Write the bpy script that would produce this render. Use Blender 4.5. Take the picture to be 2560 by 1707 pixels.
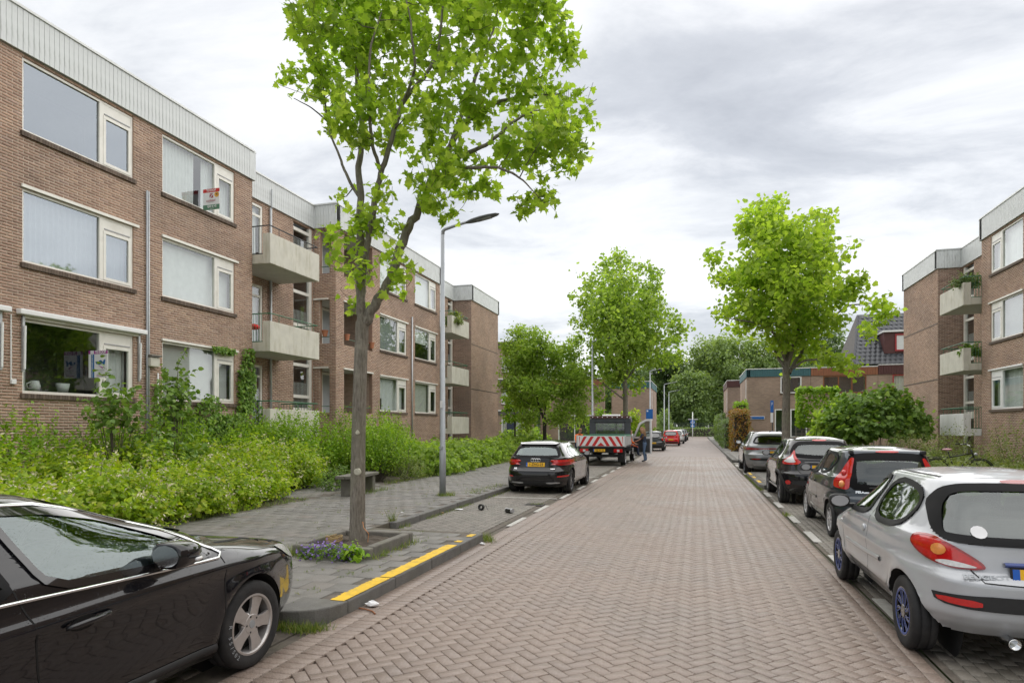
import bpy, bmesh, math, random
import numpy as np
from mathutils import Vector, Matrix
from mathutils.bvhtree import BVHTree
from mathutils.geometry import delaunay_2d_cdt
R = math.radians
random.seed(7); rng = np.random.default_rng(7)
for o in list(bpy.data.objects): bpy.data.objects.remove(o)
scene = bpy.context.scene
COL = scene.collection
# ------------------------------------------------------------------ camera
cam_d = bpy.data.cameras.new('camera'); cam = bpy.data.objects.new('camera', cam_d); COL.objects.link(cam)
scene.camera = cam
YAW = math.atan(460 / 1590.0)
cam_d.sensor_width = 36; cam_d.lens = 36 * 1590 / 2560.0
cam_d.shift_y = (1067 - 853.5) / 2560.0
cam_d.clip_start = 0.05; cam_d.clip_end = 2000
cam.location = (0, 0, 1.80); cam.rotation_euler = (R(90), 0, YAW)
scene.render.resolution_x = 1024; scene.render.resolution_y = 682
# ------------------------------------------------------------------ sky: overcast, streaky cloud deck over a Nishita sky
SUN_EL, SUN_AZ = R(54), R(15)          # azimuth clockwise from +Y
world = bpy.data.worlds.new('World'); scene.world = world; world.use_nodes = True
wn = world.node_tree; wn.nodes.clear()
def W(t, **k):
    n = wn.nodes.new(t)
    for a, b in k.items(): setattr(n, a, b)
    return n
wl = wn.links.new
out = W('ShaderNodeOutputWorld'); bg = W('ShaderNodeBackground'); bg.inputs[1].default_value = 0.1
sky = W('ShaderNodeTexSky', sky_type='NISHITA', sun_disc=False, sun_elevation=SUN_EL, sun_rotation=SUN_AZ)
tc = W('ShaderNodeTexCoord'); sep = W('ShaderNodeSeparateXYZ'); wl(tc.outputs['Generated'], sep.inputs[0])
zz = W('ShaderNodeMath', operation='ADD'); wl(sep.outputs[2], zz.inputs[0]); zz.inputs[1].default_value = 0.16
zm = W('ShaderNodeMath', operation='MAXIMUM'); wl(zz.outputs[0], zm.inputs[0]); zm.inputs[1].default_value = 0.05
dx = W('ShaderNodeMath', operation='DIVIDE'); wl(sep.outputs[0], dx.inputs[0]); wl(zm.outputs[0], dx.inputs[1])
dy = W('ShaderNodeMath', operation='DIVIDE'); wl(sep.outputs[1], dy.inputs[0]); wl(zm.outputs[0], dy.inputs[1])
cmb = W('ShaderNodeCombineXYZ'); wl(dx.outputs[0], cmb.inputs[0]); wl(dy.outputs[0], cmb.inputs[1])
def cloud(rot, sc, loc, detail, rough, scale, dist=0.0):
    m = W('ShaderNodeMapping'); wl(cmb.outputs[0], m.inputs[0])
    m.inputs['Rotation'].default_value = (0, 0, rot); m.inputs['Scale'].default_value = sc; m.inputs['Location'].default_value = loc
    n = W('ShaderNodeTexNoise'); wl(m.outputs[0], n.inputs['Vector'])
    n.inputs['Scale'].default_value = scale; n.inputs['Detail'].default_value = detail; n.inputs['Roughness'].default_value = rough
    n.inputs['Distortion'].default_value = dist
    return n.outputs['Fac']
CLOUD_ROT = R(-56)
c1 = cloud(CLOUD_ROT, (0.30, 1.0, 1), (0.4, 0.2, 0), 4, 0.5, 0.9, 0.3)
c2 = cloud(CLOUD_ROT + 0.3, (0.8, 1.3, 1), (7.7, 0.4, 0), 8, 0.62, 1.9, 0.3)
mx = W('ShaderNodeMath', operation='MULTIPLY_ADD'); wl(c2, mx.inputs[0]); mx.inputs[1].default_value = 0.44
m8 = W('ShaderNodeMath', operation='MULTIPLY'); wl(c1, m8.inputs[0]); m8.inputs[1].default_value = 0.67; wl(m8.outputs[0], mx.inputs[2])
ramp = W('ShaderNodeValToRGB'); wl(mx.outputs[0], ramp.inputs[0])
CL = [(0.37, (1.75, 1.83, 1.98)), (0.48, (2.42, 2.5, 2.64)), (0.55, (3.3, 3.35, 3.42)), (0.61, (3.85, 3.85, 3.83))]
el = ramp.color_ramp.elements
while len(el) < len(CL): el.new(0.5)
for e, (p, c) in zip(el, CL): e.position = p; e.color = (c[0], c[1], c[2], 1)
mixw = W('ShaderNodeMix', data_type='RGBA'); mixw.inputs['Factor'].default_value = 0.94
wl(sky.outputs[0], mixw.inputs['A']); wl(ramp.outputs[0], mixw.inputs['B'])
wl(mixw.outputs['Result'], bg.inputs[0]); wl(bg.outputs[0], out.inputs[0])
# ------------------------------------------------------------------ sun behind the cloud: weak and very soft
sd = bpy.data.lights.new('sun', 'SUN'); sd.energy = 1.5; sd.angle = R(150); sd.color = (1.0, 0.965, 0.91)
sun = bpy.data.objects.new('sun', sd); COL.objects.link(sun)
sv = Vector((math.sin(SUN_AZ) * math.cos(SUN_EL), math.cos(SUN_AZ) * math.cos(SUN_EL), math.sin(SUN_EL)))
sun.rotation_euler = sv.to_track_quat('Z', 'Y').to_euler(); sun.location = (0, 0, 40)
vs = scene.view_settings; vs.view_transform = 'Standard'; vs.look = 'None'; vs.gamma = 1; vs.use_curve_mapping = False
vs.exposure = 1.48
# ------------------------------------------------------------------ helpers
MATS = {}
def link(o, parent=None):
    COL.objects.link(o)
    if parent is not None: o.parent = parent
    return o
def tag(o, label=None, cat=None, group=None, kind=None):
    if label: o['label'] = label
    if cat: o['category'] = cat
    if group: o['group'] = group
    if kind: o['kind'] = kind
    return o
def empty(name, loc=(0, 0, 0), rz=0, label=None, cat=None, group=None):
    o = bpy.data.objects.new(name, None); o.empty_display_size = 0.2
    o.location = loc; o.rotation_euler = (0, 0, rz); COL.objects.link(o)
    return tag(o, label, cat, group)
def attach(o, parent):
    """parent o (vertices given in world space) to an Empty that stands elsewhere"""
    o.parent = parent
    p = parent; loc = Vector((0, 0, 0))
    while p is not None: loc += Vector(p.location); p = p.parent
    if parent.type == 'EMPTY': o.matrix_parent_inverse = Matrix.Translation(-loc)
    return o
def np_mesh(name, V, F, mats=(), fm=None, rnd=None, smooth=False):
    """V (n,3); F (m,k) int array, one polygon size"""
    V = np.asarray(V, np.float32); F = np.asarray(F, np.int32)
    me = bpy.data.meshes.new(name); m, k = F.shape
    me.vertices.add(len(V)); me.vertices.foreach_set('co', V.ravel())
    me.loops.add(m * k); me.loops.foreach_set('vertex_index', F.ravel())
    me.polygons.add(m); me.polygons.foreach_set('loop_start', np.arange(0, m * k, k, dtype=np.int32))
    me.polygons.foreach_set('loop_total', np.full(m, k, np.int32))
    if fm is not None: me.polygons.foreach_set('material_index', np.asarray(fm, np.int32))
    if smooth: me.polygons.foreach_set('use_smooth', np.ones(m, bool))
    for t in mats: me.materials.append(MATS[t] if isinstance(t, str) else t)
    me.update(calc_edges=True)
    if rnd is not None:
        a = me.attributes.new('rnd', 'FLOAT', 'FACE'); a.data.foreach_set('value', np.asarray(rnd, np.float32))
    return me
def obj(name, me, parent=None):
    return link(bpy.data.objects.new(name, me), parent)
class MB:
    """collects boxes, tubes, lathes and prisms; build() links them as one mesh object"""
    def __init__(s, T=None): s.v = []; s.f = []; s.m = []; s.T = T; s.mi = 0
    def add(s, vs, fs):
        b = len(s.v); s.v += [s.T(*p) for p in vs] if s.T else [tuple(p) for p in vs]
        s.f += [tuple(b + i for i in f) for f in fs]; s.m += [s.mi] * len(fs); return s
    def box(s, x0, x1, y0, y1, z0, z1):
        return s.add([(x0, y0, z0), (x1, y0, z0), (x1, y1, z0), (x0, y1, z0), (x0, y0, z1), (x1, y0, z1), (x1, y1, z1), (x0, y1, z1)],
                     [(0, 3, 2, 1), (4, 5, 6, 7), (0, 1, 5, 4), (1, 2, 6, 5), (2, 3, 7, 6), (3, 0, 4, 7)])
    def obox(s, M, sx, sy, sz):
        vs = [M @ Vector((a * sx / 2, b * sy / 2, c * sz / 2)) for c in (-1, 1) for a, b in ((-1, -1), (1, -1), (1, 1), (-1, 1))]
        return s.add(vs, [(0, 3, 2, 1), (4, 5, 6, 7), (0, 1, 5, 4), (1, 2, 6, 5), (2, 3, 7, 6), (3, 0, 4, 7)])
    def tube(s, pts, rad, n=8, caps=True):
        pts = [Vector(p) for p in pts]; N = len(pts)
        if not hasattr(rad, '__len__'): rad = [rad] * N
        ref = None; vs = []
        for i, p in enumerate(pts):
            t = (pts[min(i + 1, N - 1)] - pts[max(i - 1, 0)])
            t = t.normalized() if t.length > 1e-9 else Vector((0, 0, 1))
            if ref is None: ref = t.orthogonal().normalized()
            a = (ref - t * ref.dot(t)); a = a.normalized() if a.length > 1e-6 else t.orthogonal().normalized()
            ref = a; b = t.cross(a)
            for k in range(n):
                an = 2 * math.pi * k / n; vs.append(p + (a * math.cos(an) + b * math.sin(an)) * rad[i])
        fs = [(i * n + k, i * n + (k + 1) % n, (i + 1) * n + (k + 1) % n, (i + 1) * n + k) for i in range(N - 1) for k in range(n)]
        if caps: fs += [tuple(range(n - 1, -1, -1)), tuple(range((N - 1) * n, N * n))]
        return s.add(vs, fs)
    def lathe(s, prof, n=24, M=None, close=False):
        """prof: (r, h) pairs turned about the local z axis"""
        M = M or Matrix(); vs = []; K = len(prof)
        for r, h in prof:
            for k in range(n):
                a = 2 * math.pi * k / n; vs.append(M @ Vector((r * math.cos(a), r * math.sin(a), h)))
        fs = [(i * n + k, i * n + (k + 1) % n, ((i + 1) % K) * n + (k + 1) % n, ((i + 1) % K) * n + k) for i in range(K if close else K - 1) for k in range(n)]
        return s.add(vs, fs)
    def prism(s, poly, h0, h1, M=None):
        """poly in local xy, extruded along local z"""
        M = M or Matrix(); n = len(poly)
        vs = [M @ Vector((x, y, h0)) for x, y in poly] + [M @ Vector((x, y, h1)) for x, y in poly]
        return s.add(vs, [tuple(range(n - 1, -1, -1)), tuple(range(n, 2 * n))] + [(i, (i + 1) % n, n + (i + 1) % n, n + i) for i in range(n)])
    def sphere(s, c, r, n=10, m=7, sc=(1, 1, 1)):
        vs = []
        for j in range(m + 1):
            ph = math.pi * j / m
            for k in range(n):
                a = 2 * math.pi * k / n
                vs.append((c[0] + r * sc[0] * math.sin(ph) * math.cos(a), c[1] + r * sc[1] * math.sin(ph) * math.sin(a), c[2] + r * sc[2] * math.cos(ph)))
        return s.add(vs, [(j * n + k, (j + 1) * n + k, (j + 1) * n + (k + 1) % n, j * n + (k + 1) % n) for j in range(m) for k in range(n)])
    def mesh(s, name, mats, smooth=False):
        me = bpy.data.meshes.new(name); me.from_pydata(s.v, [], s.f)
        for t in ([mats] if isinstance(mats, str) else mats): me.materials.append(MATS[t])
        if any(s.m): me.polygons.foreach_set('material_index', s.m)
        bm = bmesh.new(); bm.from_mesh(me); bmesh.ops.recalc_face_normals(bm, faces=bm.faces)
        bm.to_mesh(me); bm.free()
        if smooth: me.polygons.foreach_set('use_smooth', [True] * len(me.polygons))
        me.update(); return me
    def build(s, name, mats, parent=None, smooth=False, bev=0, world=False, sharp=None):
        o = bpy.data.objects.new(name, s.mesh(name, mats, smooth)); COL.objects.link(o)
        if parent is not None:
            if world: attach(o, parent)
            else: o.parent = parent
        if bev:
            b = o.modifiers.new('bevel', 'BEVEL'); b.width = bev; b.segments = 2; b.limit_method = 'ANGLE'; b.angle_limit = R(40)
        if sharp: o.data.set_sharp_from_angle(angle=R(sharp))
        return o
def text_mesh(name, body, size, mat, depth=0.001, align='CENTER', bold=0.0, sx=1.0):
    c = bpy.data.curves.new(name, 'FONT'); c.body = body; c.size = size; c.extrude = depth; c.offset = bold
    c.align_x = align; c.align_y = 'CENTER'; c.resolution_u = 3
    t = bpy.data.objects.new('tmp', c); COL.objects.link(t)
    dg = bpy.context.evaluated_depsgraph_get(); dg.update()
    me = bpy.data.meshes.new_from_object(t.evaluated_get(dg)); bpy.data.objects.remove(t); bpy.data.curves.remove(c)
    me.name = name; me.materials.clear(); me.materials.append(MATS[mat])
    if sx != 1.0: me.transform(Matrix.Diagonal((sx, 1, 1, 1)))
    return me
def text(name, body, size, mat, M, parent, depth=0.001, align='CENTER', bold=0.0, sx=1.0, world=False):
    me = text_mesh(name, body, size, mat, depth, align, bold, sx); me.transform(M)
    o = bpy.data.objects.new(name, me); COL.objects.link(o)
    if world: attach(o, parent)
    else: o.parent = parent
    return o
def copy_tree(o, parent=None):
    c = o.copy(); COL.objects.link(c); c.parent = parent
    for ch in list(o.children): copy_tree(ch, c)
    return c
# ------------------------------------------------------------------ materials
def nodes(name):
    m = bpy.data.materials.new(name); m.use_nodes = True; MATS[name] = m
    nt = m.node_tree; return m, nt, nt.nodes['Principled BSDF'], nt.links.new
def rgb(c): return (c[0], c[1], c[2], 1)
def noise(nt, scale, detail=4, rough=0.55, coord='Object', stretch=None, w=None):
    t = nt.nodes.new('ShaderNodeTexCoord'); n = nt.nodes.new('ShaderNodeTexNoise')
    n.inputs['Scale'].default_value = scale; n.inputs['Detail'].default_value = detail; n.inputs['Roughness'].default_value = rough
    if stretch:
        mp = nt.nodes.new('ShaderNodeMapping'); mp.inputs['Scale'].default_value = stretch
        nt.links.new(t.outputs[coord], mp.inputs[0]); nt.links.new(mp.outputs[0], n.inputs['Vector'])
    else: nt.links.new(t.outputs[coord], n.inputs['Vector'])
    return n.outputs['Fac']
def rampn(nt, fac, stops):
    r = nt.nodes.new('ShaderNodeValToRGB'); nt.links.new(fac, r.inputs[0]); e = r.color_ramp.elements
    while len(e) < len(stops): e.new(0.5)
    for k, (p, c) in zip(e, stops):
        k.position = p; k.color = rgb(c) if hasattr(c, '__len__') else (c, c, c, 1)
    return r.outputs[0]
def mixc(nt, fac, a, b, mode='MIX'):
    m = nt.nodes.new('ShaderNodeMix'); m.data_type = 'RGBA'; m.blend_type = mode
    for sock, v in ((m.inputs['Factor'], fac), (m.inputs['A'], a), (m.inputs['B'], b)):
        if isinstance(v, (int, float)): sock.default_value = v
        elif hasattr(v, 'links') or hasattr(v, 'is_linked'): nt.links.new(v, sock)
        else: sock.default_value = rgb(v)
    return m.outputs['Result']
def bumpn(nt, p, h, strength=0.3, dist=0.01):
    b = nt.nodes.new('ShaderNodeBump'); b.inputs['Strength'].default_value = strength; b.inputs['Distance'].default_value = dist
    nt.links.new(h, b.inputs['Height']); nt.links.new(b.outputs[0], p.inputs['Normal'])
def mat(name, col, rough=0.6, var=0.12, scale=6, bump=0.0, bscale=None, metal=0.0, spec=0.5, stain=None, stain_scale=1.2, stain_amt=0.5, streak=False, coat=0.0, fine=0.0):
    m, nt, p, L = nodes(name)
    a = [max(0, c * (1 - var)) for c in col]; b = [min(1, c * (1 + var)) for c in col]
    c = rampn(nt, noise(nt, scale), [(0.3, a), (0.7, b)])
    if stain:
        f = rampn(nt, noise(nt, stain_scale, 6, 0.65, stretch=(3, 3, 0.6) if streak else None), [(0.5, 0.0), (0.72, stain_amt)])
        c = mixc(nt, f, c, stain)
    if fine:
        f = rampn(nt, noise(nt, 160, 2, 0.6), [(0.35, 1 - fine), (0.65, 1 + fine)]); c = mixc(nt, 1.0, c, f, 'MULTIPLY')
    L(c, p.inputs['Base Color']); p.inputs['Roughness'].default_value = rough; p.inputs['Metallic'].default_value = metal
    p.inputs['Specular IOR Level'].default_value = spec
    if coat: p.inputs['Coat Weight'].default_value = coat; p.inputs['Coat Roughness'].default_value = 0.03
    if bump: bumpn(nt, p, noise(nt, bscale or scale * 6), bump, 0.01)
    return m
def rnd_fac(nt):
    """one random number per piece: face attribute on joined pieces, object random on single ones"""
    a = nt.nodes.new('ShaderNodeAttribute'); a.attribute_name = 'rnd'
    o = nt.nodes.new('ShaderNodeObjectInfo')
    s = nt.nodes.new('ShaderNodeMath'); s.operation = 'ADD'; nt.links.new(a.outputs['Fac'], s.inputs[0]); nt.links.new(o.outputs['Random'], s.inputs[1])
    f = nt.nodes.new('ShaderNodeMath'); f.operation = 'FRACT'; nt.links.new(s.outputs[0], f.inputs[0]); return f.outputs[0]
def mat_pieces(name, stops, rough=0.8, grain=0.15, gscale=90, bump=0.3, blotch=None, bl_scale=0.6, bl_amt=0.4, spec=0.4, wet=0.0, speck=None):
    m, nt, p, L = nodes(name)
    c = rampn(nt, rnd_fac(nt), stops)
    g = noise(nt, gscale, 3, 0.7, coord='Generated' if False else 'Object')
    c = mixc(nt, 1.0, c, rampn(nt, g, [(0.3, 1 - grain), (0.7, 1 + grain)]), 'MULTIPLY')
    if speck:
        c = mixc(nt, rampn(nt, noise(nt, gscale * 1.7, 1, 0.5), [(0.60, 0.0), (0.68, 0.75)]), c, speck)
    if blotch:
        geo = nt.nodes.new('ShaderNodeNewGeometry'); n = nt.nodes.new('ShaderNodeTexNoise'); n.inputs['Scale'].default_value = bl_scale
        n.inputs['Detail'].default_value = 6; n.inputs['Roughness'].default_value = 0.62; L(geo.outputs['Position'], n.inputs['Vector'])
        c = mixc(nt, rampn(nt, n.outputs['Fac'], [(0.45, 0.0), (0.68, bl_amt)]), c, blotch)
        if wet:
            L(rampn(nt, n.outputs['Fac'], [(0.38, rough), (0.62, rough - wet)]), p.inputs['Roughness'])
    L(c, p.inputs['Base Color'])
    if not wet: p.inputs['Roughness'].default_value = rough
    p.inputs['Specular IOR Level'].default_value = spec
    if bump: bumpn(nt, p, g, bump, 0.004)
    return m
def mat_leaf(name, stops, trans=0.35, rough=0.45, tint=(1.3, 1.3, 0.5)):
    m, nt, p, L = nodes(name)
    c = rampn(nt, rnd_fac(nt), stops)
    c = mixc(nt, 1.0, c, rampn(nt, noise(nt, 1.1, 3), [(0.35, 0.82), (0.65, 1.15)]), 'MULTIPLY')
    L(c, p.inputs['Base Color']); p.inputs['Roughness'].default_value = rough; p.inputs['Specular IOR Level'].default_value = 0.35
    t = nt.nodes.new('ShaderNodeBsdfTranslucent'); L(mixc(nt, 1.0, c, tint, 'MULTIPLY'), t.inputs['Color'])
    ms = nt.nodes.new('ShaderNodeMixShader'); ms.inputs[0].default_value = trans
    L(p.outputs[0], ms.inputs[1]); L(t.outputs[0], ms.inputs[2]); L(ms.outputs[0], nt.nodes['Material Output'].inputs['Surface'])
    return m
def mat_glass(name, tint=(0.6, 0.68, 0.66), refl=0.12, rough=0.02, gcol=(1, 1, 1), drops=False):
    m, nt, p, L = nodes(name); nt.nodes.remove(p)
    t = nt.nodes.new('ShaderNodeBsdfTransparent'); t.inputs[0].default_value = rgb(tint)
    g = nt.nodes.new('ShaderNodeBsdfGlossy'); g.inputs['Roughness'].default_value = rough; g.inputs[0].default_value = rgb(gcol)
    gm = nt.nodes.new('ShaderNodeNewGeometry'); dt = nt.nodes.new('ShaderNodeVectorMath'); dt.operation = 'DOT_PRODUCT'; L(gm.outputs['Incoming'], dt.inputs[0]); L(gm.outputs['Normal'], dt.inputs[1])
    def mt(op, x, y): q = nt.nodes.new('ShaderNodeMath'); q.operation = op; q.use_clamp = op == 'ADD'; [L(v, q.inputs[i]) if hasattr(v, 'is_linked') else setattr(q.inputs[i], 'default_value', v) for i, v in enumerate((x, y))]; return q.outputs[0]
    fr = mt('POWER', mt('SUBTRACT', 1.0, mt('ABSOLUTE', dt.outputs['Value'], 0.0)), 5.0); a = nt.nodes.new('ShaderNodeMath'); a.operation = 'MULTIPLY_ADD'; a.use_clamp = True; L(fr, a.inputs[0]); a.inputs[1].default_value = 1.0 - refl - .05; a.inputs[2].default_value = refl + .05
    ms = nt.nodes.new('ShaderNodeMixShader'); L(a.outputs[0], ms.inputs[0]); L(t.outputs[0], ms.inputs[1]); L(g.outputs[0], ms.inputs[2])
    if drops:
        tcn = nt.nodes.new('ShaderNodeTexCoord'); v = nt.nodes.new('ShaderNodeTexVoronoi'); v.inputs['Scale'].default_value = 75; L(tcn.outputs['Object'], v.inputs['Vector'])
        b = nt.nodes.new('ShaderNodeBump'); b.inputs['Strength'].default_value = 0.35; b.inputs['Distance'].default_value = 0.004
        L(rampn(nt, v.outputs['Distance'], [(0.0, 1.0), (0.22, 0.0)]), b.inputs['Height']); L(b.outputs[0], g.inputs['Normal'])
    L(ms.outputs[0], nt.nodes['Material Output'].inputs['Surface']); return m
def mat_paint(name, col, rough=0.25, metal=0.0, flake=0.0, dirt=(0.16, 0.14, 0.12), dirt_z=0.55, dirt_amt=0.35, drops=False, coat=1.0, moss=None):
    m, nt, p, L = nodes(name)
    c = rampn(nt, noise(nt, 3), [(0.3, [k * 0.94 for k in col]), (0.7, [min(1, k * 1.05) for k in col])])
    t = nt.nodes.new('ShaderNodeTexCoord'); s = nt.nodes.new('ShaderNodeSeparateXYZ'); L(t.outputs['Object'], s.inputs[0])
    # road grime thrown up over the sills
    zr = rampn(nt, s.outputs[2], [(0.12, 1.0), (dirt_z, 0.0)])
    n = rampn(nt, noise(nt, 9, 5, 0.7, stretch=(1, 1, 0.35)), [(0.35, 0.2), (0.65, 1.0)])
    c = mixc(nt, mixc(nt, 1.0, mixc(nt, 1.0, zr, n, 'MULTIPLY'), (dirt_amt,) * 3, 'MULTIPLY'), c, dirt)
    if moss:
        g = nt.nodes.new('ShaderNodeNewGeometry'); sn = nt.nodes.new('ShaderNodeSeparateXYZ'); L(g.outputs['Normal'], sn.inputs[0])
        up = rampn(nt, sn.outputs[2], [(0.75, 0.0), (0.93, 0.8)])
        c = mixc(nt, mixc(nt, 1.0, up, rampn(nt, noise(nt, 25, 5, 0.7), [(0.3, 0.35), (0.6, 1.0)]), 'MULTIPLY'), c, moss)
    L(c, p.inputs['Base Color']); p.inputs['Metallic'].default_value = metal; p.inputs['Roughness'].default_value = rough
    p.inputs['Coat Weight'].default_value = coat; p.inputs['Coat Roughness'].default_value = 0.03; p.inputs['Specular IOR Level'].default_value = 0.15
    if drops:
        v = nt.nodes.new('ShaderNodeTexVoronoi'); v.inputs['Scale'].default_value = 80; L(t.outputs['Object'], v.inputs['Vector'])
        h = rampn(nt, v.outputs['Distance'], [(0.0, 1.0), (0.24, 0.0)])
        b = nt.nodes.new('ShaderNodeBump'); b.inputs['Strength'].default_value = 0.45; b.inputs['Distance'].default_value = 0.003
        L(mixc(nt, 1.0, h, rampn(nt, noise(nt, 14, 3), [(0.5, 0.0), (0.62, 1.0)]), 'MULTIPLY'), b.inputs['Height']); L(b.outputs[0], p.inputs['Normal']); L(b.outputs[0], p.inputs['Coat Normal'])
    return m
mat_pieces('road_brick', [(0, (0.19, 0.142, 0.115)), (0.35, (0.207, 0.156, 0.127)), (0.7, (0.222, 0.169, 0.138)), (1, (0.2, 0.155, 0.131))], 0.56, 0.45, 70, 0.4, (0.13, 0.103, 0.09), 0.3, 0.6, 0.5, 0.2, speck=(0.40, 0.36, 0.32))
mat_pieces('bay_brick', [(0, (0.12, 0.108, 0.092)), (0.5, (0.155, 0.14, 0.12)), (1, (0.185, 0.165, 0.142))], 0.7, 0.18, 90, 0.4, (0.15, 0.145, 0.115), 0.5, 0.5, 0.4, 0.12, speck=(0.4, 0.38, 0.34))
mat_pieces('walk_tile', [(0, (0.125, 0.119, 0.109)), (0.4, (0.15, 0.143, 0.13)), (0.8, (0.172, 0.163, 0.147)), (1, (0.16, 0.14, 0.122))], 0.68, 0.18, 80, 0.4, (0.11, 0.10, 0.082), 0.7, 0.5, 0.4, 0.14, speck=(0.36, 0.35, 0.33))
mat('joint', (0.115, 0.098, 0.08), 0.95, 0.3, 12, 0.4, 60, stain=(0.07, 0.08, 0.03), stain_scale=1.5)
mat('soil', (0.075, 0.06, 0.045), 0.95, 0.3, 9, 0.8, 40)
mat('grass_ground', (0.07, 0.105, 0.03), 0.95, 0.3, 4, 0.6, 60)
mat('kerb', (0.135, 0.131, 0.122), 0.8, 0.15, 7, 0.4, 90, stain=(0.1, 0.095, 0.06), stain_amt=0.5, fine=0.25)
mat('yellow_paint', (0.70, 0.44, 0.012), 0.65, 0.08, 9, 0.5, 70, stain=(0.26, 0.19, 0.06), stain_scale=7, stain_amt=0.6, fine=0.15)
mat('white_mark', (0.44, 0.43, 0.40), 0.7, 0.12, 14, 0.2, 80, stain=(0.3, 0.28, 0.25), stain_scale=6, stain_amt=0.6)
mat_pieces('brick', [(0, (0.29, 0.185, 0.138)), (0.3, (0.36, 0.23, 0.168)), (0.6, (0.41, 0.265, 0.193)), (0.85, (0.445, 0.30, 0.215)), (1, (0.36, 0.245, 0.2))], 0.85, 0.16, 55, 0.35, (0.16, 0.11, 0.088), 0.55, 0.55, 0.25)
mat_pieces('brick_shaded', [(0, (0.19, 0.118, 0.092)), (0.35, (0.26, 0.165, 0.125)), (0.7, (0.31, 0.2, 0.15)), (1, (0.34, 0.225, 0.175))], 0.85, 0.16, 55, 0.35, (0.13, 0.095, 0.08), 0.45, 0.6, 0.25)  # same brick, shade of the camera-facing returns put into the colour
mat('mortar', (0.53, 0.445, 0.36), 0.95, 0.15, 10, 0.4, 80, stain=(0.27, 0.21, 0.165), stain_scale=0.8, stain_amt=0.55)
mat_pieces('sill_brick', [(0, (0.085, 0.062, 0.047)), (0.5, (0.12, 0.09, 0.068)), (1, (0.155, 0.115, 0.088))], 0.8, 0.2, 60, 0.4)
def mat_brickwall(name, c1, c2, mort, scale=1.0):
    m, nt, p, L = nodes(name); t = nt.nodes.new('ShaderNodeTexCoord'); mp = nt.nodes.new('ShaderNodeMapping')
    g = nt.nodes.new('ShaderNodeNewGeometry'); s = nt.nodes.new('ShaderNodeSeparateXYZ'); L(g.outputs['Position'], s.inputs[0])
    a = nt.nodes.new('ShaderNodeMath'); L(s.outputs[0], a.inputs[0]); L(s.outputs[1], a.inputs[1])
    c = nt.nodes.new('ShaderNodeCombineXYZ'); L(a.outputs[0], c.inputs[0]); L(s.outputs[2], c.inputs[1])
    b = nt.nodes.new('ShaderNodeTexBrick'); L(c.outputs[0], b.inputs['Vector']); b.inputs['Scale'].default_value = 1
    b.inputs['Brick Width'].default_value = 0.22; b.inputs['Row Height'].default_value = 0.0625; b.inputs['Mortar Size'].default_value = 0.006
    b.inputs['Color1'].default_value = rgb(c1); b.inputs['Color2'].default_value = rgb(c2); b.inputs['Mortar'].default_value = rgb(mort)
    n = nt.nodes.new('ShaderNodeTexNoise'); n.inputs['Scale'].default_value = 0.6; n.inputs['Detail'].default_value = 6; L(g.outputs['Position'], n.inputs['Vector'])
    L(mixc(nt, 1.0, b.outputs[0], rampn(nt, n.outputs['Fac'], [(0.35, 0.78), (0.65, 1.12)]), 'MULTIPLY'), p.inputs['Base Color']); p.inputs['Roughness'].default_value = 0.9
    bumpn(nt, p, b.outputs['Fac'], -0.4, 0.006)
mat_brickwall('house_brick', (0.36, 0.25, 0.19), (0.27, 0.19, 0.145), (0.36, 0.30, 0.245))
mat('white_frame', (0.74, 0.72, 0.66), 0.45, 0.05, 4, stain=(0.5, 0.46, 0.38), stain_scale=3, stain_amt=0.35)
mat('white_plastic', (0.78, 0.78, 0.77), 0.35, 0.03)
mat('fascia', (0.58, 0.60, 0.595), 0.55, 0.06, 2.5, 0.1, 30, stain=(0.24, 0.25, 0.23), stain_scale=5, stain_amt=0.55, streak=True)
mat('fascia_trim', (0.55, 0.56, 0.55), 0.4, 0.06, 3, metal=0.2)
mat('concrete', (0.57, 0.55, 0.475), 0.85, 0.07, 3, 0.25, 50, stain=(0.36, 0.33, 0.22), stain_scale=2.2, stain_amt=0.65, streak=True)
mat('concrete_white', (0.72, 0.72, 0.70), 0.8, 0.05, 3, 0.2, 50, stain=(0.5, 0.49, 0.42), stain_scale=2.2, stain_amt=0.5, streak=True)
mat('concrete_old', (0.155, 0.145, 0.125), 0.9, 0.25, 5, 0.6, 40, stain=(0.085, 0.095, 0.04), stain_scale=2.5, stain_amt=0.75, fine=0.2)
mat('soffit', (0.5, 0.49, 0.44), 0.85, 0.08)
mat('rail_black', (0.035, 0.037, 0.04), 0.5, 0.2, 20)
mat('rail_green', (0.055, 0.16, 0.085), 0.5, 0.2, 20)
mat('galv', (0.47, 0.49, 0.5), 0.5, 0.1, 8, metal=0.6)
mat('pipe_grey', (0.34, 0.36, 0.38), 0.5, 0.1, 8)
mat('lamp_grey', (0.33, 0.35, 0.37), 0.45, 0.08, 5, metal=0.35)
mat('lamp_dark', (0.13, 0.14, 0.15), 0.5, 0.1, 5)
mat('room', (0.115, 0.115, 0.11), 0.9, 0.3, 1.5)
mat('room_dark', (0.075, 0.082, 0.08), 0.9, 0.3, 1.5)
mat('blind', (0.66, 0.67, 0.65), 0.7, 0.04)
mat('blind_grey', (0.33, 0.35, 0.36), 0.7, 0.05)
mat('curtain', (0.68, 0.69, 0.68), 0.85, 0.05)
mat('curtain_cream', (0.6, 0.6, 0.54), 0.85, 0.06)
mat_glass('window_glass', (0.82, 0.86, 0.85), 0.07, 0.02, (0.93, 0.96, 1.0))
mat_glass('window_mirror', (0.6, 0.63, 0.65), 0.30, 0.03, (0.5, 0.55, 0.61))
mat_glass('car_glass', (0.46, 0.54, 0.52), 0.07, 0.02, (0.92, 0.97, 0.97))
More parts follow.
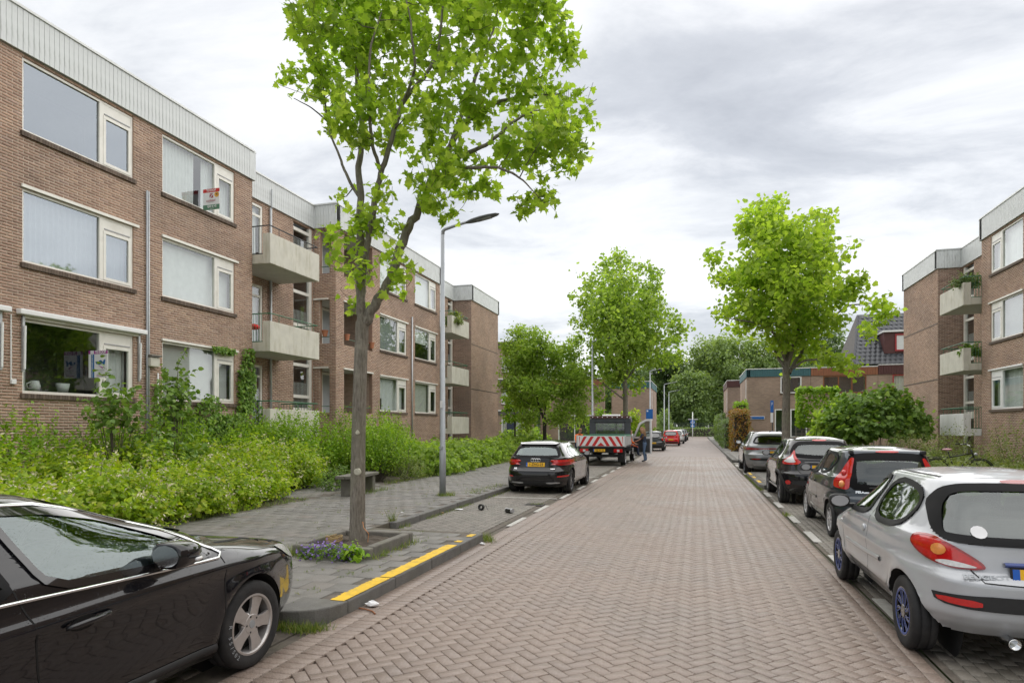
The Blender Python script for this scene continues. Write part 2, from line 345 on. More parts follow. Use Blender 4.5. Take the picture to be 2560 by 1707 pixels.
mat_glass('car_glass_wet', (0.55, 0.63, 0.61), 0.13, 0.03, (0.8, 0.9, 0.9), drops=True)
mat_glass('car_glass_dark', (0.10, 0.11, 0.115), 0.08, 0.02)
mat_paint('paint_black', (0.008, 0.008, 0.010), 0.2, dirt=(0.03, 0.026, 0.022), dirt_z=0.6, dirt_amt=0.5)
mat_paint('paint_black_wet', (0.006, 0.006, 0.008), 0.16, dirt=(0.024, 0.02, 0.018), dirt_z=0.55, dirt_amt=0.4, drops=True, moss=(0.075, 0.09, 0.05))
mat_paint('paint_slate', (0.03, 0.04, 0.052), 0.3, 0.4, dirt=(0.06, 0.06, 0.06), dirt_amt=0.3)
mat_paint('paint_silver', (0.44, 0.455, 0.48), 0.36, 0.2, dirt_amt=0.2, dirt=(0.3, 0.29, 0.27))
mat_paint('paint_grey', (0.27, 0.28, 0.29), 0.3, 0.5, dirt_amt=0.25)
mat_paint('paint_red', (0.52, 0.018, 0.02), 0.28, dirt_amt=0.2)
mat_paint('paint_white', (0.72, 0.73, 0.74), 0.3, dirt_amt=0.2, dirt=(0.4, 0.39, 0.37))
mat_paint('paint_anthracite', (0.05, 0.055, 0.06), 0.3, 0.4, dirt_amt=0.2)
mat_paint('paint_navy', (0.012, 0.018, 0.04), 0.28, 0.2, dirt_amt=0.2)
mat('tyre', (0.018, 0.018, 0.019), 0.85, 0.25, 20, 0.3, 80, stain=(0.06, 0.055, 0.05), stain_scale=4, stain_amt=0.5)
mat('alloy', (0.5, 0.48, 0.47), 0.38, 0.08, 9, metal=0.7, stain=(0.25, 0.21, 0.18), stain_scale=5, stain_amt=0.4)
mat('alloy_dark', (0.06, 0.062, 0.07), 0.35, 0.1, 9, metal=0.6)
mat('hub_blue', (0.06, 0.09, 0.27), 0.4, 0.1, 9)
mat('hub_silver', (0.46, 0.46, 0.47), 0.4, 0.1, 9, metal=0.4)
mat('black_plastic', (0.016, 0.016, 0.017), 0.6, 0.2, 12)
mat('black_gloss', (0.007, 0.007, 0.008), 0.12, 0.1, coat=1)
mat('glass_band', (0.008, 0.008, 0.009), 0.5, 0.05, spec=0.12)
mat('seam', (0.006, 0.006, 0.006), 0.9, 0.0)
mat('under', (0.012, 0.012, 0.012), 0.95, 0.2)
mat('chrome', (0.75, 0.76, 0.77), 0.14, 0.03, metal=1.0)
mat('seat', (0.055, 0.058, 0.062), 0.9, 0.2)
mat('light_red', (0.50, 0.008, 0.008), 0.12, 0.15, 30, coat=1)
mat('light_dark_red', (0.26, 0.01, 0.012), 0.12, 0.15, 30, coat=1)
mat('light_clear', (0.62, 0.62, 0.62), 0.15, 0.12, 40, coat=1)
mat('light_orange', (0.75, 0.28, 0.07), 0.15, 0.12, 40, coat=1)
mat('plate_yellow', (0.82, 0.46, 0.012), 0.4, 0.04)
mat('plate_blue', (0.01, 0.10, 0.45), 0.4, 0.04)
mat('print_black', (0.012, 0.012, 0.012), 0.6, 0.0)
mat('print_white', (0.78, 0.78, 0.78), 0.6, 0.0)
mat('print_grey', (0.36, 0.36, 0.37), 0.6, 0.0)
mat('print_red', (0.56, 0.035, 0.03), 0.6, 0.03)
mat('print_maroon', (0.36, 0.05, 0.08), 0.6, 0.03)
mat('print_green', (0.10, 0.22, 0.14), 0.6, 0.03)
mat('print_purple', (0.36, 0.045, 0.28), 0.6, 0.03)
mat('print_blue', (0.012, 0.13, 0.36), 0.6, 0.03)
mat('print_yellow', (0.7, 0.36, 0.05), 0.6, 0.03)
mat('board_white', (0.74, 0.74, 0.74), 0.6, 0.02)
mat('sign_blue', (0.015, 0.12, 0.42), 0.4, 0.05)
def mat_bark(name, a, b, c_):
    m, nt, p, L = nodes(name); g = noise(nt, 7, 6, 0.7, stretch=(6, 6, 1.1)); c = rampn(nt, g, [(0.32, a), (0.5, b), (0.7, c_)])
    c = mixc(nt, rampn(nt, noise(nt, 3.2, 5, 0.65), [(0.55, 0.0), (0.7, 0.6)]), c, (0.33, 0.31, 0.25)); c = mixc(nt, rampn(nt, noise(nt, 1.7, 4, 0.6, stretch=(1, 1, .6)), [(0.5, 0.0), (0.7, 0.45)]), c, (0.13, 0.15, 0.07))
    L(c, p.inputs['Base Color']); p.inputs['Roughness'].default_value = 0.95; bumpn(nt, p, g, 0.9, 0.02)
mat_bark('bark', (0.10, 0.085, 0.068), (0.19, 0.17, 0.14), (0.27, 0.245, 0.205))
mat('bark_dark', (0.065, 0.055, 0.045), 0.95, 0.25, 9, 0.8, 30)
mat('lichen', (0.42, 0.41, 0.33), 0.95, 0.2, 20)
mat('twig', (0.085, 0.07, 0.055), 0.9, 0.2, 12)
mat_leaf('leaf_plane', [(0, (0.225, 0.345, 0.04)), (0.45, (0.325, 0.465, 0.065)), (0.8, (0.425, 0.56, 0.09)), (1, (0.49, 0.60, 0.15))], 0.62, tint=(1.27, 1.3, 0.6))
mat_leaf('leaf_green', [(0, (0.19, 0.30, 0.045)), (0.5, (0.27, 0.40, 0.065)), (1, (0.37, 0.49, 0.11))], 0.56, tint=(1.27, 1.3, 0.6))
mat_leaf('leaf_deep', [(0, (0.11, 0.2, 0.04)), (0.5, (0.165, 0.28, 0.055)), (0.9, (0.235, 0.36, 0.08)), (1, (0.3, 0.42, 0.14))], 0.4)
mat_leaf('leaf_gold', [(0, (0.17, 0.29, 0.018)), (0.35, (0.28, 0.42, 0.024)), (0.8, (0.39, 0.51, 0.038)), (1, (0.50, 0.53, 0.10))], 0.48)
mat_leaf('leaf_fresh', [(0, (0.14, 0.27, 0.015)), (0.5, (0.22, 0.38, 0.024)), (1, (0.34, 0.48, 0.05))], 0.45)
mat_leaf('leaf_forest', [(0, (0.09, 0.15, 0.055)), (0.5, (0.135, 0.21, 0.075)), (1, (0.20, 0.28, 0.11))], 0.4)
mat_leaf('leaf_forest_pale', [(0, (0.17, 0.25, 0.09)), (0.5, (0.235, 0.33, 0.125)), (1, (0.31, 0.41, 0.18))], 0.45)
mat_leaf('leaf_ivy', [(0, (0.08, 0.17, 0.018)), (0.5, (0.14, 0.26, 0.03)), (1, (0.25, 0.38, 0.06))], 0.32)
mat_leaf('leaf_copper', [(0, (0.22, 0.10, 0.02)), (0.5, (0.30, 0.15, 0.025)), (1, (0.24, 0.24, 0.04))], 0.3)
mat_leaf('leaf_weed', [(0, (0.15, 0.21, 0.055)), (0.5, (0.22, 0.28, 0.085)), (1, (0.32, 0.36, 0.15))], 0.4)
mat_leaf('grass', [(0, (0.09, 0.16, 0.02)), (0.6, (0.16, 0.24, 0.035)), (1, (0.36, 0.34, 0.12))], 0.3)
mat_leaf('flower_cream', [(0, (0.62, 0.56, 0.36)), (1, (0.72, 0.66, 0.5))], 0.3, tint=(1, 1, 1))
mat_leaf('flower_purple', [(0, (0.20, 0.12, 0.42)), (1, (0.34, 0.24, 0.58))], 0.3, tint=(1, 1, 1))
mat('skin', (0.5, 0.3, 0.22), 0.6, 0.08)
mat('hair', (0.25, 0.14, 0.07), 0.7, 0.3, 30)
mat('cloth_navy', (0.03, 0.042, 0.075), 0.9, 0.15)
mat('denim', (0.10, 0.155, 0.25), 0.9, 0.2, 20)
mat('hivis', (0.85, 0.16, 0.015), 0.8, 0.08)
mat('hivis_tape', (0.6, 0.6, 0.58), 0.4, 0.05)
mat('shoe', (0.02, 0.018, 0.016), 0.7, 0.1)
mat('terracotta', (0.42, 0.17, 0.09), 0.85, 0.12)
mat('pot_blue', (0.05, 0.16, 0.42), 0.5, 0.1)
mat('pot_white', (0.6, 0.62, 0.6), 0.5, 0.05)
mat('red_thing', (0.62, 0.02, 0.015), 0.6, 0.1)
mat('wood_brown', (0.23, 0.085, 0.03), 0.6, 0.15, 5, stain=(0.1, 0.04, 0.02), stain_scale=3)
mat('wood_grey', (0.2, 0.185, 0.16), 0.9, 0.2, 6)
mat('teal_panel', (0.045, 0.13, 0.145), 0.6, 0.1, 3)
mat('brown_panel', (0.27, 0.105, 0.05), 0.6, 0.1, 3)
mat('maroon_panel', (0.085, 0.03, 0.028), 0.6, 0.12, 3)
mat('roof_tile', (0.05, 0.054, 0.062), 0.42, 0.15, 5)
mat('slate_side', (0.09, 0.082, 0.075), 0.8, 0.2, 6)
mat('red_frame', (0.34, 0.03, 0.035), 0.5, 0.1)
mat('navy_panel', (0.025, 0.035, 0.07), 0.6, 0.1)
mat('banner_green', (0.02, 0.25, 0.17), 0.6, 0.05)
mat('truck_grey', (0.055, 0.062, 0.07), 0.5, 0.1)
mat('truck_alu', (0.5, 0.51, 0.52), 0.45, 0.08, metal=0.3, stain=(0.3, 0.29, 0.27), stain_scale=3)
mat('truck_green', (0.10, 0.24, 0.16), 0.5, 0.08)
mat('truck_red', (0.55, 0.02, 0.02), 0.45, 0.05)
mat('paper', (0.72, 0.72, 0.73), 0.8, 0.05)
mat('straw', (0.38, 0.27, 0.13), 0.9, 0.2)
mat('bike_black', (0.012, 0.012, 0.013), 0.35, 0.1)
mat('saddle_pink', (0.6, 0.34, 0.37), 0.6, 0.15)
mat('metal_iron', (0.05, 0.045, 0.04), 0.7, 0.3)
# ================================================================== ground, road, pavements
def project(P):
    P = np.asarray(P, float); ca, sa = math.cos(YAW), math.sin(YAW)
    f = -sa * P[:, 0] + ca * P[:, 1]; r = ca * P[:, 0] + sa * P[:, 1]
    f2 = np.where(f > 0.05, f, 0.05)
    return 1280 + 1590 * r / f2, 1067 - 1590 * (P[:, 2] - 1.8) / f2, f
def biggest(P, n=300):
    u, v, f = project(P); ok = (f > 0.5) & (u > -20) & (u < 2580) & (v > -20) & (v < 1727)
    d = np.where(ok, f, 1e9); idx = np.argsort(d)[:n]; return idx[d[idx] < 1e8]
def block_mesh(name, L, Wd, h, ch, m):
    a, b = L / 2, Wd / 2
    V = [(-a, -b, -h), (a, -b, -h), (a, b, -h), (-a, b, -h), (-a, -b, -ch), (a, -b, -ch), (a, b, -ch), (-a, b, -ch),
         (-a + ch, -b + ch, 0), (a - ch, -b + ch, 0), (a - ch, b - ch, 0), (-a + ch, b - ch, 0)]
    F = [(8, 9, 10, 11)] + [(i, (i + 1) % 4, 4 + (i + 1) % 4, 4 + i) for i in range(4)] + [(4 + i, 4 + (i + 1) % 4, 8 + (i + 1) % 4, 8 + i) for i in range(4)]
    return np.array(V), np.array(F)
def lay(piece, rest, C, ang, L, Wd, m, parent, z=0.0, h=0.03, ch=0.003, lift=0.0025, single=300):
    """paving: the pieces that show largest as parts, the rest joined"""
    C = np.asarray(C, float); ang = np.broadcast_to(np.asarray(ang, float), (len(C),))
    V, F = block_mesh(piece, L, Wd, h, ch, m)
    zz = z + rng.normal(0, lift * 0.4, len(C)).clip(-lift, lift)
    pick = biggest(np.c_[C, np.full(len(C), z)], single) if single else []
    mask = np.ones(len(C), bool); mask[pick] = False
    me = np_mesh(piece, V, F, (m,))
    for i in pick:
        o = obj(piece, me, parent); o.location = (C[i, 0], C[i, 1], zz[i]); o.rotation_euler = (rng.normal(0, .004), rng.normal(0, .004), ang[i])
    Cr, ar, zr = C[mask], ang[mask], zz[mask]; n = len(Cr)
    if not n: return
    c, s = np.cos(ar)[:, None], np.sin(ar)[:, None]
    X = V[None, :, 0] * c - V[None, :, 1] * s + Cr[:, :1]; Y = V[None, :, 0] * s + V[None, :, 1] * c + Cr[:, 1:]
    tx, ty = rng.normal(0, .005, (n, 1)), rng.normal(0, .005, (n, 1))
    Z = V[None, :, 2] + zr[:, None] + V[None, :, 0] * tx + V[None, :, 1] * ty
    VV = np.stack([X, Y, Z], -1).reshape(-1, 3); FF = (F[None] + (np.arange(n) * len(V))[:, None, None]).reshape(-1, 4)
    o = obj(rest, np_mesh(rest, VV, FF, (m,), rnd=np.repeat(rng.random(n), len(F))), parent); o['kind'] = 'stuff'
def sheet(name, rects, m, z, parent=None, kind='structure'):
    b = MB()
    for k, (x0, x1, y0, y1) in enumerate(rects): b.add([(x0, y0, z), (x1, y0, z), (x1, y1, z), (x0, y1, z)], [(0, 1, 2, 3)])
    o = b.build(name, m, parent)
    if parent is None: o['kind'] = kind
    return o
def running(x0, x1, y0, y1, L, Wd, along='x', jit=0.0):
    C = []
    if along == 'x':
        ny = int((y1 - y0) / Wd)
        for j in range(ny):
            off = (j % 2) * L / 2; n = int((x1 - x0) / L) + 1
            for i in range(n):
                x = x0 + L / 2 + i * L - off
                if x - L / 2 > x0 - L * .51 and x + L / 2 < x1 + 0.02 and x > x0: C.append((x, y0 + Wd / 2 + j * Wd))
    else:
        C = [(x0 + (b - y0), y0 + (a - x0)) for a, b in running(x0, x0 + (y1 - y0), y0, y0 + (x1 - x0), L, Wd)]
    return np.array(C) + (rng.normal(0, jit, (len(C), 2)) if jit else 0)
m, nt, p, L_ = nodes('road_far')
g_ = nt.nodes.new('ShaderNodeNewGeometry'); n_ = nt.nodes.new('ShaderNodeTexNoise'); n_.inputs['Scale'].default_value = 0.5; n_.inputs['Detail'].default_value = 8; n_.inputs['Roughness'].default_value = 0.7
L_(g_.outputs['Position'], n_.inputs['Vector']); L_(rampn(nt, n_.outputs['Fac'], [(0.35, (0.165, 0.13, 0.114)), (0.65, (0.21, 0.17, 0.15))]), p.inputs['Base Color']); p.inputs['Roughness'].default_value = 0.6
ground = sheet('ground', [(-900, 900, -300, 1500)], 'grass_ground', -0.06); ground['kind'] = 'structure'
HB_END = 40.0
road = MB(); road.box(-3.4, 1.75, -4, HB_END, -0.3, -0.022); road.mi = 1; road.box(-3.4, 1.78, HB_END, 118, -0.3, -0.004); road.box(-60, 60, 118, 126, -0.3, -0.004)
road = road.build('road', ['joint', 'road_far']); road['kind'] = 'structure'
# 45 degree herringbone
a = 0.1035; c45 = math.sqrt(0.5); C, A = [], []
X0, X1, Y0, Y1 = -2.86, 1.52, 0.6, HB_END
N = int(70 / a)
i, j = np.meshgrid(np.arange(-N // 2, N), np.arange(-N // 2, N), indexing='ij'); k = (i - j) % 4
for sel, dxc, dyc, an in ((0, 1.0, 0.5, 0.0), (3, 0.5, 1.0, math.pi / 2)):
    q = k == sel; px = (i[q] + dxc) * a; py = (j[q] + dyc) * a
    wx = (px - py) * c45; wy = (px + py) * c45 - 12
    ok = (wx > X0) & (wx < X1) & (wy > Y0) & (wy < Y1)
    C.append(np.c_[wx[ok], wy[ok]]); A.append(np.full(ok.sum(), an + math.pi / 4))
lay('paving_brick', 'paving_bricks_beyond', np.vstack(C), np.concatenate(A), 0.2, 0.0965, 'road_brick', road, 0.0)
edge = np.array([(x, 0.6 + .1 * k + (.05 if x > -3 else 0)) for x in (-3.135, -2.928) for k in range(int((HB_END - .6) / .1))])
lay('edge_brick', 'edge_bricks_beyond', edge, 0, 0.202, 0.095, 'road_brick', road, 0.002, single=120)
lay('edge_brick', 'edge_bricks_beyond', running(1.48, 1.72, 0.6, HB_END, 0.21, 0.11, 'y'), math.pi / 2, 0.203, 0.104, 'road_brick', road, 0.002, single=60)
# parking bays
bay_l = sheet('parking_bay_left', [(-5.1, -3.38, 9.5, 40)], 'joint', -0.012)
lay('bay_brick', 'bay_bricks_beyond', running(-5.07, -3.42, 9.62, 40, 0.208, 0.104, 'y'), math.pi / 2, 0.2, 0.0975, 'bay_brick', bay_l, 0.004)
bay_n = sheet('parking_bay_near', [(-5.1, -3.38, -4, 4.9)], 'joint', -0.012)
lay('bay_brick', 'bay_bricks_beyond', running(-5.07, -3.42, 0.6, 4.9, 0.208, 0.104, 'y'), math.pi / 2, 0.2, 0.0975, 'bay_brick', bay_n, 0.004, single=60)
bay_r = sheet('parking_bay_right', [(1.76, 3.8, -4, 19.6), (1.76, 3.8, 25.2, 34)], 'joint', -0.012)
lay('bay_brick', 'bay_bricks_beyond', np.vstack([running(1.82, 3.72, 1.5, 19.6, 0.208, 0.104, 'y'), running(1.82, 3.72, 25.3, 34, 0.208, 0.104, 'y')]), math.pi / 2, 0.2, 0.0975, 'bay_brick', bay_r, 0.004)
# painted / white block markings
def marks(parent, rects):
    for x0, x1, y0, y1 in rects:
        if y1 - y0 > x1 - x0:
            n = max(1, round((y1 - y0) / 0.21))
            for q in range(n):
                b = MB().box(x0, x1, y0 + q * (y1 - y0) / n + .003, y0 + (q + 1) * (y1 - y0) / n - .003, 0.0, 0.0095); b.build('marking_block', 'white_mark', parent)
        else: MB().box(x0, x1, y0, y1, 0.0, 0.0085).build('marking_line', 'white_mark', parent)
marks(bay_l, [(-3.31, -3.21, y, y + 1.15) for y in (11.04, 13.05, 15.66, 18.1, 20.6, 23.1, 25.4, 27.6, 30.0, 32.4)] + [(-5.0, -3.34, 15.55, 15.63), (-5.0, -3.34, 22.6, 22.68), (-5.0, -3.34, 29, 29.08)])
marks(bay_r, [(1.77, 1.89, y, y + 1.05) for y in (4.1, 6.4, 8.75, 10.85, 12.95, 15.3, 17.6, 25.6, 28.2, 30.8)])
for y0, y1 in ((2.2, 3.4),): marks(bay_n, [(-3.33, -3.22, y0, y1)])
# left pavement
WZ = 0.12
walk_l = MB(); walk_l.box(-8.75, -5.2, -4, 44, -0.2, WZ - 0.012); walk_l.box(-5.2, -3.36, 5.1, 9.62, -0.2, WZ - 0.012); pass
walk_l.box(-10.6, -8.75, 13.0, 17.4, -0.2, WZ - 0.012)
walk_l = walk_l.build('pavement_left', 'joint'); walk_l['kind'] = 'structure'
t1 = running(-8.7, -5.22, 0.5, 44, 0.304, 0.304); t2 = running(-5.22, -3.36, 5.15, 9.6, 0.304, 0.304); t3 = running(-10.5, -8.75, 13.1, 17.3, 0.304, 0.304)
q = (t2[:, 0] < -4.95) & (abs(t2[:, 1] - 5.2) < 0) | ~((t2[:, 0] > -5.15) & (t2[:, 0] < -3.95) & (t2[:, 1] > 7.22) & (t2[:, 1] < 8.6))
t2 = t2[q]
lay('paving_tile', 'paving_tiles_beyond', np.vstack([t1, t2, t3]) + rng.normal(0, .0015, (len(t1) + len(t2) + len(t3), 2)), 0, 0.297, 0.297, 'walk_tile', walk_l, WZ, lift=0.006)
# right pavement
walk_r = MB(); walk_r.box(3.95, 6.4, -4, 44, -0.2, WZ - 0.012); walk_r.box(1.9, 3.95, 19.75, 25.1, -0.2, WZ - 0.012); walk_r.box(1.9, 3.95, 34.1, 44, -0.2, WZ - 0.012)
walk_r = walk_r.build('pavement_right', 'joint'); walk_r['kind'] = 'structure'
lay('paving_tile', 'paving_tiles_beyond', np.vstack([running(4.0, 6.4, 1, 44, .304, .304), running(1.95, 3.95, 19.8, 25.1, .304, .304), running(1.95, 3.95, 34.2, 44, .304, .304)]), 0, 0.297, 0.297, 'walk_tile', walk_r, WZ, single=100)
far_walk = sheet('pavement_far', [(1.95, 3.5, 44, 117), (-5.4, -3.5, 44, 117)], 'walk_tile', WZ)
# kerbs: single stones
def kerb(name, pts, w, top, parent_kind='structure', L=1.0, m='kerb'):
    root = empty(name, (pts[0][0], pts[0][1], 0)); root['kind'] = 'structure'
    for (xa, ya), (xb, yb) in zip(pts, pts[1:]):
        d = math.hypot(xb - xa, yb - ya); n = max(1, round(d / L)); an = math.atan2(yb - ya, xb - xa)
        for q in range(n):
            t = (q + .5) / n; M = Matrix.Translation((xa + (xb - xa) * t, ya + (yb - ya) * t, top / 2 - .1 + random.uniform(-.003, .003))) @ Matrix.Rotation(an + random.uniform(-.004, .004), 4, 'Z')
            MB().obox(M, d / n - .006, w, top + .2).build('kerb_stone', m, root, bev=0.018, world=True)
    return root
kerb('kerb_bulge', [(-3.31, 9.5), (-3.31, 5.45)], 0.18, WZ + .012)
kc_ = MB().prism([(-3.215, 5.44), (-3.225, 5.33), (-3.27, 5.2), (-3.35, 5.09), (-3.46, 5.01), (-3.6, 4.96), (-3.8, 4.93), (-4.2, 4.92), (-4.2, 5.14), (-3.72, 5.14), (-3.72, 5.44)], -.1, WZ + .013).build('kerb_corner', 'kerb', bev=.015); kc_['kind'] = 'structure'
kerb('kerb_corner_run', [(-4.21, 5.0), (-5.1, 5.0)], 0.16, WZ + .01)
kerb('kerb_bay', [(-5.14, 10.2), (-5.14, 40)], 0.14, WZ + .008)
kerb('kerb_bay_near', [(-5.14, -3), (-5.14, 4.9)], 0.14, WZ + .008)
kerb('kerb_ramp', [(-3.4, 9.58), (-5.1, 9.58)], 0.12, 0.02)
kerb('kerb_bay_right', [(3.87, -3), (3.87, 34)], 0.14, WZ + .008)
kerb('kerb_island', [(3.8, 19.68), (1.95, 19.68), (1.85, 19.9), (1.85, 24.9), (1.95, 25.15), (3.8, 25.15)], 0.14, WZ + .008)
kerb('kerb_right_far', [(3.8, 34.05), (2.05, 34.05), (1.86, 34.3), (1.86, 100)], 0.16, WZ + .01, L=3)
kerb('kerb_left_far', [(-5.1, 40), (-3.6, 40.2), (-3.45, 40.4), (-3.45, 100)], 0.16, WZ + .01, L=3)
# yellow no-parking paint on the kerb, worn edges
def ypaint(parent, x0, x1, y0, y1, n=60, z=WZ + 0.018, name='yellow_paint_stripe'):
    ys = np.linspace(y0, y1, n); L = [(x0 + random.uniform(-.012, .016), y) for y in ys]; Rr = [(x1 + random.uniform(-.004, .004), y + random.uniform(-.004, .004)) for y in ys]
    vs = []; fs = []
    for i in range(n): vs += [(*L[i], z), (*Rr[i], z)]
    for i in range(n - 1): fs.append((2 * i, 2 * i + 1, 2 * i + 3, 2 * i + 2))
    b = MB(); b.add(vs, fs); return b.build(name, 'yellow_paint', parent, world=True)
kb = bpy.data.objects['kerb_bulge']
ypaint(kb, -3.395, -3.235, 5.40, 6.36); ypaint(kb, -3.395, -3.235, 6.39, 8.40)
for y0, y1 in ((8.62, 8.75), (9.1, 9.32)): ypaint(kb, -3.37, -3.27, y0, y1, 7)
ki = bpy.data.objects['kerb_island']
for y0, y1 in ((20.4, 21.2), (22.2, 22.8), (23.6, 24.7)): ypaint(ki, 1.80, 1.90, y0, y1, 8)
# low speed table marks across the road
for q in range(13): MB().box(-3.1 + q * .365, -2.93 + q * .365, 58.0, 58.5, 0, 0.006).build('marking_block', 'white_mark', road)
MB().box(-3.2, 1.5, 58.9, 59.0, 0, 0.006).build('marking_line', 'white_mark', road)
# gully grate
gr = empty('gully_grate', (-3.6, 14.3, 0), 0, 'rusty iron gully grate set in the bay edge behind the black hatchback', 'drain')
MB().box(-.22, .22, -.2, .2, -.02, .007).build('grate_frame', 'metal_iron', gr, bev=.004)
for q in range(6): MB().box(-.19, .19, -.165 + q * .06, -.13 + q * .06, .0075, .013).build('grate_bar', 'metal_iron', gr)
# garden soil
soil = MB(); soil.box(-13.45, -8.76, -4, 44.0, -0.2, 0.1); soil = soil.build('garden_soil', 'soil'); soil['kind'] = 'structure'
verge = sheet('verge', [(6.4, 40, -4, 60)], 'grass_ground', 0.09)
# ================================================================== apartment blocks
BP, BH, CP = 0.22, 0.209, 0.0625          # brick pitch, brick length, course pitch
class Bricks:
    def __init__(s): s.q = {}
    def wall(s, parent, T, u0, u1, z0, z1, holes=(), m='brick', body=True, name='wall'):
        Q = s.q.setdefault(m, [])
        for k in range(int((z1 - z0) / CP)):
            za = z0 + k * CP; zb = za + 0.0505; zc = (za + zb) / 2
            iv = [(u0, u1)]
            for (a, b, c, d) in holes:
                if c < zc < d:
                    nv = []
                    for (p, r) in iv:
                        if b <= p or a >= r: nv.append((p, r)); continue
                        if a > p: nv.append((p, a))
                        if b < r: nv.append((b, r))
                    iv = nv
            off = (k % 2) * BP / 2
            for (p, r) in iv:
                i = math.floor((p + off) / BP) - 1
                while True:
                    a = i * BP - off; b = a + BH; i += 1
                    if a >= r: break
                    full = a >= p and b <= r
                    a, b = max(a, p), min(b, r)
                    if b - a < 0.03: continue
                    n = rng.normal(0, .0012); Q.append((T, a, b, za, zb, n, full))
        # mortar bed behind the bricks, with the openings left out and their reveals
        us = sorted({u0, u1, *[h[0] for h in holes], *[h[1] for h in holes]}); us = [u for u in us if u0 <= u <= u1]
        zs = sorted({z0, z1, *[h[2] for h in holes], *[h[3] for h in holes]}); zs = [z for z in zs if z0 <= z <= z1]
        b = MB(T)
        for ua, ub in zip(us, us[1:]):
            for zc, zd in zip(zs, zs[1:]):
                mu, mz = (ua + ub) / 2, (zc + zd) / 2
                if any(h[0] < mu < h[1] and h[2] < mz < h[3] for h in holes): continue
                b.add([(ua, -.0045, zc), (ub, -.0045, zc), (ub, -.0045, zd), (ua, -.0045, zd)], [(0, 1, 2, 3)])
        b.build(name, 'mortar', parent, world=True)
        if holes:
            r = MB(T)
            for (a, bb, c, d) in holes:
                a2, b2 = max(a, u0), min(bb, u1)
                for q in ([(a2, c), (a2, d)], [(b2, c), (b2, d)], [(a2, d), (b2, d)], [(a2, c), (b2, c)]):
                    r.add([(q[0][0], -.004, q[0][1]), (q[1][0], -.004, q[1][1]), (q[1][0], -.16, q[1][1]), (q[0][0], -.16, q[0][1])], [(0, 1, 2, 3)])
            r.build('reveal', m, parent, world=True)
    def finish(s, parent, single=300):
        for m, Q in s.q.items():
            n = len(Q); V = np.empty((n, 8, 3)); full = np.array([q[6] for q in Q])
            for i, (T, a, b, za, zb, nn, _) in enumerate(Q):
                c = 0.0025
                V[i] = [T(a, -.02, za), T(b, -.02, za), T(b, -.02, zb), T(a, -.02, zb), T(a + c, nn, za + c), T(b - c, nn, za + c), T(b - c, nn, zb - c), T(a + c, nn, zb - c)]
            F = np.array([(4, 5, 6, 7), (0, 1, 5, 4), (1, 2, 6, 5), (2, 3, 7, 6), (3, 0, 4, 7)])
            ctr = V.mean(1); mask = np.ones(n, bool)
            if single:
                cand = np.where(full)[0]; pick = cand[biggest(ctr[cand], single)]; single = 0
                d0 = V[pick[0]] - ctr[pick[0]]
                # one shared brick per wall direction
                me = np_mesh('brick', d0, F, (m,)); axis0 = np.ptp(d0, axis=0).argmax()
                for i in pick:
                    if np.ptp(V[i] - ctr[i], axis=0).argmax() != axis0: continue
                    o = obj('brick', me); o.location = ctr[i]; attach(o, parent); mask[i] = False
            VV = V[mask].reshape(-1, 3); k = mask.sum(); FF = (F[None] + (np.arange(k) * 8)[:, None, None]).reshape(-1, 4)
            o = obj('bricks_beyond', np_mesh('bricks_beyond', VV, FF, (m,), rnd=np.repeat(rng.random(k), 5))); attach(o, parent); o['kind'] = 'stuff'
def pleats(T, u0, u1, z0, z1, n0, amp, wl, per=6):
    n = max(2, int((u1 - u0) / wl * per)); vs = []; fs = []; ph = random.random() * 6
    for i in range(n + 1):
        u = u0 + (u1 - u0) * i / n; d = n0 + amp * math.sin(ph + 2 * math.pi * (u - u0) / wl + 0.7 * math.sin(u * 3.1))
        vs += [(u, d, z0), (u, d * 1.0 + .01, z1)]
    for i in range(n): fs.append((2 * i, 2 * i + 2, 2 * i + 3, 2 * i + 1))
    b = MB(T); b.add(vs, fs); return b
def curtain(win, T, u0, u1, z0, z1, kind):
    if kind == 'pleat': pleats(T, u0, u1, z0, z1, -.24, .028, .13).build('curtain', 'curtain', win, smooth=True)
    elif kind == 'open':
        w = u1 - u0
        pleats(T, u0, u0 + w * .48, z0, z1, -.24, .03, .12).build('curtain', 'curtain', win, smooth=True)
        pleats(T, u0 + w * .58, u1, z0, z1, -.24, .03, .12).build('curtain', 'curtain', win, smooth=True)
    elif kind == 'cream': pleats(T, u0, u0 + (u1 - u0) * .7, z0, z1, -.24, .035, .16).build('curtain', 'curtain_cream', win, smooth=True)
    elif kind == 'gauze':
        pleats(T, u0, u1, z0, z1, -.24, .012, .45).build('curtain', 'curtain', win, smooth=True)
    elif kind == 'vertical':
        n = int((u1 - u0) / .095); b = MB(T)
        for i in range(n):
            u = u0 + i * .095; b.add([(u, -.265, z0), (u + .088, -.205, z0), (u + .088, -.205, z1), (u, -.265, z1)], [(0, 1, 2, 3)])
        b.build('vertical_blind', 'blind', win)
    elif kind == 'venetian':
        n = int((z1 - z0) / .09); b = MB(T)
        for i in range(n):
            z = z0 + i * .09; b.add([(u0, -.235, z), (u1, -.235, z), (u1, -.215, z + .085), (u0, -.215, z + .085)], [(0, 1, 2, 3)])
        b.build('blind', 'blind_grey', win)
    elif kind == 'half':
        b = MB(T); b.box(u0, u1, -.24, -.22, z0 + (z1 - z0) * .55, z1); b.build('roller_blind', 'blind', win)
